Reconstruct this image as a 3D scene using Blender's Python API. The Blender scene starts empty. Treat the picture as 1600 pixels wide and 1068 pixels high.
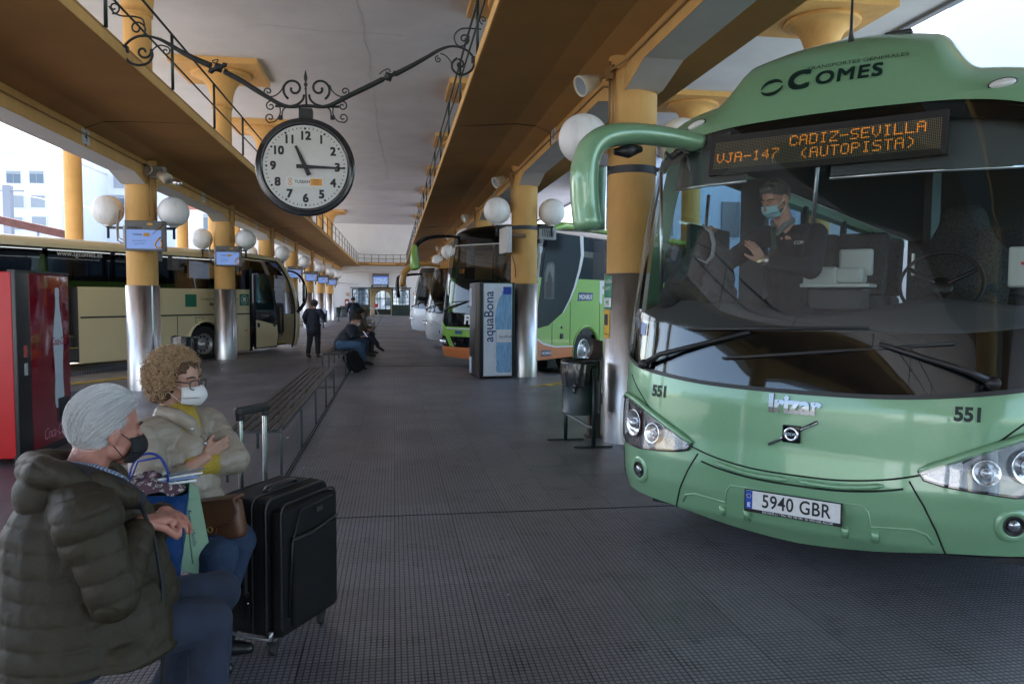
import bpy, bmesh, math, random
import numpy as np
from mathutils import Vector, Matrix, Euler, noise
PI = math.pi
R = math.radians
random.seed(7)
np.random.seed(7)
SC = bpy.context.scene
COL = SC.collection

# ------------------------------------------------------------------ camera
CAM_H = 1.60
_F = Vector((0.15394094, 0.98631838, -0.05897659))
_R = Vector((0.98807761, -0.1537988, 0.00696911))
_U = Vector((0.00219677, 0.05934628, 0.99823504))
cd = bpy.data.cameras.new('camera')
cd.lens = 26.55; cd.sensor_width = 36; cd.clip_start = 0.05; cd.clip_end = 1500
cam = bpy.data.objects.new('camera', cd); COL.objects.link(cam)
M_ = Matrix((( _R.x, _U.x, -_F.x, 0), (_R.y, _U.y, -_F.y, 0), (_R.z, _U.z, -_F.z, CAM_H), (0, 0, 0, 1)))
cam.matrix_world = M_
SC.camera = cam

# ------------------------------------------------------------------ sky and sun
SUN_EL, SUN_AZ = R(42), R(325)      # compass-like: azimuth measured clockwise from +Y
w = bpy.data.worlds.new('World'); SC.world = w; w.use_nodes = True
nt = w.node_tree; nt.nodes.clear()
sky = nt.nodes.new('ShaderNodeTexSky'); sky.sky_type = 'NISHITA'; sky.sun_disc = False
sky.sun_elevation = SUN_EL; sky.sun_rotation = SUN_AZ
sky.air_density = 1.0; sky.dust_density = 1.5; sky.ozone_density = 1.0
bg = nt.nodes.new('ShaderNodeBackground'); bg.inputs[1].default_value = 0.14
wo = nt.nodes.new('ShaderNodeOutputWorld')
nt.links.new(sky.outputs[0], bg.inputs[0]); nt.links.new(bg.outputs[0], wo.inputs[0])
sd = bpy.data.lights.new('sun', 'SUN'); sd.energy = 5.0; sd.angle = R(0.5); sd.color = (1.0, 0.965, 0.92)
sun = bpy.data.objects.new('sun', sd); COL.objects.link(sun)
sdir = Vector((math.sin(SUN_AZ) * math.cos(SUN_EL), math.cos(SUN_AZ) * math.cos(SUN_EL), math.sin(SUN_EL)))
sun.rotation_euler = sdir.to_track_quat('Z', 'Y').to_euler(); sun.location = (0, 0, 60)
SC.view_settings.view_transform = 'Standard'; SC.view_settings.look = 'None'
SC.view_settings.exposure = 2.55; SC.view_settings.gamma = 1.0
SC.render.engine = 'CYCLES'
SC.cycles.max_bounces = 8; SC.cycles.diffuse_bounces = 4; SC.cycles.glossy_bounces = 4
SC.cycles.transmission_bounces = 6; SC.cycles.transparent_max_bounces = 16
SC.cycles.caustics_reflective = False; SC.cycles.caustics_refractive = False
SC.cycles.sample_clamp_indirect = 6.0
SC.cycles.use_denoising = True

# ------------------------------------------------------------------ materials
MATS = {}
def _principled(name):
    m = bpy.data.materials.new(name); m.use_nodes = True
    n = m.node_tree.nodes; b = n['Principled BSDF']
    return m, m.node_tree, b
def mat(name, col, rough=0.6, metal=0.0, var=0.0, vscale=3.0, bump=0.0, bscale=40.0, spec=0.5, coat=0.0, emit=None, estr=0.0, alpha=None, stretch=(1, 1, 1), rvar=0.0, sheen=0.0, sub=0.0, crinkle=0.0, streak=0.0):
    """principled surface with procedural colour, gloss and relief variation"""
    if name in MATS: return MATS[name]
    m, t, b = _principled(name)
    c4 = tuple(col) + (1,)
    b.inputs['Base Color'].default_value = c4
    b.inputs['Roughness'].default_value = rough
    b.inputs['Metallic'].default_value = metal
    b.inputs['Specular IOR Level'].default_value = spec
    if coat: b.inputs['Coat Weight'].default_value = coat; b.inputs['Coat Roughness'].default_value = 0.05
    if sheen: b.inputs['Sheen Weight'].default_value = sheen
    if sub:
        b.inputs['Subsurface Weight'].default_value = sub
        b.inputs['Subsurface Radius'].default_value = (0.02, 0.008, 0.004)
    if emit: b.inputs['Emission Color'].default_value = tuple(emit) + (1,); b.inputs['Emission Strength'].default_value = estr
    N = t.nodes; L = t.links
    if var or bump or rvar:
        tc = N.new('ShaderNodeTexCoord'); mp = N.new('ShaderNodeMapping'); mp.inputs['Scale'].default_value = stretch
        L.new(tc.outputs['Object'], mp.inputs[0])
    if var or rvar:
        nz = N.new('ShaderNodeTexNoise'); nz.inputs['Scale'].default_value = vscale; nz.inputs['Detail'].default_value = 8; nz.inputs['Roughness'].default_value = 0.62
        L.new(mp.outputs[0], nz.inputs['Vector'])
    if var:
        rp = N.new('ShaderNodeValToRGB')
        rp.color_ramp.elements[0].position = 0.3; rp.color_ramp.elements[1].position = 0.7
        rp.color_ramp.elements[0].color = tuple(max(0, c * (1 - var)) for c in col) + (1,)
        rp.color_ramp.elements[1].color = tuple(min(1, c * (1 + var)) for c in col) + (1,)
        L.new(nz.outputs['Fac'], rp.inputs[0]); L.new(rp.outputs[0], b.inputs['Base Color'])
    if streak and var:
        m3 = N.new('ShaderNodeMapping'); m3.inputs['Scale'].default_value = (2.5, 2.5, .35); L.new(tc.outputs['Object'], m3.inputs[0]); n3 = N.new('ShaderNodeTexNoise'); n3.inputs['Scale'].default_value = 1.6; n3.inputs['Detail'].default_value = 9; n3.inputs['Roughness'].default_value = .7; L.new(m3.outputs[0], n3.inputs['Vector'])
        r3 = N.new('ShaderNodeMapRange'); r3.inputs[1].default_value = .42; r3.inputs[2].default_value = .62; r3.inputs[3].default_value = 1.0; r3.inputs[4].default_value = 1 - streak; L.new(n3.outputs['Fac'], r3.inputs[0])
        x3 = N.new('ShaderNodeVectorMath'); x3.operation = 'SCALE'; L.new(rp.outputs[0], x3.inputs[0]); L.new(r3.outputs[0], x3.inputs['Scale']); L.new(x3.outputs[0], b.inputs['Base Color'])
    if rvar:
        mr = N.new('ShaderNodeMapRange'); mr.inputs[1].default_value = 0.3; mr.inputs[2].default_value = 0.7
        mr.inputs[3].default_value = max(0.02, rough - rvar); mr.inputs[4].default_value = min(1, rough + rvar)
        L.new(nz.outputs['Fac'], mr.inputs[0]); L.new(mr.outputs[0], b.inputs['Roughness'])
    if crinkle:
        bump = crinkle
    if bump:
        n2 = N.new('ShaderNodeTexNoise'); n2.inputs['Scale'].default_value = bscale; n2.inputs['Detail'].default_value = 5
        L.new(mp.outputs[0], n2.inputs['Vector'])
        bp = N.new('ShaderNodeBump'); bp.inputs['Strength'].default_value = bump; bp.inputs['Distance'].default_value = 0.01
        if crinkle: n2.inputs['Distortion'].default_value = .5; n2.inputs['Detail'].default_value = 6; n2.inputs['Roughness'].default_value = .55; bp.inputs['Distance'].default_value = .03
        L.new(n2.outputs['Fac'], bp.inputs['Height']); L.new(bp.outputs[0], b.inputs['Normal'])
    MATS[name] = m
    return m
def glass(name, tint=(0.6, 0.7, 0.7), gloss=1.0, base=0.06, rough=0.0, ior=1.5):
    """thin window pane: coloured see-through plus fresnel mirror"""
    if name in MATS: return MATS[name]
    m = bpy.data.materials.new(name); m.use_nodes = True
    t = m.node_tree; N = t.nodes; L = t.links; N.clear()
    o = N.new('ShaderNodeOutputMaterial'); mx = N.new('ShaderNodeMixShader')
    tr = N.new('ShaderNodeBsdfTransparent'); tr.inputs[0].default_value = tuple(tint) + (1,)
    gl = N.new('ShaderNodeBsdfGlossy'); gl.inputs['Roughness'].default_value = rough; gl.inputs[0].default_value = (gloss, gloss, gloss, 1)
    fr = N.new('ShaderNodeFresnel'); fr.inputs[0].default_value = ior
    ad = N.new('ShaderNodeMath'); ad.operation = 'ADD'; ad.use_clamp = True; ad.inputs[1].default_value = base
    ge = N.new('ShaderNodeNewGeometry'); mi = N.new('ShaderNodeMath'); mi.operation = 'MULTIPLY_ADD'; mi.inputs[1].default_value = 1 / ior - ior; mi.inputs[2].default_value = ior
    L.new(ge.outputs['Backfacing'], mi.inputs[0]); L.new(mi.outputs[0], fr.inputs[0])
    L.new(fr.outputs[0], ad.inputs[0]); L.new(ad.outputs[0], mx.inputs[0])
    L.new(tr.outputs[0], mx.inputs[1]); L.new(gl.outputs[0], mx.inputs[2]); L.new(mx.outputs[0], o.inputs[0])
    MATS[name] = m
    return m

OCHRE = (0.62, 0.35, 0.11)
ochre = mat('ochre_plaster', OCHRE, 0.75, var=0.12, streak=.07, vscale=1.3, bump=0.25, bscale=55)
ochre_shaded = mat('ochre_soffit_shade', (0.36, 0.185, 0.052), 0.8, var=0.12, vscale=0.9, bump=0.2, bscale=60)  # same ochre paint, with the shade of the underside put into the colour
greyp = mat('grey_paint', (0.55, 0.56, 0.58), 0.8, var=0.08, vscale=1.5, bump=0.2, bscale=50)
ceilp = mat('ceiling_plaster', (0.62, 0.62, 0.66), 0.9, var=0.08, vscale=0.8, bump=0.4, bscale=12)
whitew = mat('white_plaster', (0.72, 0.72, 0.72), 0.85, var=0.05, vscale=1, bump=0.1, bscale=30)
blackm = mat('black_metal', (0.018, 0.022, 0.024), 0.42, bump=0.1, bscale=80)
greenm = mat('dark_green_metal', (0.016, 0.028, 0.026), 0.38, var=0.15, vscale=20)
plastic_black = mat('black_plastic', (0.015, 0.015, 0.016), 0.45)
rubber = mat('tyre_rubber', (0.02, 0.02, 0.021), 0.75, bump=0.2, bscale=90)
chrome = mat('chrome', (0.85, 0.86, 0.88), 0.08, 1.0)
badge_chrome = mat('badge_chrome', (0.30, 0.31, 0.33), 0.2, 1.0)
alu = mat('brushed_aluminium', (0.62, 0.63, 0.66), 0.28, 1.0)
white_paint = mat('white_paint', (0.8, 0.8, 0.8), 0.4)

def steel_mat():
    m, t, b = _principled('brushed_steel_sheet'); N = t.nodes; L = t.links
    b.inputs['Metallic'].default_value = 1.0
    tc = N.new('ShaderNodeTexCoord'); mp = N.new('ShaderNodeMapping'); mp.inputs['Scale'].default_value = (3, 3, 0.6)
    L.new(tc.outputs['Object'], mp.inputs[0])
    nz = N.new('ShaderNodeTexNoise'); nz.inputs['Scale'].default_value = 2.2; nz.inputs['Detail'].default_value = 9; nz.inputs['Roughness'].default_value = 0.7
    L.new(mp.outputs[0], nz.inputs['Vector'])
    rp = N.new('ShaderNodeValToRGB'); rp.color_ramp.elements[0].position = .32; rp.color_ramp.elements[1].position = .68
    rp.color_ramp.elements[0].color = (0.45, 0.44, 0.44, 1); rp.color_ramp.elements[1].color = (0.74, 0.73, 0.73, 1)
    L.new(nz.outputs['Fac'], rp.inputs[0]); L.new(rp.outputs[0], b.inputs['Base Color'])
    mr = N.new('ShaderNodeMapRange'); mr.inputs[3].default_value = 0.24; mr.inputs[4].default_value = 0.46
    L.new(nz.outputs['Fac'], mr.inputs[0]); L.new(mr.outputs[0], b.inputs['Roughness'])
    n2 = N.new('ShaderNodeTexNoise'); n2.inputs['Scale'].default_value = 9; n2.inputs['Detail'].default_value = 3
    L.new(tc.outputs['Object'], n2.inputs['Vector'])
    bp = N.new('ShaderNodeBump'); bp.inputs['Strength'].default_value = 0.12; bp.inputs['Distance'].default_value = 0.01
    L.new(n2.outputs['Fac'], bp.inputs['Height']); L.new(bp.outputs[0], b.inputs['Normal'])
    return m
steel = steel_mat()

def math_node(t, op, a, b_=None, c=None):
    n = t.nodes.new('ShaderNodeMath'); n.operation = op
    for i, v in enumerate((a, b_, c)):
        if v is None: continue
        if isinstance(v, (int, float)): n.inputs[i].default_value = v
        else: t.links.new(v, n.inputs[i])
    return n.outputs[0]
def floor_mat():
    """terrazzo anti-slip tiles: 26 mm studs, fifteen to a 0.41 m tile"""
    m, t, b = _principled('studded_floor_tiles'); N = t.nodes; L = t.links
    g = N.new('ShaderNodeNewGeometry'); sp = N.new('ShaderNodeSeparateXYZ'); L.new(g.outputs['Position'], sp.inputs[0])
    T = 0.413; S = T / 15
    def groove(ax, period, width, soft):
        v = math_node(t, 'DIVIDE', sp.outputs[ax], period)
        f = math_node(t, 'FRACT', math_node(t, 'ADD', v, 200.0))
        d = math_node(t, 'ABSOLUTE', math_node(t, 'SUBTRACT', f, 0.5))   # 0.5 at the groove
        d = math_node(t, 'SUBTRACT', 0.5, d)                               # 0 at the groove
        r = N.new('ShaderNodeMapRange'); r.interpolation_type = 'SMOOTHSTEP'
        r.inputs[1].default_value = width; r.inputs[2].default_value = width + soft
        L.new(d, r.inputs[0]); return r.outputs[0]
    gx, gy = groove(0, S, 0.07, 0.12), groove(1, S, 0.07, 0.12)
    stud = math_node(t, 'MINIMUM', gx, gy)
    tx, ty = groove(0, T, 0.008, 0.006), groove(1, T, 0.006, 0.006)
    tile = math_node(t, 'MINIMUM', tx, ty)
    # per tile tone
    wn = N.new('ShaderNodeTexWhiteNoise'); wn.noise_dimensions = '2D'
    cb = N.new('ShaderNodeCombineXYZ')
    L.new(math_node(t, 'FLOOR', math_node(t, 'DIVIDE', sp.outputs[0], T)), cb.inputs[0])
    L.new(math_node(t, 'FLOOR', math_node(t, 'DIVIDE', sp.outputs[1], T)), cb.inputs[1])
    L.new(cb.outputs[0], wn.inputs['Vector'])
    ws = N.new('ShaderNodeTexWhiteNoise'); ws.noise_dimensions = '2D'
    cs = N.new('ShaderNodeCombineXYZ')
    L.new(math_node(t, 'FLOOR', math_node(t, 'DIVIDE', sp.outputs[0], S)), cs.inputs[0])
    L.new(math_node(t, 'FLOOR', math_node(t, 'DIVIDE', sp.outputs[1], S)), cs.inputs[1])
    L.new(cs.outputs[0], ws.inputs['Vector'])
    nz = N.new('ShaderNodeTexNoise'); nz.inputs['Scale'].default_value = 0.7; nz.inputs['Detail'].default_value = 7; L.new(g.outputs['Position'], nz.inputs['Vector'])
    nf = N.new('ShaderNodeTexNoise'); nf.inputs['Scale'].default_value = 330; nf.inputs['Detail'].default_value = 2; L.new(g.outputs['Position'], nf.inputs['Vector'])
    nd = N.new('ShaderNodeTexNoise'); nd.inputs['Scale'].default_value = 4.5; nd.inputs['Detail'].default_value = 8; L.new(g.outputs['Position'], nd.inputs['Vector'])
    k = math_node(t, 'MULTIPLY_ADD', wn.outputs['Value'], 0.22, 0.78)
    k = math_node(t, 'MULTIPLY', k, math_node(t, 'MULTIPLY_ADD', nz.outputs['Fac'], 0.9, 0.6))
    k = math_node(t, 'MULTIPLY', k, math_node(t, 'MULTIPLY_ADD', ws.outputs['Value'], 0.18, 0.9))
    k = math_node(t, 'MULTIPLY', k, math_node(t, 'MULTIPLY_ADD', nf.outputs['Fac'], 0.7, 0.65))
    gr = math_node(t, 'MULTIPLY_ADD', stud, 0.78, 0.22)
    gr = math_node(t, 'MULTIPLY', gr, math_node(t, 'MULTIPLY_ADD', tile, 0.6, 0.4))
    # blackened joints here and there
    dr = N.new('ShaderNodeMapRange'); dr.inputs[1].default_value = 0.56; dr.inputs[2].default_value = 0.66; L.new(nd.outputs['Fac'], dr.inputs[0])
    blk = math_node(t, 'SUBTRACT', 1.0, math_node(t, 'MULTIPLY', dr.outputs[0], math_node(t, 'SUBTRACT', 1.0, stud)))
    k = math_node(t, 'MULTIPLY', math_node(t, 'MULTIPLY', k, gr), blk)
    vo = N.new('ShaderNodeTexVoronoi'); vo.inputs['Scale'].default_value = 1.9; L.new(g.outputs['Position'], vo.inputs['Vector'])
    vr = N.new('ShaderNodeMapRange'); vr.inputs[1].default_value = .035; vr.inputs[2].default_value = .05; vr.inputs[3].default_value = .55; vr.inputs[4].default_value = 1.0; L.new(vo.outputs['Distance'], vr.inputs[0]); k = math_node(t, 'MULTIPLY', k, vr.outputs[0])
    nw = N.new('ShaderNodeTexNoise'); nw.inputs['Scale'].default_value = .25; nw.inputs['Detail'].default_value = 4; L.new(g.outputs['Position'], nw.inputs['Vector']); k = math_node(t, 'MULTIPLY', k, math_node(t, 'MULTIPLY_ADD', nw.outputs['Fac'], 1.2, 0.45))
    mx = N.new('ShaderNodeMix'); mx.data_type = 'RGBA'; mx.blend_type = 'MULTIPLY'; mx.inputs[0].default_value = 1.0
    mx.inputs[6].default_value = (0.215, 0.208, 0.232, 1)
    cc = N.new('ShaderNodeCombineColor'); [L.new(k, cc.inputs[i]) for i in range(3)]
    L.new(cc.outputs[0], mx.inputs[7]); L.new(mx.outputs[2], b.inputs['Base Color'])
    rg = N.new('ShaderNodeMapRange'); rg.inputs[1].default_value = .3; rg.inputs[2].default_value = .7; rg.inputs[3].default_value = 0.30; rg.inputs[4].default_value = 0.5
    L.new(nz.outputs['Fac'], rg.inputs[0]); L.new(rg.outputs[0], b.inputs['Roughness'])
    hh = math_node(t, 'MULTIPLY', stud, tile)
    hh = math_node(t, 'MULTIPLY_ADD', nf.outputs['Fac'], 0.12, hh)
    bp = N.new('ShaderNodeBump'); bp.inputs['Strength'].default_value = 0.55; bp.inputs['Distance'].default_value = 0.004
    L.new(hh, bp.inputs['Height']); L.new(bp.outputs[0], b.inputs['Normal'])
    return m
floorm = floor_mat()
asphalt = mat('asphalt', (0.30, 0.29, 0.275), 0.85, var=0.2, vscale=1.2, bump=0.5, bscale=120)
yellow_kerb_m = mat('worn_yellow_paint', (0.42, 0.29, 0.06), 0.7, var=0.45, vscale=7, bump=0.3, bscale=60)

# ------------------------------------------------------------------ mesh helpers
class MB:
    """collects shapes into one mesh"""
    def __init__(s): s.v = []; s.f = []; s.sm = []
    def add(s, vs, fs, smooth=False, M=None):
        o = len(s.v)
        if M is not None: vs = [M @ Vector(v) for v in vs]
        s.v += [tuple(v) for v in vs]; s.f += [tuple(i + o for i in f) for f in fs]; s.sm += [smooth] * len(fs)
        return s
    def box(s, c, d, M=None, bev=0.0):
        x, y, z = d[0] / 2, d[1] / 2, d[2] / 2
        if bev <= 0:
            vs = [(c[0] + i * x, c[1] + j * y, c[2] + k * z) for k in (-1, 1) for j in (-1, 1) for i in (-1, 1)]
            fs = [(0, 2, 3, 1), (4, 5, 7, 6), (0, 1, 5, 4), (2, 6, 7, 3), (0, 4, 6, 2), (1, 3, 7, 5)]
            return s.add(vs, fs, False, M)
        bm = bmesh.new(); bmesh.ops.create_cube(bm, size=1)
        bmesh.ops.scale(bm, vec=d, verts=bm.verts); bmesh.ops.translate(bm, vec=c, verts=bm.verts)
        bmesh.ops.bevel(bm, geom=bm.edges[:], offset=bev, segments=3, profile=0.6, affect='EDGES', clamp_overlap=True)
        return s.bm(bm, True, M)
    def bm(s, bm, smooth=False, M=None):
        bm.verts.index_update(); vs = [v.co.copy() for v in bm.verts]; fs = [tuple(v.index for v in f.verts) for f in bm.faces]
        bm.free(); return s.add(vs, fs, smooth, M)
    def prism(s, pts, a, b, axis='x', smooth=False, M=None):
        """2D outline swept along an axis from a to b"""
        def P(u, v, w_):
            return (w_, u, v) if axis == 'x' else ((u, w_, v) if axis == 'y' else (u, v, w_))
        n = len(pts); bm = bmesh.new()
        A = [bm.verts.new(P(u, v, a)) for u, v in pts]; B = [bm.verts.new(P(u, v, b)) for u, v in pts]
        bm.faces.new(A); bm.faces.new(B[::-1])
        for i in range(n): bm.faces.new((A[i], B[i], B[(i + 1) % n], A[(i + 1) % n]))
        bmesh.ops.recalc_face_normals(bm, faces=bm.faces)
        bmesh.ops.triangulate(bm, faces=[f for f in bm.faces if len(f.verts) > 4])
        return s.bm(bm, smooth, M)
    def lathe(s, prof, n=32, c=(0, 0, 0), M=None, smooth=True, a0=0, a1=2 * PI):
        full = abs(a1 - a0 - 2 * PI) < 1e-6; m = n if full else n + 1
        vs = []
        for r, z in prof:
            for i in range(m):
                a = a0 + (a1 - a0) * i / n; vs.append((c[0] + r * math.cos(a), c[1] + r * math.sin(a), c[2] + z))
        fs = []
        for k in range(len(prof) - 1):
            for i in range(n):
                j = (i + 1) % m; fs.append((k * m + i, k * m + j, (k + 1) * m + j, (k + 1) * m + i))
        return s.add(vs, fs, smooth, M)
    def tube(s, pts, r, n=8, cap=True, smooth=True, M=None, flat=None, closed=False):
        pts = [Vector(p) for p in pts]; m = len(pts)
        rs = r if isinstance(r, (list, tuple)) else [r] * m
        T = []
        for i in range(m):
            a = pts[i - 1] if i > 0 else (pts[-1] if closed else pts[0]); b_ = pts[(i + 1) % m] if (i < m - 1 or closed) else pts[-1]
            d = (b_ - a); T.append(d.normalized() if d.length > 1e-9 else Vector((0, 0, 1)))
        u = T[0].cross(Vector((0, 0, 1)))
        if u.length < 1e-3: u = T[0].cross(Vector((1, 0, 0)))
        u.normalize(); vs = []
        for i in range(m):
            u = (u - T[i] * u.dot(T[i])); u.normalize(); v = T[i].cross(u)
            for k in range(n):
                a = 2 * PI * k / n
                fx = flat[0] if flat else 1; fy = flat[1] if flat else 1
                vs.append(pts[i] + (u * math.cos(a) * fx + v * math.sin(a) * fy) * rs[i])
        fs = []
        for i in range(m if closed else m - 1):
            j = (i + 1) % m
            for k in range(n):
                l = (k + 1) % n; fs.append((i * n + k, i * n + l, j * n + l, j * n + k))
        if cap and not closed: fs += [tuple(range(n))[::-1], tuple((m - 1) * n + k for k in range(n))]
        return s.add(vs, fs, smooth, M)
    def sphere(s, c, r, n=24, k=14, M=None, sc=(1, 1, 1)):
        prof = [(max(1e-5, r * math.sin(PI * i / k)), -r * math.cos(PI * i / k)) for i in range(k + 1)]
        vs = []
        for q, z in prof:
            for i in range(n):
                a = 2 * PI * i / n; vs.append((c[0] + q * math.cos(a) * sc[0], c[1] + q * math.sin(a) * sc[1], c[2] + z * sc[2]))
        fs = [(i * n + j, i * n + (j + 1) % n, (i + 1) * n + (j + 1) % n, (i + 1) * n + j) for i in range(k) for j in range(n)]
        return s.add(vs, fs, True, M)
    def grid(s, P, smooth=True, flip=False, M=None):
        """P: rows of points"""
        h_ = len(P); w_ = len(P[0]); vs = [p for row in P for p in row]
        fs = []
        for i in range(h_ - 1):
            for j in range(w_ - 1):
                q = (i * w_ + j, i * w_ + j + 1, (i + 1) * w_ + j + 1, (i + 1) * w_ + j)
                fs.append(q[::-1] if flip else q)
        return s.add(vs, fs, smooth, M)
    def mesh(s, name):
        me = bpy.data.meshes.new(name); me.from_pydata(s.v, [], s.f); me.update()
        me.polygons.foreach_set('use_smooth', s.sm)
        return me
    def obj(s, name, m, parent=None, loc=None, rot=None):
        o = bpy.data.objects.new(name, s.mesh(name)); COL.objects.link(o)
        if m is not None: o.data.materials.append(m)
        if parent is not None: o.parent = parent
        if loc is not None: o.location = loc
        if rot is not None: o.rotation_euler = rot
        return o
def tag(o, label=None, cat=None, group=None, kind=None):
    if label: o['label'] = label
    if cat: o['category'] = cat
    if group: o['group'] = group
    if kind: o['kind'] = kind
    return o
def thing(name, label, cat, loc=(0, 0, 0), rz=0.0, group=None):
    o = bpy.data.objects.new(name, None); COL.objects.link(o); o.empty_display_size = 0.2
    o.location = loc; o.rotation_euler = (0, 0, rz)
    return tag(o, label, cat, group)
def dup(o, loc=None, rz=None, label=None, parent=None, skip=()):
    c = o.copy(); COL.objects.link(c)
    if parent is not None: c.parent = parent
    if loc is not None: c.location = loc
    if rz is not None: c.rotation_euler = (0, 0, rz)
    if label: c['label'] = label
    for ch in list(o.children):
        if ch.name.split('.')[0] in skip: continue
        dup(ch, parent=c)
    return c
def structure(o): o['kind'] = 'structure'; return o
def weld(mb):
    bm = bmesh.new(); me = mb.mesh('tmp'); bm.from_mesh(me); bmesh.ops.remove_doubles(bm, verts=bm.verts, dist=1e-5)
    bpy.data.meshes.remove(me); n = MB(); n.bm(bm, True); return n
def text2d(txt, size=1.0, bold=0.0, align='CENTER', spacing=1.0, res=4, shear=0.0, sx=1.0, fine=0.0, fat=0.0):
    """letter shapes as flat 2D verts and faces"""
    cu = bpy.data.curves.new('t', 'FONT'); cu.body = txt; cu.size = size; cu.offset = bold; cu.align_x = align; cu.align_y = 'CENTER'
    cu.space_character = spacing; cu.resolution_u = res; cu.shear = shear
    o = bpy.data.objects.new('t', cu); COL.objects.link(o)
    bpy.context.view_layer.update()
    me = bpy.data.meshes.new_from_object(o.evaluated_get(bpy.context.evaluated_depsgraph_get()))
    bpy.data.objects.remove(o); bpy.data.curves.remove(cu)
    if fine:
        bm = bmesh.new(); bm.from_mesh(me)
        bmesh.ops.triangulate(bm, faces=bm.faces[:])
        xs = [v.co.x for v in bm.verts]; ys = [v.co.y for v in bm.verts]
        for lo, hi, ax in ((min(xs), max(xs), (1, 0, 0)), (min(ys), max(ys), (0, 1, 0))):
            q = lo + fine
            while q < hi:
                bmesh.ops.bisect_plane(bm, geom=bm.verts[:] + bm.edges[:] + bm.faces[:], plane_co=(q * ax[0], q * ax[1], 0), plane_no=ax); q += fine
        bm.to_mesh(me); bm.free()
    vs = [(v.co.x * sx, v.co.y) for v in me.vertices]; fs = [tuple(p.vertices) for p in me.polygons]
    if fat:                                            # heavier weight: side by side copies of the thin letters
        n0 = len(vs); v0, f0 = list(vs), list(fs); vs, fs = [], []
        for i_, (dx, dy) in enumerate(((-fat, -fat), (fat, -fat), (-fat, fat), (fat, fat), (0, 0))):
            fs += [tuple(k + len(vs) for k in f) for f in f0]; vs += [(a + dx, b_ + dy) for a, b_ in v0]
    bpy.data.meshes.remove(me); return vs, fs
def lettering(txt, size, m, parent, origin, ux, uy, name='lettering', off=0.0, thick=0.0, **kw):
    """flat letters in the plane through origin spanned by ux, uy"""
    vs, fs = text2d(txt, size, **kw)
    ux = Vector(ux).normalized(); uy = Vector(uy).normalized(); n = ux.cross(uy); O = Vector(origin) + n * off
    mb = MB(); lay = len(vs) // 5 if kw.get('fat') else len(vs) + 1
    mb.add([O + ux * a + uy * b_ + n * (.00025 * (i // lay)) for i, (a, b_) in enumerate(vs)], fs)
    return mb.obj(name, m, parent)
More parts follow.
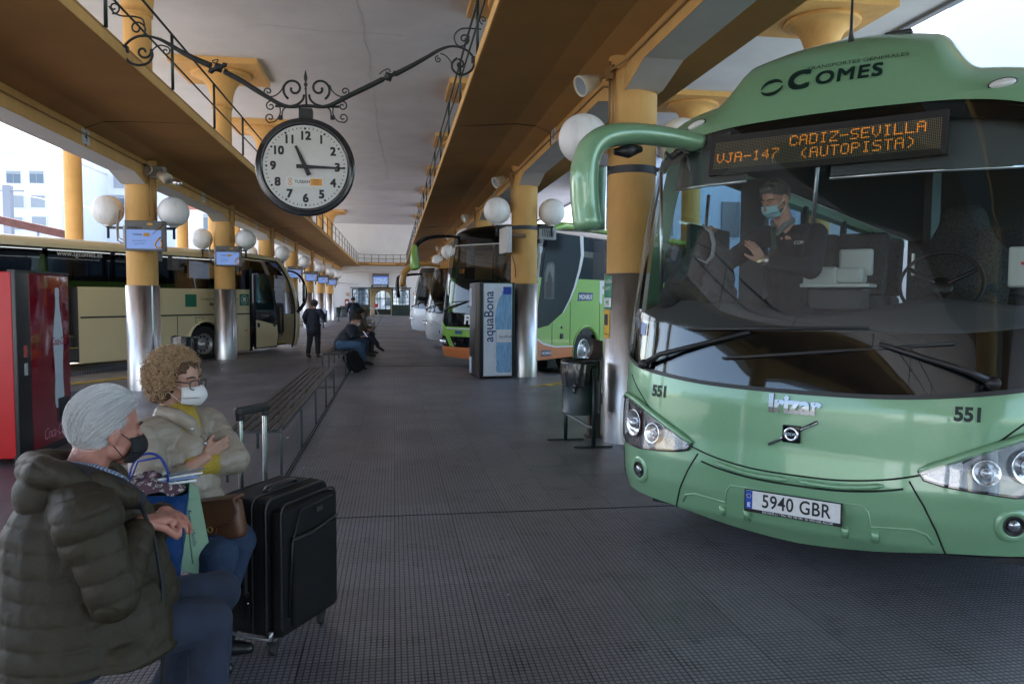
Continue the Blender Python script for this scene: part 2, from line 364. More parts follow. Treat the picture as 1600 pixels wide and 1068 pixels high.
# ================================================================== GROUND
LX, RX = -4.52, 2.60
LY = [14.65 + 6.76 * k for k in range(-5, 7)]      # left row of columns
RY = [8.15 + 7.0 * k for k in range(-4, 8)]        # right row
END_Y, BACK_Y = 64.5, -24.0
CEIL = 7.60
def fz(x):
    """floor height: the hall drains gently to the left"""
    if x > -1.0: return 0.0
    if x < -4.6: return -0.13
    return -0.13 * (-1.0 - x) / 3.6
def ground():
    mb = MB(); xs = [-5.4, -4.6, -1.0, 3.1]; ys = [BACK_Y, END_Y + 6]
    mb.grid([[(x, y, fz(x)) for x in xs] for y in ys], smooth=False)
    mb.add([(3.1, -24, 0), (9, -24, 0), (9, 4.5, 0), (3.1, 4.5, 0)], [(0, 1, 2, 3)])
    mb.add([(3.1, ys[0], 0), (3.1, ys[1], 0), (3.1, ys[1], -.2), (3.1, ys[0], -.2)], [(0, 1, 2, 3)])
    mb.add([(-5.4, ys[0], -.13), (-5.4, ys[1], -.13), (-5.4, ys[1], -.26), (-5.4, ys[0], -.26)], [(3, 2, 1, 0)])
    d = Vector((0.70, 0.713)); p = Vector((0.713, -0.70))
    for k in range(-3, 7):                                # right hand platform fingers between the bays
        N_ = Vector((2.45, 13.3 + 7.0 * k)); q = [N_, N_ + d * 10, N_ + d * 10 + p * 2.0, N_ + p * 2.0]
        mb.prism([(v.x, v.y) for v in q], -.2, -.006, axis='z')
    d2 = Vector((-0.545, -0.838)); p2 = Vector((0.838, -0.545))
    for k in range(-3, 7):
        N_ = Vector((-5.15, 17.5 + 6.76 * k)); q = [N_, N_ + d2 * 10, N_ + d2 * 10 + p2 * 2.2, N_ + p2 * 2.2]
        q = [v if v.x < -4.9 else Vector((-4.9, v.y)) for v in q]
        mb.prism([(v.x, v.y) for v in q], -.26, -.137, axis='z')
    structure(mb.obj('floor', floorm))
    mr = MB(); mr.grid([[(x, y, -.2 if x > 0 else -.23) for x in (-130, -5, 3, 130)] for y in (-120, 400)], smooth=False)
    mr.obj('ground', asphalt).__setitem__('kind', 'structure')
    for k in range(-1, 6):
        for side in (0, 1):
            m2 = MB()
            if side == 0:
                N_ = Vector((2.38, 13.22 + 7.0 * k)); dd, pp, L_, zt = d, p, 10.2, .012
            else:
                N_ = Vector((-5.1, 17.62 + 6.76 * k)); dd, pp, L_, zt = d2, p2, 10.2, -.118
            n = 26
            for i in range(n):                            # weathered kerb stones, each with its own worn edge
                a = N_ + dd * (L_ * i / n + .006); b_ = N_ + dd * (L_ * (i + 1) / n - .006)
                wv = .26 if i > 1 else (.1 if i == 0 else .2)
                q = [a, b_, b_ + pp * wv, a + pp * (wv if i else .02)]
                m2.prism([(v.x, v.y) for v in q], -.24, zt + random.uniform(-.004, .004), axis='z')
            o = m2.obj('kerb', yellow_kerb_m); o['kind'] = 'structure'
    # drain slot and expansion joint let into the tiles
    dm = mat('joint_dirt', (0.012, 0.012, 0.013), 0.9)
    m3 = MB(); m3.box((-.935, 20, .002), (.014, 88, .004)); m3.box((-.962, 20, .003), (.012, 88, .006)); m3.obj('drain_slot', dm)['kind'] = 'structure'
    m4 = MB()
    for y in (-6.5, 5.5, 17.5, 29.5, 41.5): m4.box((1.05, y, .0015), (3.9, .012, .003))
    m4.obj('expansion_joint', dm)['kind'] = 'structure'
    m5 = MB(); m5.box((-1.25, 13.55, .002), (.5, .25, .004)); m5.obj('drain_cover', mat('iron_cover', (0.05, 0.05, 0.052), .5, bump=.4, bscale=200))['kind'] = 'structure'
ground()

# ================================================================== CEILING AND WALLS
def shell():
    mb = MB(); mb.box((-.98, (BACK_Y + END_Y) / 2, CEIL + .12), (24.0, END_Y - BACK_Y, .24)); structure(mb.obj('ceiling', ceilp))
    g = MB(); z = CEIL + .05
    gm = mat('roof_gutter', (0.20, 0.21, 0.24), .5)
    for x in (-13.06, 11.10): g.box((x, (BACK_Y + END_Y) / 2, CEIL + .10), (.16, END_Y - BACK_Y, .34))
    structure(g.obj('roof_edge', gm))
    # thin plaster cracks in the ceiling
    cm = mat('plaster_crack', (0.55, 0.55, 0.57), .9); dk = mat('crack_dark', (0.20, 0.20, 0.21), .9)
    c = MB(); random.seed(3)
    x, pts = -1.05, []
    y = 8.0
    while y < 40: pts.append((x, y, CEIL - .004)); x += random.uniform(-.05, .052); y += random.uniform(.15, .4)
    c.tube(pts, .008, 4); pts = []; x = .2; y = 18
    while x > -3.5: pts.append((x, y, CEIL - .004)); y += random.uniform(-.06, .1); x -= .25
    c.tube(pts, .004, 4); o = c.obj('ceiling_crack', cm); o['kind'] = 'structure'
shell()
def beam(side):
    X, Ys, zb, zm, zs = (RX, RY, 3.82, 3.965, 4.28) if side > 0 else (LX, LY, 3.56, 3.70, 4.08)
    xi, xo = (X - .165, X + .25) if side > 0 else (X + .165, X - .25)
    pts = [(BACK_Y, zm)]
    for y in Ys:
        pts += [(y - .85, zm), (y - .26, zb), (y + .26, zb), (y + .85, zm)]
    pts = [p for p in pts if p[0] >= BACK_Y]
    pts += [(END_Y, zm), (END_Y, zs + .1), (BACK_Y, zs + .1)]
    root = thing('beam', 'long ochre beam with pale grey haunched underside carried by the %s row of columns' % ('right' if side > 0 else 'left'), 'beam')
    m = MB(); m.prism(pts, min(xi, xo), max(xi, xo), axis='x'); m.obj('web', ochre, root)
    g = MB(); n = len(pts) - 3                           # painted underside, 3 mm proud
    rows = [[(min(xi, xo) + .004, p[0], p[1] - .003), (max(xi, xo) - .004, p[0], p[1] - .003)] for p in pts[:n + 1]]
    g.grid(rows, smooth=False); g.obj('painted_underside', greyp, root)
    # pilaster faces where the columns run up through the beam
    pl = MB()
    for y in Ys:
        if y < BACK_Y + 1: continue
        pl.lathe([(.27, zb - .02), (.27, zs + .02)], 20, c=(X, y, 0), a0=PI / 2 if side > 0 else -PI / 2, a1=3 * PI / 2 if side > 0 else PI / 2)
    pl.obj('pilaster', ochre, root)
    return root
beam(1); beam(-1)
def balcony():
    """gallery slab running round the opening, with its downstand lip"""
    root = thing('gallery', 'ochre gallery slab running round the long opening above the platform', 'gallery')
    XL, XR, YE = -2.84, .93, 62.8
    # right slab: section in XZ
    m = MB()
    secR = [(RX - .165, 4.18), (RX - .42, 4.275), (RX - .75, 4.29), (XR + .02, 4.20), (XR, 4.20), (XR, 4.33), (XR + .045, 4.33), (XR + .045, 4.40), (RX + 1.1, 4.46), (RX + 1.1, 4.30), (RX + .25, 4.30), (RX + .1, 4.28)]
    m.prism(secR, BACK_Y, END_Y, axis='y'); m.obj('slab', ochre_shaded, root)
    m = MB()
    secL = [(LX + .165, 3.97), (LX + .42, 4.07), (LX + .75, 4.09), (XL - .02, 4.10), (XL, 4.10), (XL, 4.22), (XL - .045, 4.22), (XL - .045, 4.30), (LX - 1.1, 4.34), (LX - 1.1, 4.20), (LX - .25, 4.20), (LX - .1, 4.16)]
    m.prism(secL, BACK_Y, END_Y, axis='y'); m.obj('slab', ochre_shaded, root)
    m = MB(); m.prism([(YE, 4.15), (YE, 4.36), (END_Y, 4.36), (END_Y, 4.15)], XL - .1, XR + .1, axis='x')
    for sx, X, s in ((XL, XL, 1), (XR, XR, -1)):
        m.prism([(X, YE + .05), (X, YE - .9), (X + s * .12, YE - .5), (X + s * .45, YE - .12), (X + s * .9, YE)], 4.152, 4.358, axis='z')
    m.obj('slab', ochre_shaded, root)
    # light painted lip
    lip = MB()
    lip.box((XR - .006, (BACK_Y + YE) / 2, 4.262), (.014, YE - BACK_Y, .118)); lip.box((XL + .006, (BACK_Y + YE) / 2, 4.158), (.014, YE - BACK_Y, .11))
    lip.box(((XL + XR) / 2, YE - .007, 4.25), (XR - XL - 1.7, .012, .12))
    lip.obj('lip', ochre, root)
    # movement joints in the soffit
    j = MB(); jm = mat('joint_brown', (0.05, 0.03, 0.015), .9)
    for k, y in enumerate((11.75, 29.0, 43.0)):
        j.tube([(XR + .01, y - .06, 4.205), (XR + .5, y - .02, 4.24), (RX - .75, y + .0, 4.285), (RX - .4, y + .03, 4.27), (RX - .17, y + .05, 4.18), (RX - .17, y + .05, 3.97)], .007, 4)
        j.tube([(XL - .01, y + 0.05, 4.105), (LX + .75, y + .02, 4.09), (LX + .4, y, 4.065), (LX + .17, y, 3.97), (LX + .17, y, 3.71)], .007, 4)
    j.obj('movement_joint', jm, root)
    # surface run cables along the beam faces
    c = MB(); cm = mat('painted_cable', (0.30, 0.17, 0.07), .6)
    for y0, y1 in zip(RY[3:-1], RY[4:]):
        c.tube([(RX - .18, y0 + .35, 4.0), (RX - .18, y0 + .6, 4.07), (RX - .18, y1 - .4, 4.09), (RX - .3, y1 - .2, 4.03), (RX - .3, y1 + .02, 4.03)], .012, 5)
    for y0, y1 in zip(LY[3:-1], LY[4:]):
        c.tube([(LX + .18, y0 + .4, 3.86), (LX + .18, y1 - .4, 3.88), (LX + .29, y1 - .2, 3.86)], .012, 5)
        c.tube([(LX + .29, y1 - .12, 3.9), (LX + .295, y1 - .12, 3.0)], .011, 5)
        c.tube([(LX + .20, y1 - .20, 3.9), (LX + .205, y1 - .20, 3.0)], .011, 5)
    for y1 in RY[4:]:
        c.tube([(RX - .29, y1 - .08, 4.15), (RX - .29, y1 - .08, 3.35)], .013, 5); c.tube([(RX - .265, y1 - .14, 4.1), (RX - .27, y1 - .14, 3.35)], .011, 5)
        c.box((RX - .30, y1 - .1, 4.02), (.05, .09, .14))
    c.obj('cable', cm, root)
    return root
balcony()
def railings():
    root = thing('railing', 'thin dark green gallery railing of posts and two rails round the opening', 'railing')
    XL, XR, YE = -2.86, .96, 62.86
    rail = MB()
    ys = [-8.0 + 2.33 * i for i in range(31)]
    ys = [y for y in ys if y < YE - .5]
    for X, z0, off in ((XL, 4.28, 0.0), (XR, 4.40, .6)):
        zt = 4.99 if X < 0 else 5.02
        for y in ys:
            p = MB(); yy = y + off
            if yy > YE - .5: continue
            p.tube([(X, yy, z0), (X, yy, zt)], .02, 6); p.obj('post', greenm, root)
        for z, r in ((zt, .016), (z0 + .36, .013)):
            rail.tube([(X, -10, z), (X, YE - .6, z)], r, 6)
    for z, r in ((5.0, .02), (4.68, .016)):
        rail.tube([(XL, YE - .6, z), (XL + .25, YE - .2, z), (XL + .6, YE, z), (-.9, YE, z - .03), (XR - .5, YE, z), (XR - .1, YE - .3, z), (XR, YE - .6, z)], r, 6)
    for i in range(6):
        p = MB(); p.tube([(XL + .45 + i * (XR - XL - .9) / 5, YE, 4.34), (XL + .45 + i * (XR - XL - .9) / 5, YE, 5.0)], .024, 6); p.obj('post', greenm, root)
    rail.obj('rail', greenm, root)
railings()

# ================================================================== COLUMNS
band_m = mat('black_strap', (0.03, 0.032, 0.04), .5)
ordn = ['nearest', 'second', 'third', 'fourth', 'fifth', 'sixth', 'seventh', 'eighth', 'ninth', 'tenth', 'eleventh', 'twelfth']
def make_column(side):
    X = RX if side > 0 else LX
    root = thing('column', 'x', 'column', group='yellow columns beside the platform')
    z0 = fz(X); zs, zt = (1.87, 3.83) if side > 0 else (1.765, 3.57)
    m = MB(); m.lathe([(.262, zs - z0 - .05), (.262, zt - z0)], 40); m.obj('shaft', ochre, root)
    m = MB(); m.lathe([(.285, 0), (.285, zs - z0), (.262, zs - z0 + .001)], 48)
    m.obj('steel_sleeve', steel, root)
    s = MB(); s.box((0, -.287, (zs - z0) / 2), (.03, .006, zs - z0 - .01)); s.obj('seam', alu, root, rot=(0, 0, R(62 if side > 0 else 48)))
    m = MB(); zb = 2.99 - z0 if side > 0 else 2.80 - z0
    m.lathe([(.262, zb - .04), (.272, zb - .04), (.272, zb + .04), (.262, zb + .04)], 40, smooth=False); m.obj('strap', band_m, root)
    return root
protoR, protoL = make_column(1), make_column(-1)
def uniq(side, i, vis0):
    k = i - vis0
    s = 'right' if side > 0 else 'left'
    if k < 0: return '%s row column standing behind the viewpoint, %s one back' % (s, ordn[-k - 1])
    return 'yellow column with steel sleeve, %s one in view in the %s row' % (ordn[k], s)
for i, y in enumerate(RY):
    lab = uniq(1, i, 4)
    if i == 0: protoR.location = (RX, y, 0); protoR['label'] = lab
    else: dup(protoR, (RX, y, 0), label=lab)
for i, y in enumerate(LY):
    lab = uniq(-1, i, 5)
    if i == 0: protoL.location = (LX, y, fz(LX)); protoL['label'] = lab
    else: dup(protoL, (LX, y, fz(LX)), label=lab)

def make_upper():
    root = thing('mushroom_column', 'x', 'column', group='upper columns with flared capitals')
    z1 = CEIL - .15
    m = MB(); m.lathe([(.235, 4.3), (.235, z1 - .9)], 32); m.obj('shaft', ochre, root)
    pr = [(.235, z1 - .91), (.262, z1 - .905), (.262, z1 - .87)]
    for i in range(13):
        t_ = i / 12; pr.append((.262 + .47 * (1 - math.cos(t_ * PI / 2)) ** 1.15, z1 - .87 + .78 * math.sin(t_ * PI / 2) ** 1.0))
    pr += [(.755, z1 - .075), (.765, z1 - .04), (.75, z1 + .005)]
    m = MB(); m.lathe(pr, 48); m.obj('capital', ochre, root)
    m = MB(); m.box((0, 0, z1 + .077), (2.16, 2.16, .15)); m.obj('abacus', ochre, root)
    return root
up = make_upper()
first = True
for nm, X, Ys, off in (('left', LX, LY, 5), ('right', RX, RY, 4)):
    for i, y in enumerate(Ys):
        k = i - off
        if k < -1: continue
        lab = ('flared upper column above the %s column of the %s row' % (ordn[k], nm)) if k >= 0 else 'flared upper column over the viewpoint on the %s' % nm
        if first: up.location = (X, y, 0); up['label'] = lab; first = False
        else: dup(up, (X, y, 0), label=lab)
def make_outer(z0=-.23):
    root = thing('outer_column', 'x', 'column', group='tall outer columns beyond the buses')
    z1 = CEIL - .15
    m = MB(); m.lathe([(.28, z0), (.28, z1 - .9)], 32); m.obj('shaft', ochre, root)
    pr = [(.28, z1 - .91), (.31, z1 - .9), (.31, z1 - .86)]
    for i in range(13):
        t_ = i / 12; pr.append((.31 + .43 * (1 - math.cos(t_ * PI / 2)) ** 1.15, z1 - .86 + .77 * math.sin(t_ * PI / 2)))
    pr += [(.765, z1 - .07), (.77, z1 - .04), (.75, z1 + .005)]
    m = MB(); m.lathe(pr, 48); m.obj('capital', ochre, root)
    m = MB(); m.box((0, 0, z1 + .077), (2.1, 2.1, .15)); m.obj('abacus', ochre, root)
    return root
oc = make_outer(); first = True
for nm, X, Ys in (('left', -10.87, LY), ('right', 8.95, RY)):
    for i, y in enumerate(Ys):
        if nm == 'right' and not (0 < i < 8): continue
        if nm == 'left' and i < 4: continue
        lab = 'tall plain outer column on the far side of the %s hand buses, number %s from the near end' % (nm, ordn[i])
        lab = 'tall plain yellow column beyond the %s hand buses, %s from the near end' % (nm, ordn[i])
        if first: oc.location = (X, y, 0); oc['label'] = lab; first = False
        else: dup(oc, (X, y, 0), label=lab)

# ================================================================== GLOBE LAMPS
globe_m = mat('opal_globe', (0.72, 0.70, 0.68), .35, var=.05, vscale=6, spec=.4)
def stain():
    t = globe_m.node_tree; N = t.nodes; L = t.links; b = N['Principled BSDF']
    tc = N.new('ShaderNodeTexCoord'); mp = N.new('ShaderNodeMapping'); mp.inputs['Scale'].default_value = (9, 9, 1.0); L.new(tc.outputs['Object'], mp.inputs[0])
    nz = N.new('ShaderNodeTexNoise'); nz.inputs['Scale'].default_value = 1.4; nz.inputs['Detail'].default_value = 6; L.new(mp.outputs[0], nz.inputs['Vector'])
    rp = N.new('ShaderNodeValToRGB'); rp.color_ramp.elements[0].position = .32; rp.color_ramp.elements[0].color = (.80, .79, .775, 1); rp.color_ramp.elements[1].position = .52; rp.color_ramp.elements[1].color = (.90, .89, .88, 1)
    L.new(nz.outputs['Fac'], rp.inputs[0]); L.new(rp.outputs[0], b.inputs['Base Color'])
stain()
def make_lamp(dz):
    """two opal globes on a cross arm strapped to the column"""
    root = thing('globe_lamp', 'x', 'lamp', group='twin globe lamps on the columns')
    m = MB(); m.box((0, -.02, 0), (1.12, .035, .045)); m.obj('arm', blackm, root)
    for s in (-1, 1):
        m = MB(); m.tube([(s * .56, -.02, -.19), (s * .56, -.02, .02)], .024, 8); m.tube([(s * .56, -.02, .0), (s * .56, -.02, .05)], .04, 8)
        e = m.obj('stem', blackm, root)
        g = MB(); g.sphere((s * .56, -.02, .305), .27, 40, 24); g.tube([(s * .56, -.02, .02), (s * .56, -.02, .06)], .07, 16)
        g.obj('globe', globe_m, root)
    c = MB(); c.tube([(-.30, -.2, .3), (-.33, -.28, 0), (-.31, -.3, -.25), (-.16, -.33, -.33)], .014, 6); c.tube([(-.28, -.2, .3), (-.31, -.27, 0), (-.29, -.3, -.2), (-.12, -.33, -.28)], .012, 6)
    c.obj('cable', mat('grey_cable', (.35, .3, .25), .5), root)
    return root
pl = make_lamp(0); first = True
for nm, X, Ys, off, zz in (('left', LX, LY, 5, 2.80), ('right', RX, RY, 4, 3.02)):
    for i, y in enumerate(Ys):
        k = i - off
        if k < -1: continue
        if nm == 'right' and k < 0: continue
        lab = ('twin white globe lamp on the %s column in view of the %s row' % (ordn[k], nm)) if k >= 0 else 'white globe lamp cut by the left edge of the view'
        if first: pl.location = (X, y, zz); pl['label'] = lab; first = False
        else: dup(pl, (X, y, zz), label=lab, skip=('cable',) if nm == 'right' else ())

# ================================================================== END WALL
bl_white = mat('facade_white', (.62, .63, .66), .9, var=.04, vscale=.3)
bl_win = mat('facade_window', (.10, .13, .17), .2)
bl_shut = mat('roller_shutter', (.26, .28, .30), .6)
door_green = mat('dark_green_paint', (0.012, 0.028, 0.022), .35, var=.15, vscale=8)
pane = glass('door_glass', (.85, .9, .9), base=.05)
def end_wall():
    root = thing('end_wall', 'white plaster wall closing the far end of the hall with wide glazed door openings', 'wall')
    Y = END_Y; m = MB(); t_ = .3
    # wall with an opening -3.55..1.36 x 0..2.28
    m.box(((-13.5 - 3.55) / 2, Y + t_ / 2, CEIL / 2 - .1), (13.5 - 3.55, t_, CEIL + .2))
    m.box(((1.36 + 11.5) / 2, Y + t_ / 2, CEIL / 2 - .1), (11.5 - 1.36, t_, CEIL + .2))
    m.box(((-3.55 + 1.36) / 2, Y + t_ / 2, (2.28 + CEIL) / 2), (4.91, t_, CEIL - 2.28))
    m.obj('wall', whitew, root)
    # bright room behind
    rm = MB(); cream = mat('cream_wall', (.75, .62, .42), .8)
    rm.box((-2.05, Y + .9, 1.3), (.12, 1.2, 2.6)); rm.box((-.12, Y + .9, 1.3), (.1, 1.2, 2.6))
    # arch wall with arched opening -1.66..-.28
    cx_, rr, zs = -.97, .69, 1.5
    pts = [(-2.1, 0), (cx_ - rr, 0), (cx_ - rr, zs)] + [(cx_ - rr * math.cos(a), zs + .62 * math.sin(a)) for a in [PI * i / 16 for i in range(1, 16)]] + [(cx_ + rr, zs), (cx_ + rr, 0), (-.1, 0), (-.1, 2.6), (-2.1, 2.6)]
    rm.prism(pts, Y + 1.4, Y + 1.6, axis='y'); rm.obj('lobby_wall', cream, root)
    fl = MB(); fl.box((-1.1, Y + 2.6, .012), (5.2, 5.0, .02)); fl.obj('threshold', mat('pale_marble', (.6, .58, .55), .3), root)
    lo = MB(); lo.box((-1.1, Y + 3.0, 2.75), (6.0, 5.6, .2)); lo.box((-4.0, Y + 3.0, 1.3), (.2, 5.4, 2.8)); lo.box((1.9, Y + 3.0, 1.3), (.2, 5.4, 2.8)); lo.obj('lobby_shell', cream, root)
    st_ = MB(); st_.box((-1.1, Y + 14, 3), (40, .4, 8)); so = st_.obj('wall', bl_white, thing('street_house', 'white street house glimpsed through the lobby door panes', 'building', (0, 0, 0)))
    for i in range(9): q_ = MB(); q_.box((-6 + i * 1.35, Y + 13.75, 1.6 + .2 * (i % 2)), (.7, .1, 1.9)); q_.obj('window', mat('facade_window', (.10, .13, .17), .2), so.parent)
    # arched door
    d = thing('arched_door', 'dark green arched glazed door inside the lobby', 'door', (cx_, Y + 1.5, 0))
    fr = MB()
    arc = [(rr * -math.cos(a), zs + .62 * math.sin(a)) for a in [PI * i / 20 for i in range(21)]]
    fr.tube([(x, 0, z) for x, z in [(-rr, 0)] + arc + [(rr, 0)]], .045, 4, smooth=False)
    for x in (-.24, .24): fr.box((x, 0, 1.0), (.07, .06, 2.1))
    fr.box((0, 0, 1.42), (1.38, .07, .07)); fr.box((0, 0, .25), (1.36, .05, .5)); fr.obj('frame', door_green, d)
    gp = MB(); gp.prism([(-rr, .5)] + arc + [(rr, .5)], -.006, .006, axis='y'); gp.obj('pane', pane, d)
    # sliding door leaves
    for (x0, x1, lab) in ((-3.5, -2.02, 'dark green door leaf with small panes left of the lobby opening'), (-.2, 1.33, 'dark green door leaf with small panes right of the lobby opening')):
        d = thing('door_leaf', lab, 'door', ((x0 + x1) / 2, Y - .06, 0), group='dark green glazed door leaves')
        wd = x1 - x0; f = MB()
        f.box((0, 0, .42), (wd - .1, .05, .84))
        for x in (-wd / 2 + .06, wd / 2 - .06): f.box((x, 0, 1.12), (.12, .07, 2.24))
        f.box((0, 0, 2.19), (wd - .24, .07, .11)); f.box((0, 0, .86), (wd - .24, .068, .08))
        for j in range(1, 5): f.box((-wd / 2 + .12 + (wd - .24) * j / 5, 0, 1.5), (.035, .05, 1.28))
        for z in (1.18, 1.5, 1.8): f.box((0, 0, z), (wd - .24, .045, .035))
        f.obj('frame', door_green, d)
        a = MB(); a.tube([(x, -.02, z) for x, z in [(-.55 * math.cos(q), 1.5 + .62 * math.sin(q)) for q in [PI * i / 16 for i in range(17)]]], .03, 4, smooth=False)
        a.obj('arch_trim', door_green, d)
        pn = MB()
        for i in range(3):
            for k in range(2): pn.box((-wd / 2 + .3 + i * (wd - .6) / 2, -.028, .22 + .36 * k), ((wd - .5) / 3, .012, .28), bev=.008)
        pn.obj('panel', door_green, d)
        g = MB(); g.box((0, .01, 1.5), (wd - .2, .006, 1.3)); g.obj('pane', pane, d)
    hd = MB(); hd.box((-1.1, Y - .05, 2.31), (5.0, .12, .09)); hd.obj('head_track', door_green, root)
    # far sunlit outside behind the lobby doors comes from the open yard; back facade:
    # cables along the wall
    cb = MB(); cb.tube([(-4.6, Y - .02, 3.45), (-3, Y - .02, 3.62), (4, Y - .02, 3.6)], .015, 4); cb.obj('cable', mat('grey_cable', (.35, .3, .25), .5), root)
end_wall()
def wall_board():
    Y = END_Y
    r = thing('departures_screen', 'large blue departures screen on the end wall above the lobby doors', 'screen', (-1.12, Y - .12, 3.03))
    m = MB(); m.box((0, 0, 0), (1.36, .16, .95), bev=.02); m.obj('casing', mat('screen_casing', (.16, .15, .14), .5), r)
    s = MB(); s.box((0, -.085, -.1), (1.22, .008, .68)); s.obj('display', mat('blue_display', (.05, .1, .2), .3, emit=(.22, .36, .72), estr=.10), r)
    h = MB(); h.box((0, -.0895, .19), (1.22, .004, .09)); h.obj('header_bar', mat('blue_header', (.02, .05, .2), .3, emit=(.06, .14, .55), estr=.2), r)
    ln = MB(); random.seed(5)
    for i in range(7):
        x = -.56
        while x < .5:
            w_ = random.uniform(.04, .16); ln.box((x + w_ / 2, -.0905, .09 - i * .075), (w_, .002, .022)); x += w_ + random.choice((.02, .05, .1))
    ln.obj('text_rows', mat('display_text', (.5, .6, .8), .4, emit=(.65, .75, .95), estr=.15), r)
    dark = mat('sign_navy', (.02, .022, .035), .5); wt = mat('sign_white', (.75, .75, .75), .5)
    for x, wd, txt, lab in ((-1.18, 1.42, 'SALA DE ESPERA', 'navy waiting room name board below the departures screen'), (.62, .84, 'CONSIGNA', 'small navy name board above the right door leaf')):
        s = thing('name_board', lab, 'sign', (x, Y - .02, 2.46))
        m = MB(); m.box((0, 0, 0), (wd, .03, .17)); m.obj('board', dark, s)
        lettering(txt, .15, wt, s, (0, -.018, 0), (1, 0, 0), (0, 0, 1), bold=.004)
    for x, z, wd, hh, c, lab in ((-3.9, 1.05, .34, .6, (.30, .02, .02), 'tall red fire hose cabinet left of the end doors'), (1.78, 1.1, .3, .62, (.30, .02, .02), 'tall red fire hose cabinet right of the end doors'),
                            (-3.85, 1.78, .2, .26, (.5, .18, .05), 'small orange notice left of the end doors'), (1.72, 1.86, .22, .26, (.5, .2, .1), 'small orange notice right of the end doors'),
                            (-1.86, 1.75, .18, .34, (.75, .5, .05), 'yellow notice hanging in the lobby opening')):
        s = thing('wall_notice' if hh < .5 else 'fire_cabinet', lab, 'sign' if hh < .5 else 'cabinet', (x, Y - .03 + (1.35 if 'lobby' in lab else 0), z))
        m = MB(); m.box((0, 0, 0), (wd, .06, hh), bev=.01); m.obj('panel', mat('notice_%s' % lab[:12], c, .4), s)
        k = MB(); k.box((0, -.033, .03), (wd * .6, .004, hh * .35)); k.obj('pictogram', wt, s)
    s = thing('litter_bin', 'grey bin beside the left fire cabinet at the end wall', 'bin', (-4.15, Y - .5, fz(-4.15)))
    m = MB(); m.box((0, 0, .45), (.6, .45, .9), bev=.03); m.obj('body', mat('bin_grey_green', (.05, .07, .07), .5), s)
    m = MB(); m.box((0, -.23, .7), (.4, .01, .14)); m.obj('slot', plastic_black, s)
wall_board()

# ================================================================== OUTSIDE
def block(name, x0, x1, y0, y1, z1, wins, lab, face='y', m=bl_white, extra=None):
    r = thing(name, lab, 'building', ((x0 + x1) / 2, y0, 0))
    ox, oy = (x0 + x1) / 2, y0
    b_ = MB(); b_.box((0, (y1 - y0) / 2, z1 / 2 - .5), (x1 - x0, y1 - y0, z1 + 1)); b_.obj('walls', m, r)
    c = MB(); c.box((0, (y1 - y0) / 2, z1 + .12), (x1 - x0 + .3, y1 - y0 + .3, .24)); c.obj('cornice', m, r)
    for (x, z, wd, hh, k) in wins:
        f = MB(); f.box((x - ox, -.05, z), (wd + .16, .14, hh + .16)); fo = f.obj('window', bl_white, r)
        p = MB(); p.box((x - ox, -.13, z), (wd, .03, hh)); p.obj('pane', bl_win if k == 0 else bl_shut, fo)
        if k == 0:
            s = MB(); s.box((x - ox, -.15, z + hh * .38), (wd, .03, hh * .24)); s.box((x - ox, -.155, z - hh * .1), (.05, .03, hh * .7)); s.obj('shutter', bl_shut, fo)
    return r
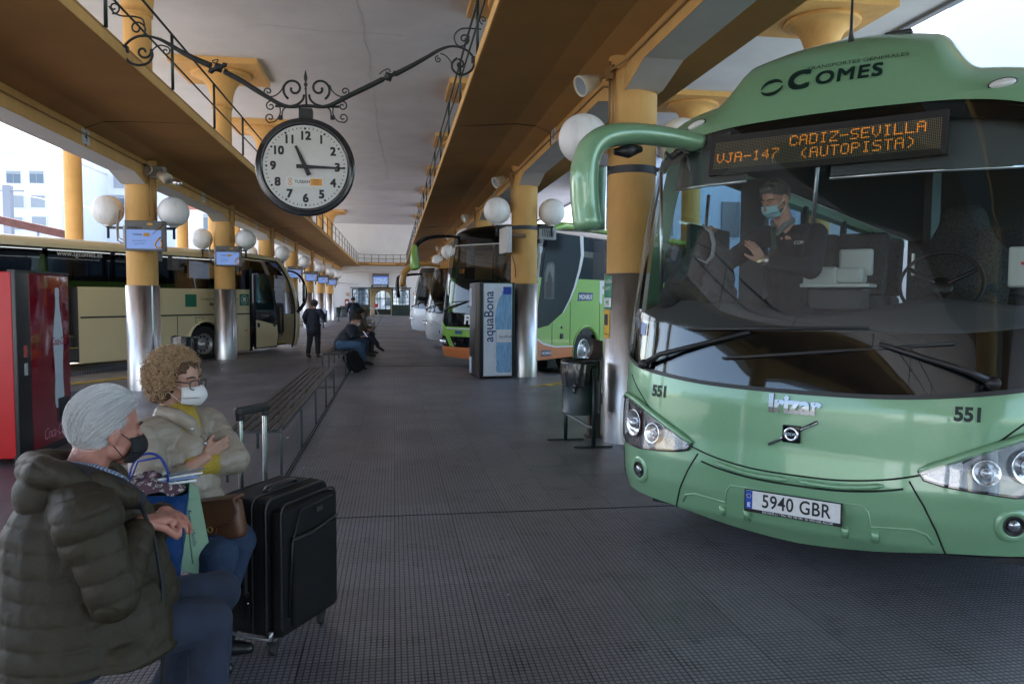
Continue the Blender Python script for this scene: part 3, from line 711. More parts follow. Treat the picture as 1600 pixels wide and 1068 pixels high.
def outside():
    # pixel windows of the near left block: positions found on a facade 88 m away
    def at(px, py, Y):
        d = _F + _R * ((px - 800) / 1180) - _U * ((py - 534) / 1180); t_ = Y / d.y; return d.x * t_, CAM_H + d.z * t_
    Y = 80
    xr, zt = at(95, 243, Y)
    wins = []
    for px, py, k in ((22, 277, 0), (58, 277, 0), (27, 315, 1), (60, 315, 1), (62, 348, 1), (-20, 277, 0), (-14, 315, 1), (25, 349, 1)):
        x, z = at(px, py, Y); wins.append((x, z, 1.25, 1.15, k))
    block('apartment_block', xr - 34, xr, Y, Y + 14, zt, wins, 'white apartment block with shuttered windows seen at the far left edge')
    Y = 92; x0, _ = at(97, 300, Y); x1, _ = at(290, 300, Y); wins = []
    for px, py in ((144, 297), (140, 331), (184, 316), (189, 283), (145, 363), (235, 300), (236, 335)):
        x, z = at(px, py, Y); wins.append((x, z, 1.2 if px < 150 else 1.5, 1.6, (px // 7) % 2))
    block('apartment_block', x0, x1, Y, Y + 12, 26, wins, 'taller white apartment block seen between the first two left columns')
    Y = 70; x0, _ = at(293, 300, Y); x1, _ = at(335, 300, Y)
    r = block('apartment_block', x0, x1 + 8, Y, Y + 10, 10.5, [(x0 + 2.0, 8.0, 1.4, 1.4, 0), (x0 + 5, 8.0, 1.4, 1.4, 0), (x0 + 2, 5, 1.4, 1.4, 1)], 'lower white block with a brick red roof band between the left columns')
    bnd = MB(); bnd.box((0, 4.9, 9.4), (x1 + 8 - x0 + .4, 10.4, .7)); bnd.obj('roof_band', mat('brick_red', (.36, .13, .09), .8), r)
    # low tiled roof and mast by the yard wall
    r = thing('tiled_shelter', 'low shelter with a dark red tiled roof beyond the cream coach', 'shelter', (-26, 46, 2.6))
    m = MB(); m.prism([(-9, 6.2), (7.6, 2.6), (7.6, 2.15), (-9, 5.75)], 0, 1.0, axis='y'); 
    m.obj('roof', mat('red_tiles', (.16, .06, .045), .8, bump=.5, bscale=8, var=.2), r)
    m = MB(); m.box((-1.4, .6, -.4), (15.0, .2, 4.4)); m.obj('wall', bl_white, r)
    x, z = at(12, 290, 50); p = thing('mast', 'grey steel lattice mast with insulators at the far left edge', 'mast', (x, 50, 0))
    m = MB(); m.box((0, 0, z / 2), (.42, .42, z)); m.obj('post', mat('mast_grey', (.22, .24, .28), .6), p)
    m = MB(); m.tube([(-.5, 0, z - .3), (.9, 0, z - .3)], .05, 6); m.tube([(0, 0, z - 3.2), (1.6, 0, z - 3.1)], .06, 6); m.tube([(1.6, 0, z - 3.3), (1.6, 0, z - 2.7)], .08, 6)
    m.obj('crossarm', mat('mast_grey', (.22, .24, .28), .6), p)
    w_ = thing('overhead_wire', 'pair of slack overhead wires running from the mast', 'wire', (x, 50, 0))
    m = MB(); m.tube([(-30, -6, z - 2.5), (0, 0, z - 3.1), (14, 10, z - 5.1), (30, 22, z - 6.2)], .03, 5); m.tube([(0, 0, z - .4), (14, 12, z - 2.4), (34, 26, z - 3.4)], .015, 5); m.obj('wire', alu, w_)
    # yard wall left, long white facades giving the bright surroundings
    spec = [('yard_wall', -34, -33.5, 44, 110, 3.0, 'long white yard wall beyond the left hand bays'),
            ]
    r = thing('yard_wall', 'long white yard wall beyond the left hand bays', 'wall', (-27, 55, 0))
    m = MB(); m.box((0, 0, 1.5), (1, 70, 3.6)); m.obj('wall', bl_white, r)
    r = thing('terrace', 'row of white houses behind the left hand bays further along the hall', 'building', (-24, 125, 0))
    m = MB(); m.box((0, 10, 5), (16, 30, 12)); m.obj('walls', bl_white, r)
    for i in range(5):
        f = MB(); f.box((8.05, -2 + i * 5.2, 4.5), (.1, 1.4, 1.8)); f.obj('window', bl_win, r)
    # behind the viewpoint on the left: seen only as reflections in the coach glass
    for (x, y, wd, dp, hh, lab) in ((-48, -8, 14, 26, 9, 'white apartment row left of the yard mirrored in the coach glass'), (-44, 26, 10, 18, 7, 'low white building left of the yard'), (-30, -52, 30, 12, 8, 'white building at the yard entrance behind the viewpoint')):
        r = thing('apartment_block', lab, 'building', (x, y, 0)); m = MB(); m.box((0, 0, hh / 2 - .3), (wd, dp, hh + .6)); m.obj('walls', bl_white, r)
        for i in range(6):
            for k in range(int(hh // 3)):
                f = MB(); f.box((wd / 2 + .03, -dp / 2 + dp * (i + .5) / 6, 2 + 3 * k), (.1, 1.4, 1.4)); f.obj('window', bl_win, r)
    # right hand white building above the coach roof and along the right yard
    x, z = at(1483, 20, 22)
    r = thing('warehouse', 'tall blank white building to the right above the green coach', 'building', (x + 9, 22, 0))
    m = MB(); m.box((0, 8, 9), (18, 16, 19)); m.obj('walls', bl_white, r)
    m = MB(); m.box((-12.2, 14, 6.5), (6.4, 10, 14)); m.obj('shaded_wing', mat('facade_blue_shade', (.45, .55, .72), .9), r)  # blue colour paints in the shaded face of the white building
    for i in range(4):
        f = MB(); f.box((-9 + 1.5 * i - 6, 8.95, 5 + (i % 2) * 3), (.8, .12, 1.5)); f.obj('window', bl_win, r)
    r = thing('yard_wall', 'white boundary building beyond the right hand coaches', 'building', (30, 50, 0))
    m = MB(); m.box((2, 0, 3.4), (6, 56, 7)); m.obj('walls', bl_white, r)
    for i in range(12):
        f = MB(); f.box((-1.05, -25 + i * 4.6, 4.6), (.1, 1.1, 1.4)); f.obj('window', bl_win, r)
    r = thing('annex_building', 'pale house across the yard seen through the coach side windows', 'building', (24, 13, 0))
    m = MB(); m.box((0, 0, 3.5), (8, 26, 8)); m.obj('walls', mat('facade_glass_tint', (.45, .62, .66), .9), r)  # tint of the coach glass put into the wall colour
    for i in range(7):
        f = MB(); f.box((-4.05, -11.5 + i * 3.7, 4.4), (.1, .9, 1.3)); f.obj('window', bl_win, r)
outside()
# ================================================================== COACHES
def interp(tab):
    xs = [a for a, b_ in tab]; ys = [b_ for a, b_ in tab]
    return lambda z: float(np.interp(z, xs, ys))
class Shell:
    """rounded coach front: plan superellipse that leans back with height"""
    def __init__(s, w, a, n, d0, wz=None):
        s.w = w; s.a = a; s.n = n; s.d0 = interp(d0); s.wz = interp(wz or [(0, 0), (4, 0)])
    def W(s, z): return s.w + s.wz(z)
    def at(s, t, z):
        th = t * PI / 2; e = 2 / s.n
        return (s.W(z) * math.copysign(abs(math.sin(th)) ** e, th), s.a * (1 - max(0, math.cos(th)) ** e) + s.d0(z) * (1 - 0.35 * abs(t) ** 3))
    def dep(s, lat, z):
        u = min(1, abs(lat) / s.W(z)); return s.at(math.asin(u ** (s.n / 2)) / (PI / 2), z)[1]
    def P(s, lat, z, off=0.0):
        """point on the skin lifted off it along its normal"""
        W = s.W(z) * .998; l = max(-W, min(W, lat)); d = s.dep(l, z); e = .012
        l2 = min(W, l + e); l1 = max(-W, l - e)
        dx = (s.dep(l2, z) - s.dep(l1, z)) / (l2 - l1); dz = (s.dep(l, z + e) - s.dep(l, z - e)) / (2 * e)
        n = Vector((dx, -1, dz)).normalized()
        return Vector((lat, d, z)) + n * off
    def T(s, lat, z): return math.copysign(math.asin(min(1, abs(lat) / s.W(z)) ** (s.n / 2)) / (PI / 2), lat)
def curve(tab):
    """smooth curve through (lat, z) points"""
    xs = [p[0] for p in tab]; ys = [p[1] for p in tab]
    def f(x):
        i = max(0, min(len(xs) - 2, next((k for k in range(len(xs) - 1) if x <= xs[k + 1]), len(xs) - 2)))
        def m(k):
            if k <= 0: return (ys[1] - ys[0]) / (xs[1] - xs[0])
            if k >= len(xs) - 1: return (ys[-1] - ys[-2]) / (xs[-1] - xs[-2])
            return (ys[k + 1] - ys[k - 1]) / (xs[k + 1] - xs[k - 1])
        h_ = xs[i + 1] - xs[i]; u = (x - xs[i]) / h_
        u = max(-.6, min(1.6, u))
        return (2 * u ** 3 - 3 * u * u + 1) * ys[i] + (u ** 3 - 2 * u * u + u) * h_ * m(i) + (-2 * u ** 3 + 3 * u * u) * ys[i + 1] + (u ** 3 - u * u) * h_ * m(i + 1)
    return f
def skin(S, lo, hi, t0=-1.0, t1=1.0, nt=72, nz=14, off=0.0, lim=None):
    """piece of the front between two height curves lo(lat), hi(lat)"""
    mb = MB(); rows = []
    for j in range(nz + 1):
        row = []
        for i in range(nt + 1):
            t = t0 + (t1 - t0) * i / nt; zz = 1.2
            for _ in range(3):
                x, y = S.at(t, zz); a, b_ = lo(x), hi(x); zz = a + (b_ - a) * j / nz
            x, y = S.at(t, zz)
            if off: p = S.P(x, zz, off)
            else: p = Vector((x, y, zz))
            row.append(p)
        rows.append(row)
    mb.grid(rows, flip=False); return mb
def patch(S, poly, off, n=14):
    """flat outline (lat, z) laid on the skin"""
    bm = bmesh.new(); vs = [bm.verts.new((p[0], 0, p[1])) for p in poly]; bm.faces.new(vs)
    bmesh.ops.triangulate(bm, faces=bm.faces[:])
    for _ in range(n):
        es = [e for e in bm.edges if e.calc_length() > .07]
        if not es: break
        bmesh.ops.subdivide_edges(bm, edges=es, cuts=1); bmesh.ops.triangulate(bm, faces=[f for f in bm.faces if len(f.verts) > 3])
    for v in bm.verts: v.co = S.P(v.co.x, v.co.z, off)
    mb = MB(); mb.bm(bm, True); return mb
def front_text(S, txt, lat, z, size, m, parent, name='lettering', off=.004, tilt=0.0, depth=0.0, **kw):
    vs, fs = text2d(txt, size, fine=.03 if size > .08 else 0, **kw); c, s_ = math.cos(tilt), math.sin(tilt)
    pts = [(lat + a * c - b_ * s_, z + a * s_ + b_ * c) for a, b_ in vs]
    mb = MB(); mb.add([S.P(a, b_, off) for a, b_ in pts], fs)
    if depth:
        bm = bmesh.new(); me = mb.mesh('x'); bm.from_mesh(me); bpy.data.meshes.remove(me)
        r = bmesh.ops.extrude_face_region(bm, geom=bm.faces[:]); 
        for e in r['geom']:
            if isinstance(e, bmesh.types.BMVert): e.co.y -= depth
        mb = MB(); mb.bm(bm)
    return mb.obj(name, m, parent)
def seam(S, pts, m, parent, r=.005, off=.001, name='panel_gap'):
    f = []
    for i in range(len(pts) - 1):
        for k in range(6):
            u = k / 6; f.append((pts[i][0] * (1 - u) + pts[i + 1][0] * u, pts[i][1] * (1 - u) + pts[i + 1][1] * u))
    f.append(pts[-1]); mb = MB(); mb.tube([S.P(a, b_, off) for a, b_ in f], r, 5); return mb.obj(name, m, parent)

paint_green = mat('metallic_green_paint', (0.205, 0.395, 0.225), .34, .15, var=.03, vscale=60, coat=.8)
def flake():
    b = paint_green.node_tree.nodes['Principled BSDF']; b.inputs['Coat Roughness'].default_value = .06
flake()
gap_m = mat('panel_gap_black', (.006, .012, .009), .8)
dark_teal = mat('dark_teal_print', (.001, .018, .014), .5)
windscreen = glass('coach_windscreen', (.80, .87, .86), base=.012, gloss=.95)
side_glass = glass('coach_side_glass', (.42, .60, .62), base=.03)
smoke_glass = glass('smoked_side_glass', (.12, .13, .14), base=.0, ior=1.4)
black_gloss = mat('black_gloss_panel', (.006, .007, .008), .06, spec=.4)
lens_clear = glass('lamp_cover', (.93, .95, .96), base=.05)
int_dark = mat('cabin_trim', (.042, .044, .047), .7, bump=.2, bscale=120)
int_mid = mat('cabin_grey_vinyl', (.072, .075, .08), .6, bump=.15, bscale=90)
fabric_seat = mat('seat_moquette', (.06, .062, .065), .9, var=.7, vscale=70, bump=.5, bscale=160)
def wheel_parts(parent, x, y, z, r, side, rim_m, n=0):
    """tyre and dished rim; side = which way the outer face looks along x"""
    t = MB(); A = Matrix.Translation((x, y, z)) @ Matrix.Rotation(PI / 2 * side, 4, 'Y')
    t.lathe([(r * .56, .02), (r * .62, .05), (r * .93, .055), (r * .985, .03), (r, -.02), (r, -.2), (r * .93, -.26), (r * .5, -.26)], 48, M=A)
    o = t.obj('tyre', rubber, parent)
    t = MB(); t.lathe([(r * .58, .03), (r * .55, .045), (r * .52, .02), (r * .48, -.03), (r * .30, -.04), (r * .27, .02), (r * .17, .03), (r * .155, .075), (.001, .08)], 40, M=A)
    for k in range(10):
        a = 2 * PI * k / 10; q = A @ Matrix.Translation((r * .225 * math.cos(a), r * .225 * math.sin(a), .035)); t.lathe([(.016, -.02), (.016, .02), (.001, .025)], 8, M=q)
        q = A @ Matrix.Translation((r * .40 * math.cos(a), r * .40 * math.sin(a), -.032)); 
    t.obj('rim', rim_m, o)
    h_ = MB()
    for k in range(10):
        a = 2 * PI * (k + .5) / 10; q = A @ Matrix.Translation((r * .40 * math.cos(a), r * .40 * math.sin(a), -.028)); h_.lathe([(.034, 0), (.001, .003)], 12, M=q)
    h_.obj('vent', plastic_black, o)
    return o
def side_poly(S, x, L, zb, zt, arches, nfront=10, holes=None):
    """outline (y, z) of the lower side with round wheel arches"""
    pts = []
    for i in range(nfront + 1):
        z = zb + (zt - zb) * i / nfront; pts.append((S.at(1, z)[1], z))
    pts.append((L, zt)); pts.append((L, zb))
    for (yc, zc, r) in sorted(arches, reverse=True):
        c_ = zb - zc; h_ = math.sqrt(max(0, r * r - c_ * c_))
        a0 = math.atan2(c_, h_); 
        for k in range(15):
            a = a0 + (PI - 2 * a0) * k / 14; pts.append((yc + r * math.cos(a), zc + r * math.sin(a)))
    return pts
def roof_mesh(S, z0, L, A=.31, tau=.22, dome=0.0, dw=(.52, .84), dl=.35, k=2.4, crown=0.0, sh=0.0):
    W = S.W(z0); mb = MB(); rows = []
    dl_ = [0, .02, .05, .09, .14, .2, .28, .38, .5, .65, .85, 1.1, 1.5, 2.2, 3.5, L]
    def sm(a, b_, x): x = max(0, min(1, (x - a) / (b_ - a))); return x * x * (3 - 2 * x)
    n = 110
    for d in dl_:
        row = []
        for i in range(n + 1):
            t = -1 + 2 * i / n; lat, db = S.at(t, z0); e = W - abs(lat)
            dd = (d * k * e) / (d + k * e + 1e-6); D = (1 - sm(dw[0], dw[1], abs(lat - sh))) * (1 - crown * ((lat - sh) / .7) ** 2)
            z = z0 + A * (1 - math.exp(-dd / tau)) + dome * D * (1 - math.exp(-d / dl))
            y = db + d if d < L else L
            row.append((lat, min(y, L), z))
        rows.append(row)
    mb.grid(rows, flip=False); return mb
def seat(parent, x, y, z, w_=.46, m=fabric_seat, face=-1, big=False):
    s = MB(); s.box((x, y, z + .42), (w_, .46, .16), bev=.06)
    s.obj('seat', m, parent)
    b_ = MB(); M = Matrix.Translation((x, y - face * .24, z + .5)) @ Matrix.Rotation(R(-12) * face * -1, 4, 'X')
    hh = .72 if big else .62
    if big:
        b_.prism([(-.27, 0), (-.29, .25), (-.27, .42), (-.20, .50), (-.155, .60), (-.13, .70), (-.09, .745), (.09, .745), (.13, .70), (.155, .60), (.20, .50), (.27, .42), (.29, .25), (.27, 0)], -.05, .05, axis='y', M=M)
        bm = bmesh.new(); me = b_.mesh('x'); bm.from_mesh(me); bpy.data.meshes.remove(me); bmesh.ops.remove_doubles(bm, verts=bm.verts, dist=1e-4)
        bmesh.ops.bevel(bm, geom=[e for e in bm.edges if e.calc_face_angle(0) > .9], offset=.025, segments=2, affect='EDGES'); b_ = MB(); b_.bm(bm, True)
    else: b_.box((0, 0, hh / 2), (w_, .11, hh), M=M, bev=.05)
    b_.obj('backrest', m, parent)

# dot matrix letters, 5 x 7
DM = {'V': '10001 10001 10001 10001 10001 01010 00100', 'J': '00111 00010 00010 00010 00010 10010 01100', 'A': '01110 10001 10001 11111 10001 10001 10001',
      '-': '00000 00000 00000 11111 00000 00000 00000', '1': '00100 01100 00100 00100 00100 00100 01110', '4': '00010 00110 01010 10010 11111 00010 00010', '7': '11111 00001 00010 00100 01000 01000 01000',
      'C': '01110 10001 10000 10000 10000 10001 01110', 'D': '11110 10001 10001 10001 10001 10001 11110', 'I': '01110 00100 00100 00100 00100 00100 01110', 'Z': '11111 00001 00010 00100 01000 10000 11111',
      'S': '01111 10000 10000 01110 00001 00001 11110', 'E': '11111 10000 10000 11110 10000 10000 11111', 'L': '10000 10000 10000 10000 10000 10000 11111', 'U': '10001 10001 10001 10001 10001 10001 01110',
      'T': '11111 00100 00100 00100 00100 00100 00100', 'O': '01110 10001 10001 10001 10001 10001 01110', 'P': '11110 10001 10001 11110 10000 10000 10000', '(': '00010 00100 01000 01000 01000 00100 00010',
      ')': '01000 00100 00010 00010 00010 00100 01000', ' ': '00000 ' * 6 + '00000', '5': '11111 10000 11110 00001 00001 10001 01110', '9': '01110 10001 10001 01111 00001 00010 01100'}
def dots(txt, cx_, cy_, pitch):
    n = len(txt) * 6 - 1; on = []
    for i, ch in enumerate(txt):
        g = DM[ch].split()
        for r_ in range(7):
            for c_ in range(5):
                if g[r_][c_] == '1': on.append((cx_ + (i * 6 + c_), cy_ + (6 - r_)))
    return on
def led_board(parent, P0, ux, uz, cols, rows, pitch, texts, m_on, m_off):
    """P0 lower left corner"""
    on = set()
    for t_, a, b_ in texts: on |= set(dots(t_, a, b_, pitch))
    A, B = MB(), MB(); ux = Vector(ux); uz = Vector(uz); P0 = Vector(P0)
    for i in range(cols):
        for j in range(rows):
            lit = (i, j) in on; s_ = pitch * (.33 if lit else .24); p = P0 + ux * ((i + .5) * pitch) + uz * ((j + .5) * pitch)
            (A if lit else B).add([p - ux * s_ - uz * s_, p + ux * s_ - uz * s_, p + ux * s_ + uz * s_, p - ux * s_ + uz * s_], [(0, 1, 2, 3)])
    return A, B
led_on = mat('amber_led', (.4, .15, .02), .5, emit=(1.0, .33, .03), estr=.13)
led_off = mat('unlit_led', (.22, .2, .11), .6)

def wiper(parent, P, m=plastic_black):
    """P: list of points pivot, elbow, tip of arm; blade ends"""
    a = MB(); a.tube([P[0], P[1], P[2]], [.022, .018, .012], 6); a.tube([P[0] + Vector((0, .02, 0)), P[0] + Vector((0, -.03, 0))], .032, 12)
    o = a.obj('wiper_arm', m, parent)
    b_ = MB(); b_.tube([P[3], (P[3] + P[4]) / 2 + Vector((0, -.01, .0)), P[4]], [.008, .013, .008], 6); b_.obj('wiper_blade', m, o)

def green_coach():
    GX, GY, ANG = 2.2125, 3.8945, R(44.5)
    root = thing('coach', 'metallic green coach showing VJA-147 CADIZ-SEVILLA, parked nose in at the right front', 'coach', (GX, GY, 0), -ANG)
    S = Shell(1.31, .72, 2.8, [(.2, .13), (.3, .05), (.45, .01), (.6, .0), (.75, .02), (1.0, .03), (1.1, .05), (1.45, .13), (2.0, .30), (2.6, .54), (2.9, .66)],
              [(.2, -.05), (.4, 0), (1.1, 0), (1.6, .0), (2.2, -.01), (2.6, -.04), (2.9, -.10)])
    L = 12.2
    zbot = curve([(-1.31, .30), (-.74, .29), (-.36, .235), (0, .195), (.36, .195), (.72, .28), (1.31, .30)])
    zbot = curve([(-1.31, .31), (-.9, .30), (-.72, .285), (-.36, .225), (0, .195), (.36, .225), (.72, .285), (.9, .30), (1.31, .31)])
    wsb = curve([(-1.32, 1.27), (-1.18, 1.19), (-1.08, 1.15), (-.74, 1.105), (-.44, 1.085), (0, 1.078), (.44, 1.085), (.74, 1.11), (1.08, 1.16), (1.18, 1.20), (1.32, 1.28)])
    wst = curve([(-1.32, 2.50), (-1.15, 2.62), (-.94, 2.69), (-.69, 2.725), (-.39, 2.735), (0, 2.74), (.39, 2.735), (.69, 2.725), (.94, 2.69), (1.15, 2.62), (1.32, 2.50)])
    flat = lambda z: (lambda x: z)
    hood = curve([(-1.30, 1.30), (-1.16, 1.10), (-1.06, 1.0), (-.82, .79), (-.57, .685), (-.28, .63), (0, .62), (.28, .63), (.57, .685), (.82, .79), (1.06, 1.0), (1.16, 1.10), (1.30, 1.30)])
    # lower skin in two pieces: bumper and hood, with a pressed lip between
    def hlo(x): return min(max(hood(x), zbot(x) + .02), wsb(x) - .004)
    skin(S, zbot, hlo, nz=22, nt=96).obj('bumper', paint_green, root)
    skin(S, lambda x: hlo(x) + .0, wsb, nz=16, nt=96, off=.006).obj('bonnet', paint_green, root)
    seam(S, [(x / 20, hood(x / 20) - .004) for x in range(-23, 24)], gap_m, root, r=.006, off=.003, name='panel_gap')
    # lip grooves below the bonnet
    for x0, x1 in ((-.46, -.03), (.03, .46)):
        m = MB(); m.tube([S.P(x0 + (x1 - x0) * i / 12, hood(x0 + (x1 - x0) * i / 12) - .035 - .006 * math.sin(PI * i / 12), .002) for i in range(13)], [.006] + [.016] * 11 + [.006], 8); m.obj('lip', paint_green, root)
    seam(S, [(x / 20, hood(x / 20) - .062 ) for x in range(-11, 12)], gap_m, root, r=.006, off=.0, name='panel_gap')
    for s_ in (-1, 1):
        seam(S, [(s_ * .575, .66), (s_ * .645, .54), (s_ * .70, .42), (s_ * .745, .285)], gap_m, root, r=.005, off=.001)
        seam(S, [(s_ * 1.235, .60), (s_ * 1.25, .45), (s_ * 1.24, .33)], gap_m, root, r=.003, off=.0)
    # pressed recesses low in the bumper
    rec = mat('green_paint_recess', (.09, .24, .135), .4, .3)
    m = MB(); m.tube([S.P(a, b_, .0) for a, b_ in ((-.69, .335), (-.66, .385), (-.60, .405), (-.40, .385), (-.385, .47), (-.36, .50), (.36, .50), (.385, .47), (.40, .385), (.60, .405), (.66, .385), (.69, .335))], .007, 6)
    m.obj('pressing', paint_green, root)
    for x in (-.42, -.27, .27, .42): m = MB(); m.tube([S.P(x, .30, -.004), S.P(x, .36, .004)], .02, 8); m.obj('pressing', paint_green, root)
    # underside
    m = MB(); rows = []
    for z, k in ((.31, 1.0), (.24, .93)): rows.append([(S.at(t / 20, .3)[0] * k, S.at(t / 20, .3)[1] + (1 - k) * 2, z) for t in range(-20, 21)])
    m.grid(rows); m.add([(-1.1, .4, .25), (1.1, .4, .25), (1.1, L, .25), (-1.1, L, .25)], [(0, 1, 2, 3)]); m.box((-1.0, .52, .25), (.14, .1, .12)); m.box((1.02, .52, .25), (.14, .1, .12)); m.obj('underbody', plastic_black, root)
    # sides
    arches = [(2.55, .33, .58), (8.9, .33, .58)]
    for s_ in (-1, 1):
        x = s_ * 1.31; pts = side_poly(S, x, L, .30, 1.50, arches)
        m = MB(); m.prism(pts, x - .012 * s_, x, axis='x'); m.obj('side_panel', paint_green, root)
        g = MB(); g.grid([[(s_ * S.W(z), S.at(1, z)[1] + .18 + (z - 1.5) * .1, z), (s_ * S.W(z), L - .3, z)] for z in (1.5, 1.9, 2.3, 2.66)]); g.obj('side_window', side_glass, root)
        f = MB(); f.grid([[(s_ * (S.W(z) + .004), S.at(1, z)[1] - .0, z), (s_ * (S.W(z) + .004), S.at(1, z)[1] + .2 + (z - 1.5) * .1, z)] for z in (1.5, 1.9, 2.3, 2.62)], smooth=True); f.obj('pillar', paint_green, root)
        f = MB(); f.grid([[(s_ * S.W(z), S.at(1, z)[1], z) for z in (2.60, 2.66, 2.72, 2.76)], [(s_ * S.W(z), L, z) for z in (2.60, 2.66, 2.72, 2.76)]]); f.obj('cant_rail', paint_green, root)
        for y in (2.9, 4.9, 6.9, 8.9, 10.6): q = MB(); q.box((s_ * 1.262, y, 2.08), (.06, .12, 1.2)); q.obj('window_post', int_dark, root)
        for yc, zc, r in arches:
            q = MB(); q.lathe([(r, -.02), (r, .5)], 24, M=Matrix.Translation((s_ * 1.29, yc, zc)) @ Matrix.Rotation(-PI / 2 * s_, 4, 'Y')); q.obj('wheel_arch', plastic_black, root)
            wheel_parts(root, s_ * 1.20, yc, .33, .48, s_, alu)
    # forehead and roof
    skin(S, wst, flat(2.77), nz=8, nt=96, t0=-.995, t1=.995).obj('forehead', paint_green, root)
    roof_mesh(S, 2.765, L, A=.31, tau=.22, dome=.33, dw=(.56, .80), dl=.24, crown=.3, sh=-.05).obj('roof', paint_green, root)
    # windscreen: glass, black surround
    TW = .958
    skin(S, lambda x: wsb(x) + .0, lambda x: wst(x) - .005, nz=30, nt=96, t0=-TW, t1=TW, off=.003).obj('windscreen', windscreen, root)
    skin(S, lambda x: wsb(x) - .012, lambda x: wsb(x) + .012, nz=2, nt=96, t0=-.995, t1=.995, off=.012).obj('windscreen_seal', plastic_black, root)
    dashz = curve([(-1.3, 1.50), (-1.0, 1.46), (-.4, 1.43), (.2, 1.44), (.8, 1.45), (1.3, 1.52)])
    skin(S, lambda x: wsb(x) - .01, lambda x: dashz(x) - .015, nz=8, nt=96, t0=-.99, t1=.99, off=-.012).obj('black_band', black_gloss, root)
    skin(S, lambda x: wst(x) - .10, lambda x: wst(x) + .01, nz=4, nt=96, t0=-.99, t1=.99, off=-.012).obj('black_band', black_gloss, root)
    for s_ in (-1, 1):
        a, b_ = (.90, .965) if s_ > 0 else (-.965, -.90)
        skin(S, lambda x: wsb(x), lambda x: wst(x), nz=14, nt=8, t0=a, t1=b_, off=-.012).obj('black_band', black_gloss, root)
        a, b_ = (.955, 1.0) if s_ > 0 else (-1.0, -.955)
        skin(S, lambda x: wsb(x) - .01, lambda x: wst(x) + .02, nz=14, nt=6, t0=a, t1=b_, off=.005).obj('pillar', paint_green, root)
    # dashboard
    m = MB(); rows = []
    for k, (dy, dz) in enumerate(((.012, -.42), (.02, -.2), (.03, -.02), (.06, .0), (.25, .03), (.5, .07), (.56, .03), (.58, -.5))):
        rows.append([(x / 10 * .985, S.dep(x / 10, 1.44) + dy, dashz(x / 10) + dz + (.10 * math.exp(-((x / 10 - .62) / .35) ** 2) if .2 < dy < .57 else 0) + (.13 * math.exp(-((x / 10 + .75) / .35) ** 2) if .2 < dy < .57 else 0)) for x in range(-13, 14)])
    m.grid(rows, flip=True); m.obj('dashboard', int_mid, root)
    # cabin lining
    m = MB(); m.box((0, 6.5, .62), (2.4, 11.0, .04)); m.box((.1, 7.0, 1.12), (2.3, 10.0, .04)); m.obj('cabin_floor', int_dark, root)
    m = MB(); m.box((0, 6.6, 2.745), (2.36, 11, .03)); m.box((0, 12.1, 1.9), (2.4, .04, 1.7)); m.obj('cabin_ceiling', int_dark, root)
    m = MB(); m.box((0, 12.06, 2.15), (1.5, .01, .6)); m.obj('rear_window_liner', int_mid, root)
    m = MB(); m.box((.38, 2.15, 1.75), (.05, .5, 2.0)); m.box((-1.15, 2.75, 1.85), (.22, .14, 1.7)); m.box((-1.05, 1.35, 1.4), (.3, .3, .35), bev=.05)
    m.obj('partition', int_dark, root)
    m = MB()
    for s_ in (-1, 1): m.box((s_ * 1.27, 7.0, .9), (.02, 10.2, 1.16))
    m.box((1.27, 1.6, 1.2), (.02, .8, .7)); m.obj('side_lining', int_dark, root)
    # overhead locker and sun blinds behind the screen
    m = MB(); m.box((0, 1.35, 2.66), (2.2, 1.0, .12), bev=.03); m.obj('overhead_locker', int_dark, root)
    for x0, x1, zb in ((-1.05, -.50, 2.36), (.02, 1.02, 2.33)):
        m = MB(); rows = []
        for z in (zb, 2.5, 2.64): rows.append([(x0 + (x1 - x0) * i / 8, S.dep(x0 + (x1 - x0) * i / 8, z) + .10, z) for i in range(9)])
        m.grid(rows); o = m.obj('sun_blind', mat('blind_grey', (.085, .09, .095), .8), root)
        b_ = MB(); b_.tube([rows[0][0], rows[0][4], rows[0][8]], .012, 6); b_.obj('blind_bar', alu, o)
    # destination display
    x0, x1, z0, z1 = -.70, .605, 2.435, 2.64; yy = .50; tilt = .24
    up = Vector((0, tilt, 1)).normalized(); d_ = thing('destination_display', None, None); d_.parent = root
    m = MB(); q = [(x0 - .03, -.03), (x1 + .03, -.03), (x1 + .03, .235), (x0 - .03, .235)]
    Pd = lambda u, v, o=0: Vector((u, yy + o, z0)) + up * v
    m.add([Pd(u, v) for u, v in q] + [Pd(u, v, .07) for u, v in q], [(0, 1, 2, 3), (7, 6, 5, 4), (0, 4, 5, 1), (1, 5, 6, 2), (2, 6, 7, 3), (3, 7, 4, 0)]); m.obj('casing', mat('display_case', (.012, .012, .013), .5), d_)
    pitch = (x1 - x0) / 134
    A, B = led_board(d_, Pd(x0, .006, -.004), (1, 0, 0), up, 134, 19, pitch, [('VJA-147', 2, 4), ('CADIZ-SEVILLA', 49, 11), ('(AUTOPISTA)', 56, 2)], led_on, led_off)
    A.obj('lit_dots', led_on, d_)['kind'] = 'stuff'; B.obj('unlit_dots', led_off, d_)['kind'] = 'stuff'
    # lettering on the forehead and bonnet
    def roof_P(lat, z):  # point on the dome front for a wanted height
        return None
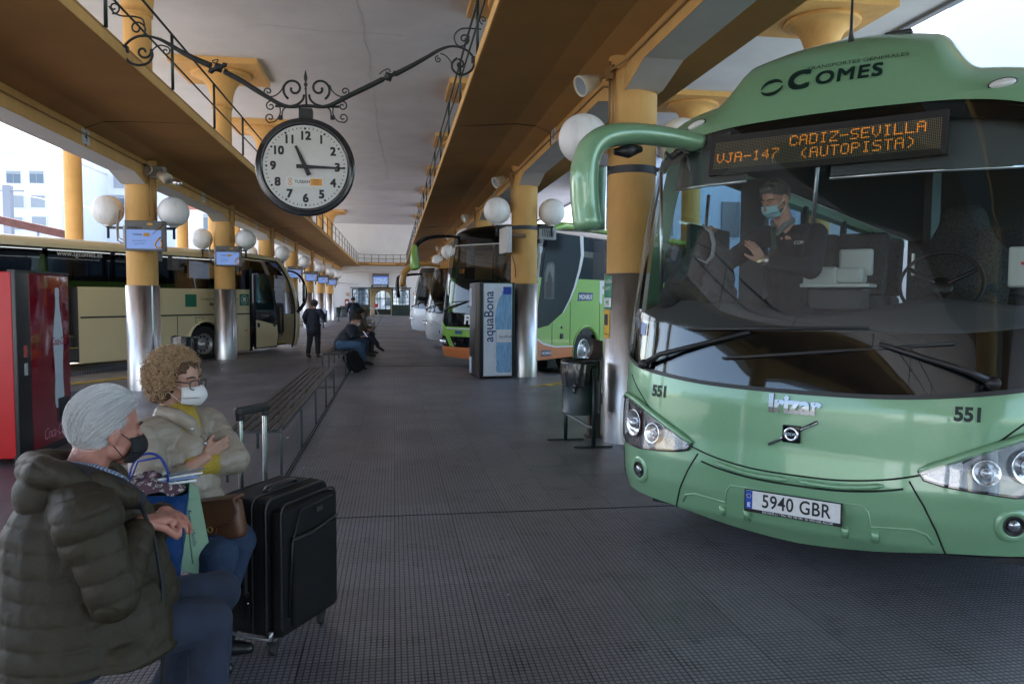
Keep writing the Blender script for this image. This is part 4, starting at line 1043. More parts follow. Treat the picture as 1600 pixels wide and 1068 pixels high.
    def dome_pt(lat, z):
        z0_ = 2.765; db = S.dep(lat, z0_); W = S.W(z0_); e = W - abs(lat); best = 0
        def H(d):
            dd = (d * 2.4 * e) / (d + 2.4 * e + 1e-6); q_ = max(0, min(1, (abs(lat + .05) - .56) / .24)); D = (1 - q_ * q_ * (3 - 2 * q_)) * (1 - .3 * ((lat + .05) / .7) ** 2)
            return z0_ + .31 * (1 - math.exp(-dd / .22)) + .33 * D * (1 - math.exp(-d / .24))
        a, b_ = 0, 3
        for _ in range(30):
            c_ = (a + b_) / 2
            if H(c_) < z: a = c_
            else: b_ = c_
        return Vector((lat, db + a - .006, z + .004))
    def dome_text(txt, lat, z, size, tilt=0.0, **kw):
        vs, fs = text2d(txt, size, fine=.02, **kw); mb = MB(); lay = len(vs) // 5 if kw.get('fat') else len(vs) + 1
        mb.add([dome_pt(lat + a, z + b_ + a * tilt) - Vector((0, .0004 * (i // lay), 0)) for i, (a, b_) in enumerate(vs)], fs); return mb.obj('lettering', dark_teal, root)
    dome_text('C', -.225, 2.982, .180, fat=.0075, sx=1.1); dome_text('OMES', .07, 2.972, .125, fat=.0035, sx=1.12, spacing=1.14)
    dome_text('TRANSPORTES GENERALES', .10, 3.058, .037, sx=1.30)
    m = MB()
    for a0, a1 in ((20, 185), (200, 365)):                  # broken ring mark
        n = 18; o1, o2 = [], []
        for i in range(n + 1):
            a = R(a0 + (a1 - a0) * i / n); wd = .007 + .021 * math.sin(PI * i / n)
            o1.append(dome_pt(-.395 + .072 * math.cos(a), 2.965 + .062 * math.sin(a))); o2.append(dome_pt(-.395 + (.072 - wd) * math.cos(a), 2.965 + (.062 - wd) * math.sin(a)))
        m.grid([o1, o2])
    m.obj('ring_mark', dark_teal, root)
    front_text(S, '551', -.87, 1.005, .095, dark_teal, root, bold=.004, sx=.85, off=.010); front_text(S, '551', .82, 1.02, .095, dark_teal, root, bold=.004, sx=.9, off=.010)
    front_text(S, 'Irizar', -.015, 1.005, .135, badge_chrome, root, name='maker_badge', bold=.006, sx=1.0, off=.008, depth=.012)
    # bar and square emblem on the bonnet
    e = thing('emblem', None, None); e.parent = root
    m = MB(); a, b_ = S.P(-.145, .772, .012), S.P(.115, .925, .012); m.tube([a, b_], .019, 6, flat=(1, .55)); m.obj('bar', badge_chrome, e)
    c_ = S.P(-.018, .845, .02); m = MB(); m.box(c_, (.098, .022, .098), bev=.006); m.obj('plate', black_gloss, e)
    m = MB(); m.lathe([(.026, 0), (.034, .006), (.040, 0)], 28, M=Matrix.Translation(c_ + Vector((0, -.013, 0))) @ Matrix.Rotation(PI / 2, 4, 'X')); m.obj('ring', chrome, e)
    lettering('VOLVO', .022, chrome, e, c_ + Vector((0, -.0185, 0)), (1, 0, 0), (0, 0, 1), bold=.0008)
    # number plate
    p = thing('number_plate', None, None); p.parent = root; y0 = S.dep(0, .44) - .03
    m = MB(); m.box((0, y0, .437), (.534, .012, .130), bev=.004); m.obj('holder', plastic_black, p)
    m = MB(); m.box((.0, y0 - .008, .445), (.515, .004, .105)); m.obj('plate', mat('plate_white', (.72, .72, .72), .35, var=.06, vscale=30), p)
    m = MB(); m.box((-.238, y0 - .0105, .445), (.038, .003, .103)); m.obj('blue_strip', mat('plate_blue', (.01, .07, .42), .4), p)
    pb = mat('plate_black', (.01, .01, .012), .5)
    lettering('5940 GBR', .107, pb, p, (.022, y0 - .0115, .444), (1, 0, 0), (0, 0, 1), bold=.0015, sx=.80, spacing=1.05)
    lettering('E', .035, white_paint, p, (-.238, y0 - .013, .415), (1, 0, 0), (0, 0, 1), bold=.001)
    st = MB()
    for k in range(12): a = 2 * PI * k / 12; st.box((-.238 + .012 * math.cos(a), y0 - .0125, .467 + .012 * math.sin(a)), (.0035, .001, .0035))
    st.obj('star_ring', mat('star_yellow', (.7, .55, .05), .5), p)
    lettering('RECASUR s.l. / Tfno. 955 740 345 - EL VISO DEL ALCOR', .017, white_paint, p, (.03, y0 - .0075, .3825), (1, 0, 0), (0, 0, 1), sx=.95)
    # headlamps
    refl = mat('lamp_reflector', (.85, .87, .9), .12, 1.0, bump=.5, bscale=30); cell = mat('lamp_prism', (.75, .76, .78), .18, .9, bump=1.0, bscale=160)
    house = mat('lamp_housing', (.22, .23, .25), .25, .9)
    for s_ in (-1, 1):
        h_ = thing('headlamp', None, None); h_.parent = root
        out = [(.615, .712), (.66, .735), (.79, .800), (.95, .875), (1.07, .925), (1.17, .945), (1.215, .92), (1.235, .84), (1.235, .73), (1.215, .66), (1.16, .625), (1.02, .622), (.86, .638), (.72, .655), (.64, .675)]
        P_ = [(s_ * a, b_) for a, b_ in out]
        if s_ < 0: P_ = P_[::-1]
        patch(S, P_, .007).obj('housing', house, h_)
        inn = [(a * .975 + .022, .775 + (b_ - .775) * .86) for a, b_ in out]; inn = [(s_ * a, b_) for a, b_ in inn]
        for (la, z, r_) in ((1.07, .775, .085), (.90, .735, .062)):
            c_ = S.P(s_ * la, z, .012); nrm = (S.P(s_ * la, z, .05) - c_).normalized(); M = Matrix.Translation(c_) @ nrm.to_track_quat('Z', 'Y').to_matrix().to_4x4()
            b_ = MB(); b_.lathe([(.02, -.01), (r_ * .5, -.004), (r_ * .8, .008), (r_, .022), (r_ * 1.05, .02)], 28, M=M); o = b_.obj('reflector', refl, h_)
            b_ = MB(); b_.sphere((0, 0, 0), r_ * .42, 18, 10, M=M @ Matrix.Translation((0, 0, .006))); b_.obj('bulb', mat('lamp_lens_ball', (.55, .56, .6), .04, .6, coat=1), o)
        pz = [(s_ * a, b_) for a, b_ in ((1.155, .93), (1.205, .905), (1.225, .84), (1.22, .73), (1.19, .67), (1.15, .70), (1.155, .8))]
        patch(S, pz, .014).obj('indicator_lens', cell, h_)
        pz = [(s_ * a, b_) for a, b_ in ((.645, .715), (.80, .785), (.815, .72), (.80, .665), (.72, .672), (.66, .690))]
        patch(S, pz, .013).obj('side_cell', cell, h_)
        b_ = MB(); b_.tube([S.P(a, b2, .012) for a, b2 in P_], .009, 6, closed=True); b_.obj('rim', plastic_black, h_)
        patch(S, P_, .042).obj('cover', lens_clear, h_)
        b_ = MB(); 
        top = [S.P(s_ * a, b2 + .004, .02) for a, b2 in out[:7]]; b_.tube(top, [.012] + [.02] * 5 + [.01], 8); b_.obj('lamp_brow', paint_green, h_)
        f = thing('fog_lamp', None, None); f.parent = root; c_ = S.P(s_ * 1.03, .475, -.002); nrm = (S.P(s_ * 1.03, .475, .05) - c_).normalized(); M = Matrix.Translation(c_) @ nrm.to_track_quat('Z', 'Y').to_matrix().to_4x4()
        b_ = MB(); b_.lathe([(.048, .004), (.058, .011), (.078, .008), (.088, 0)], 32, M=M); b_.obj('surround', paint_green, f)
        b_ = MB(); b_.lathe([(.001, .002), (.05, .004), (.053, .012), (.047, .016), (.042, .006)], 28, M=M); b_.obj('bezel', plastic_black, f)
        b_ = MB(); b_.sphere((0, 0, 0), .033, 20, 12, M=M @ Matrix.Translation((0, 0, .004)), sc=(1, 1, .6)); b_.obj('lens', mat('fog_lens', (.3, .31, .33), .06, .8, coat=1), f)
        # marker lamps on the forehead
        mk = MB(); c_ = dome_pt(s_ * .87 if s_ > 0 else -.92, 2.80); t_ = (dome_pt(s_ * .87 + .05 if s_ > 0 else -.87, 2.81) - dome_pt(s_ * .87 - .05 if s_ > 0 else -.97, 2.79)).normalized()
        M = Matrix.Translation(c_) @ Matrix(((t_.x, 0, 0), (t_.y, 1, 0), (t_.z, 0, 1))).to_4x4()
        mk.sphere((0, 0, 0), 1, 20, 10, M=M, sc=(.072, .018, .026)); mk.obj('marker_lamp', mat('marker_lens', (.6, .6, .58), .15, coat=1), root)
        mk = MB(); mk.sphere((0, .004, 0), 1, 20, 10, M=M, sc=(.080, .014, .032)); mk.obj('marker_base', plastic_black, root)
    # wipers
    P1 = S.P(-1.0, 1.165, .03)
    wiper(root, [P1, S.P(-.86, 1.23, .06), S.P(-.30, 1.40, .03), S.P(-.70, 1.405, .02), S.P(.34, 1.445, .02)])
    P1 = S.P(.91, 1.18, .03)
    wiper(root, [P1, S.P(.80, 1.23, .06), S.P(.40, 1.36, .03), S.P(-.45, 1.24, .02), S.P(.74, 1.375, .02)])
    # horn-shaped mirror arm
    ctr = [(-.86, 2.66, .70), (-1.0, 2.69, .58), (-1.14, 2.70, .38), (-1.25, 2.67, .16), (-1.325, 2.61, .05), (-1.365, 2.50, .0), (-1.375, 2.36, -.01), (-1.37, 2.2, .0), (-1.355, 2.10, .0), (-1.35, 2.035, .0)]
    def arm(ctr, rw, rd):
        pts = [Vector((a, c_, b_)) for a, b_, c_ in ctr]; f = []
        for i in range(len(pts) - 1):
            p0 = pts[max(0, i - 1)]; p1 = pts[i]; p2 = pts[i + 1]; p3 = pts[min(len(pts) - 1, i + 2)]
            for k in range(5):
                u = k / 5; f.append(.5 * ((2 * p1) + (p2 - p0) * u + (2 * p0 - 5 * p1 + 4 * p2 - p3) * u * u + (3 * p1 - p0 - 3 * p2 + p3) * u ** 3))
        f.append(pts[-1]); return f
    f = arm(ctr, 0, 0); n = len(f); rr = []
    for i in range(n):
        u = i / (n - 1); rr.append((.078 + .034 * min(1, u * 1.6)) if u < .9 else .112 * math.sqrt(max(.02, 1 - ((u - .9) / .1) ** 2 * .92)))
    mm = thing('mirror', None, None); mm.parent = root
    m = MB(); m.tube(f, rr, 20, flat=(1.0, .78)); m.obj('housing', paint_green, mm)
    m = MB(); m.tube([S.P(-.97, 2.60, .02), (-1.03, .60, 2.56), (-1.06, .55, 2.60)], .012, 6); m.tube([(-1.15, .36, 2.60), (-1.20, .27, 2.58), (-1.27, .20, 2.57)], [.02, .05, .02], 10); m.obj('sensor_pod', plastic_black, mm)
    g = MB(); g.box((-1.345, .086, 2.25), (.17, .01, .42), bev=.03); g.obj('mirror_glass', chrome, mm)
    # roof aerial and camera
    m = MB(); b0 = dome_pt(.02, 3.235) + Vector((0, .05, .0)); m.tube([b0, b0 + Vector((0, 0, .10)), b0 + Vector((0, .02, .62))], [.022, .010, .004], 8); m.obj('aerial', plastic_black, root)
    m = MB(); b0 = dome_pt(.27, 3.28) + Vector((0, .1, .02)); m.box(b0, (.16, .08, .03), bev=.01); m.obj('roof_sensor', plastic_black, root)
    # cabin furniture
    seat(root, .62, 1.42, 1.02, m=fabric_seat, big=True)
    for x, y in ((-.85, 3.4), (-.40, 3.4), (.45, 3.4), (.9, 3.4), (-.85, 4.3), (-.4, 4.3), (.45, 4.3), (.9, 4.3)): seat(root, x, y, 1.14)
    m = MB(); M = Matrix.Translation((.58, .98, 1.70)) @ Matrix.Rotation(R(62), 4, 'X'); m.tube([(.225 * math.cos(a / 16 * PI), .225 * math.sin(a / 16 * PI), 0) for a in range(32)], .011, 8, M=M, closed=True)
    for a in (.5, 2.6, 4.7): m.tube([(0, 0, -.04), (.22 * math.cos(a), .22 * math.sin(a), 0)], .014, 6, M=M)
    m.lathe([(.001, -.02), (.06, -.02), (.06, -.06)], 16, M=M); m.obj('steering_wheel', plastic_black, root)
    tk = thing('ticket_machine', None, None); tk.parent = root
    gm = mat('ticket_grey', (.42, .43, .42), .5)
    m = MB(); m.box((-.10, .93, 1.75), (.22, .22, .12), bev=.02); m.box((.06, .93, 1.755), (.20, .16, .10), bev=.02); m.box((0, .93, 1.69), (.42, .26, .025), bev=.008); m.obj('printer', gm, tk)
    m = MB(); m.box((.10, .95, 1.84), (.20, .07, .17), bev=.02); m.obj('screen', gm, tk); m = MB(); m.box((0, .95, 1.60), (.34, .2, .14), bev=.02); m.tube([(-.1, .95, 1.5), (-.1, .95, 1.1)], .03, 8); m.obj('stand', int_dark, tk)
    m = MB(); m.tube([(-.10, .80, 2.50), (-.12, .80, 2.46), (-.16, .86, 1.88)], .013, 8); m.sphere((-.16, .86, 1.88), .022, 12, 8); m.obj('handrail', alu, root)
    m = MB(); m.tube([(-1.18, .75, 2.5), (-1.14, .7, 1.62)], .012, 8); m.tube([(-.92, 1.0, 2.35), (-.95, .95, 1.65)], .012, 8); m.obj('handrail', alu, root)
    fa = thing('first_aid_box', None, None); fa.parent = root
    m = MB(); m.box((1.02, 1.1, 1.80), (.20, .09, .24), bev=.015); m.obj('box', mat('aid_white', (.55, .56, .54), .5), fa)
    m = MB(); m.box((1.01, 1.052, 1.82), (.055, .004, .018)); m.box((1.01, 1.0515, 1.82), (.018, .004, .055)); m.obj('cross', mat('aid_red', (.6, .02, .02), .5), fa)
    m = MB(); m.box((.395, 1.2, 1.83), (.012, .06, .14)); m.obj('hinge', mat('hinge', (.55, .5, .42), .4, .6), root)
    m = MB(); m.box((-1.255, 1.9, 1.4), (.03, .9, 1.6)); m.obj('door_frame', int_dark, root)
    # small sticker low on the screen
    m = MB(); m.add([S.P(a, b_, .006) for a, b_ in ((-1.10, 1.36), (-1.055, 1.35), (-1.055, 1.43), (-1.10, 1.44))], [(0, 1, 2, 3)]); m.obj('sticker', mat('sticker_blue', (.2, .3, .6), .4), root)
    return root, S
GREEN, GS = green_coach()
cream_p = mat('cream_coach_paint', (.70, .60, .36), .32, var=.03, vscale=2, coat=.5)
cream_dk = mat('dark_seal', (.01, .01, .011), .6)
flix_green = mat('lime_green_paint', (.24, .46, .07), .25, coat=.6)
flix_orange = mat('orange_paint', (.62, .19, .06), .3, coat=.5)
white_coach = mat('white_coach_paint', (.62, .63, .64), .25, coat=.5)
roof_ochre = mat('ochre_coach_paint', (.55, .28, .06), .3, coat=.4)
rim_grey = mat('rim_grey', (.45, .46, .48), .35, .7)
tube_light = mat('cabin_strip_light', (.8, .8, .75), .4, emit=(1, .96, .85), estr=1.6)
def flatx(x, pts, m, parent, name, s_, th=.004):
    mb = MB(); mb.prism(pts, x, x + s_ * th, axis='x'); return mb.obj(name, m, parent)
def mirror_arm(parent, pts, r, m, tipm=None, name='mirror'):
    P = [Vector(p) for p in pts]; f = []
    for i in range(len(P) - 1):
        p0, p1, p2, p3 = P[max(0, i - 1)], P[i], P[i + 1], P[min(len(P) - 1, i + 2)]
        for k in range(5):
            u = k / 5; f.append(.5 * ((2 * p1) + (p2 - p0) * u + (2 * p0 - 5 * p1 + 4 * p2 - p3) * u * u + (3 * p1 - p0 - 3 * p2 + p3) * u ** 3))
    f.append(P[-1]); n = len(f)
    rr = [r * (.6 + .7 * min(1, 1.6 * i / n)) for i in range(n)]; rr[-1] *= .4; rr[-2] *= .8
    mb = MB(); mb.tube(f, rr, 14, flat=(1, .8)); return mb.obj(name, m, parent)

def cream_coach():
    root = thing('coach', 'cream coach with black window band and open front door parked on the left', 'coach', (-3.865, 25.59, 0), R(180 - 33))
    S = Shell(1.27, .42, 3.2, [(.0, .25), (.3, .08), (.7, .0), (1.25, .02), (1.6, .12), (1.93, .33), (2.2, .58), (2.41, .85), (2.6, 1.15), (2.75, 1.5)])
    L = 12.0; zb, zw, zt = .03, 1.77, 2.62
    flat = lambda z: (lambda x: z)
    skin(S, flat(.05), flat(1.02), nt=40, nz=10).obj('front_panel', cream_p, root)
    skin(S, flat(1.02), flat(2.64), nt=40, nz=16).obj('windscreen', smoke_glass, root)
    roof_mesh(S, 2.66, L, A=.19, tau=.16).obj('roof', cream_p, root)
    # door side
    x = -1.27
    for s_ in (-1, 1):
        X = s_ * 1.27; ar = [(4.11, .30, .57), (9.6, .30, .57)]
        if s_ > 0: pieces = [(side_poly(S, X, L, zb, zw, ar))]
        else:
            def seg(y0, y1, arch):
                pts = [(y0, zb), (y0, zw), (y1, zw), (y1, zb)]
                for (yc, zc, r) in arch:
                    c_ = zb - zc; a0 = math.atan2(c_, math.sqrt(r * r - c_ * c_)); pts += [(yc + r * math.cos(a0 + (PI - 2 * a0) * k / 16), zc + r * math.sin(a0 + (PI - 2 * a0) * k / 16)) for k in range(17)]
                return pts
            pieces = [seg(2.46, 7.80, [ar[0]]), seg(8.32, L, [ar[1]])]
        for p in pieces:
            m = MB(); m.prism(p, X - .02 * s_, X, axis='x'); m.obj('side_panel', cream_p, root)
        m = MB(); m.box((X, (2.46 + L) / 2, 2.66), (.012, L - 2.46, .09)); m.obj('cant_rail', cream_p, root)
        for y in [2.5, 3.55, 5.2, 6.85, 8.5, 10.1, 11.7]:
            m = MB(); m.box((X - s_ * .05, y, 2.19), (.05, .09, .84)); m.obj('window_post', int_dark, root)
        g = MB(); g.box((X - .004 * s_, (2.46 + L) / 2, (zw + zt) / 2), (.006, L - 2.46, zt - zw)); g.obj('side_window', glass('cream_side_glass', (.30, .32, .34), base=.06), root)
        for yc, zc, r in ar:
            q = MB(); q.lathe([(r, -.02), (r, .5)], 24, M=Matrix.Translation((s_ * 1.25, yc, zc)) @ Matrix.Rotation(-PI / 2 * s_, 4, 'Y')); q.obj('wheel_arch', plastic_black, root)
            wheel_parts(root, s_ * 1.17, yc, .28, .50, s_, rim_grey)
        # cream hoop running over the nose edge and its black inner seal
        hp = MB(); zz = [.05, .3, .6, .9, 1.2, 1.5, 1.8, 2.0, 2.2, 2.35, 2.5, 2.62, 2.68]; P_ = [Vector((X + s_ * .0, S.at(1, z)[1] + .0, z)) for z in zz] + [Vector((X, 2.4, 2.735)), Vector((X, 3.2, 2.75))]
        hp.tube(P_, .065, 10, flat=(.45, 1)); hp.obj('nose_hoop', cream_p, root)
        hp = MB(); hp.tube([p + Vector((s_ * .004, .10, -.04)) for p in P_], .035, 8, flat=(.6, 1)); hp.obj('seal', cream_dk, root)
    # mouldings, arches
    m = MB(); m.box((x - .006, 5.1, 1.075), (.014, 5.3, .035)); m.box((x - .006, 10.1, 1.075), (.014, 3.5, .035)); m.obj('moulding', cream_dk, root)
    m = MB(); m.tube([(x - .006, 4.11 + .60 * math.cos(a), .30 + .60 * math.sin(a)) for a in [R(-15) + R(210) * k / 18 for k in range(19)]], .028, 8); m.obj('arch_trim', cream_p, root)
    for y in (3.0, 5.05, 6.5): m = MB(); m.box((x - .003, y, .55), (.006, .012, 1.0)); m.obj('panel_gap', cream_dk, root)
    m = MB(); m.tube([(x - .008, a, b_) for a, b_ in ((4.47, .86), (4.20, .86), (4.20, 1.0), (4.47, 1.0))], .006, 4, closed=True); m.obj('fuel_flap', cream_dk, root)
    m = MB(); m.box((x - .012, 2.62, .60), (.02, .09, .03)); m.obj('side_marker', mat('amber_lens', (.8, .25, .02), .3), root)
    # middle door well and its steps
    m = MB(); m.box((x + .35, 8.06, .9), (.02, .5, 1.7)); m.box((x + .2, 7.81, .9), (.4, .02, 1.7)); m.box((x + .2, 8.31, .9), (.4, .02, 1.7)); m.box((x + .18, 8.06, .25), (.34, .48, .28)); m.box((x + .26, 8.06, .5), (.2, .48, .3)); m.obj('rear_step', int_dark, root)
    m = MB(); 
    for z, dx in ((.395, .02), (.655, .17)): m.box((x + dx, 8.06, z), (.02, .48, .02))
    m.obj('step_nosing', mat('step_yellow', (.6, .45, .04), .5), root)
    # front doorway, steps, dash, open leaf
    m = MB(); m.box((x + .5, 1.6, .12), (.9, 1.5, .06)); m.box((x + .65, 1.75, .36), (.6, 1.2, .4)); m.box((x + .9, 1.0, .9), (1.4, .5, .95), bev=.08); m.box((.3, 1.6, .62), (1.7, 1.7, .06)); m.obj('step', int_dark, root)
    m = MB(); m.box((x + .02, 1.55, .155), (.03, 1.2, .02)); m.obj('step_nosing', mat('step_yellow', (.6, .45, .04), .5), root)
    m = MB(); m.tube([(x + .12, 1.0, .35), (x + .14, 1.02, 1.25)], .022, 8); m.obj('handrail', mat('rail_bronze', (.25, .19, .12), .4, .5), root)
    m = MB(); m.box((x + .02, 2.42, 1.2), (.05, .1, 2.4)); m.obj('door_pillar', cream_dk, root)
    d = thing('front_door', None, None); d.parent = root
    X = x - .13
    out = [(2.43, .04), (2.43, 2.22), (1.95, 2.26), (1.80, 2.15), (1.62, 1.75), (1.47, 1.2), (1.40, .8), (1.40, .35), (1.47, .08)]
    inn = [(2.36, .08), (2.36, 2.16), (1.99, 2.19), (1.87, 2.09), (1.69, 1.72), (1.55, 1.2), (1.48, .8), (1.48, .37), (1.53, .12)]
    m = MB(); n = len(out); m.tube([(X, (a[0] + b_[0]) / 2, (a[1] + b_[1]) / 2) for a, b_ in zip(out, inn)], .045, 6, flat=(.5, 1), closed=True); m.obj('frame', cream_dk, d)
    flatx(X, [(2.37, .08), (2.37, .90), (1.50, .72), (1.46, .4), (1.52, .1)], cream_p, d, 'lower_panel', -1, .02)
    flatx(X, [(2.37, .90), (2.37, 1.14), (1.56, 1.14), (1.50, .72)], black_gloss, d, 'black_panel', -1, .02)
    flatx(X + .01, [(2.37, 1.14), (2.37, 2.17), (1.99, 2.19), (1.87, 2.09), (1.69, 1.72), (1.56, 1.14)], side_glass, d, 'pane', -1, .006)
    for y in (2.28, 1.62): m = MB(); m.box((X - .03, y, .74), (.02, .09, .13), bev=.01); m.obj('handle', plastic_black, d)
    lettering('irizar', .12, mat('badge_grey', (.12, .14, .18), .3), d, (X - .0225, 1.98, 1.02), (0, -1, 0), (0, 0, 1), sx=1.4, name='lettering')
    # glazed upper quarter ahead of the first post
    flatx(x + .006, [(2.46, 1.77), (2.46, 2.60), (1.7, 2.60), (1.2, 2.35), (1.0, 2.2), (1.9, 2.24), (2.4, 2.24)], smoke_glass, root, 'quarter_window', -1, .006)
    pm = mat('bare_pillar', (.30, .22, .17), .5); flatx(x - .004, [(2.02, 2.60), (1.86, 2.60), (1.62, 2.22), (1.78, 2.22)], pm, root, 'pillar_cover', -1, .008)
    # prints
    gsq = mat('consortium_green', (.01, .15, .085), .45)
    flatx(x - .002, [(4.79, 1.29), (4.42, 1.29), (4.42, 1.62), (4.79, 1.62)], gsq, root, 'green_square', -1)
    o = flatx(x - .002, [(2.86, 1.31), (2.50, 1.31), (2.50, 1.64), (2.86, 1.64)], gsq, root, 'green_square', -1)
    wt = mat('print_white', (.7, .7, .68), .5); pk = mat('print_dark_green', (.02, .09, .05), .5)
    m = MB(); M = Matrix.Translation((x - .008, 2.68, 1.475)) @ Matrix.Rotation(-PI / 2, 4, 'Y'); m.lathe([(.115, 0), (.128, 0)], 32, M=M, smooth=False)
    m.box((x - .008, 2.68, 1.505), (.003, .11, .065)); m.box((x - .008, 2.68, 1.45), (.003, .11, .03)); m.box((x - .008, 2.72, 1.42), (.003, .02, .03)); m.box((x - .008, 2.64, 1.42), (.003, .02, .03)); m.obj('bus_pictogram', wt, root)
    lettering('Consorcio de Transportes', .125, pk, root, (x - .004, 4.28, 1.50), (0, -1, 0), (0, 0, 1), align='LEFT')
    lettering('Bahía de Cádiz', .125, pk, root, (x - .004, 3.98, 1.36), (0, -1, 0), (0, 0, 1), align='LEFT', bold=.004, shear=.25)
    lettering('www.tgcomes.es', .17, wt, root, (x - .012, 7.72, 2.50), (0, -1, 0), (0, 0, 1), sx=.95)
    # cabin
    m = MB(); m.box((0, 6.8, .62), (2.4, 10, .04)); m.box((0, 7.4, 2.64), (2.3, 9.2, .03)); m.box((0, 11.9, 1.7), (2.4, .05, 2.0)); m.obj('cabin_floor', int_dark, root)
    m = MB(); m.box((-.6, 6.8, 2.60), (.05, 7.5, .02)); m.obj('strip_light', tube_light, root)
    for y in (3.3, 4.15, 5.0, 5.85, 6.7, 7.55, 8.4, 9.25, 10.1):
        for xx in (-.85, .85):
            if xx < 0 and 7.4 < y < 8.4: continue
            seat(root, xx, y, .95, w_=.8)
    # looped black mirror
    mirror_arm(root, [(-1.15, 1.05, 2.36), (-1.3, .6, 2.34), (-1.35, .28, 2.15), (-1.36, .12, 1.85), (-1.35, .10, 1.6), (-1.33, .16, 1.35), (-1.3, .35, 1.15), (-1.25, .45, 1.1)], .05, black_gloss)
    mg = MB(); mg.box((-1.36, .19, 1.7), (.12, .012, .55), bev=.03); mg.obj('mirror_glass', chrome, root)
    return root
cream_coach()

def right_coach(C, lab, p):
    root = thing('coach', lab, 'coach', (C[0], C[1], 0), -R(45))
    S = Shell(1.27, p.get('a', .5), p.get('n', 3.0), p['d0']); L = 11.8
    flat = lambda z: (lambda x: z)
    for (z0, z1, m, nm, cv) in p['bands']:
        lo = curve([(-1.3, z0 + cv), (0, z0), (1.3, z0 + cv)]) if cv else flat(z0); hi = flat(z1) if not isinstance(z1, tuple) else curve([(-1.3, z1[0] + z1[1]), (0, z1[0]), (1.3, z1[0] + z1[1])])
        skin(S, lo, hi, nt=48, nz=8).obj(nm, m, root)
    zr = p['zr']; roof_mesh(S, zr, L, A=p.get('A', .2), tau=.2, dome=p.get('dome', 0)).obj('roof', p['roof'], root)
    skin(S, flat(p['wt']), flat(zr), nt=48, nz=4).obj('brow', p['brow'], root)
    zw = p['zw']; arches = [(2.66, .30, .58), (8.9, .30, .58)]
    for s_ in (-1, 1):
        X = 1.27 * s_; m = MB(); m.prism(side_poly(S, X, L, .22, zw, arches), X - .02 * s_, X, axis='x'); m.obj('side_panel', p['side'], root)
        g = MB(); g.grid([[(X - .003 * s_, S.at(1, z)[1], z), (X - .003 * s_, L, z)] for z in (zw, (zw + zr) / 2, zr)]); g.obj('side_window', p.get('glass', smoke_glass), root)
        for y in (2.3, 4.2, 6.1, 8.0, 9.9): q = MB(); q.box((X - .06 * s_, y, (zw + zr) / 2), (.05, .1, zr - zw)); q.obj('window_post', int_dark, root)
        for yc, zc, r in arches:
            q = MB(); q.lathe([(r, -.02), (r, .5)], 24, M=Matrix.Translation((s_ * 1.25, yc, zc)) @ Matrix.Rotation(-PI / 2 * s_, 4, 'Y')); q.obj('wheel_arch', plastic_black, root)
            wheel_parts(root, s_ * 1.17, yc, .31, .51, s_, p.get('rim', rim_grey))
    m = MB(); m.box((0, 6.5, .8), (2.4, 10.4, .05)); m.box((0, 6.6, zr - .04), (2.3, 10.4, .03)); m.box((0, 11.7, 1.8), (2.4, .05, 2.2)); m.box((0, 1.5, 1.0), (2.2, .9, .5), bev=.1); m.box((0, .9, 1.02), (2.2, .5, .3), bev=.1); m.obj('cabin_floor', int_mid, root)
    m = MB()
    for s_ in (-1, 1): m.box((s_ * 1.235, 1.6, (zw + .7) / 2), (.015, 1.7, zw - .7)); m.box((s_ * 1.235, 6.9, (zw + .7) / 2), (.015, 8.8, zw - .7))
    m.obj('side_lining', int_dark, root)
    for xx, yy in ((.6, 1.9), (-.85, 3.2), (-.4, 3.2), (.45, 3.2), (.9, 3.2), (-.85, 4.3), (.85, 4.3)): seat(root, xx, yy, .95)
    m = MB(); m.box((0, 6.5, .24), (2.3, 10, .02)); m.obj('underbody', plastic_black, root)
    q = p.get('wiper', 1.25)
    wiper(root, [S.P(-1.0, q, .03), S.P(-.8, q + .08, .05), S.P(-.35, q + .2, .03), S.P(-.8, q + .2, .02), S.P(.2, q + .24, .02)])
    wiper(root, [S.P(.7, q, .03), S.P(.6, q + .08, .05), S.P(.3, q + .16, .03), S.P(-.3, q + .1, .02), S.P(.8, q + .18, .02)])
    return root, S
def lamps(root, S, pts, cm=None):
    for s_ in (-1, 1):
        P_ = [(s_ * a, b_) for a, b_ in pts]
        if s_ < 0: P_ = P_[::-1]
        h_ = thing('headlamp', None, None); h_.parent = root
        patch(S, P_, .006).obj('housing', mat('lamp_housing', (.22, .23, .25), .25, .9), h_)
        cx_ = sum(a for a, _ in P_) / len(P_); cz = sum(b_ for _, b_ in P_) / len(P_)
        for d_ in (-.09, .07):
            c_ = S.P(cx_ + d_, cz, .012); M = Matrix.Translation(c_) @ Matrix.Rotation(PI / 2, 4, 'X'); b_ = MB(); b_.lathe([(.01, .0), (.04, .006), (.055, .02)], 20, M=M); b_.obj('reflector', mat('lamp_reflector', (.85, .87, .9), .12, 1.0), h_)
        patch(S, P_, .03).obj('cover', lens_clear, h_)

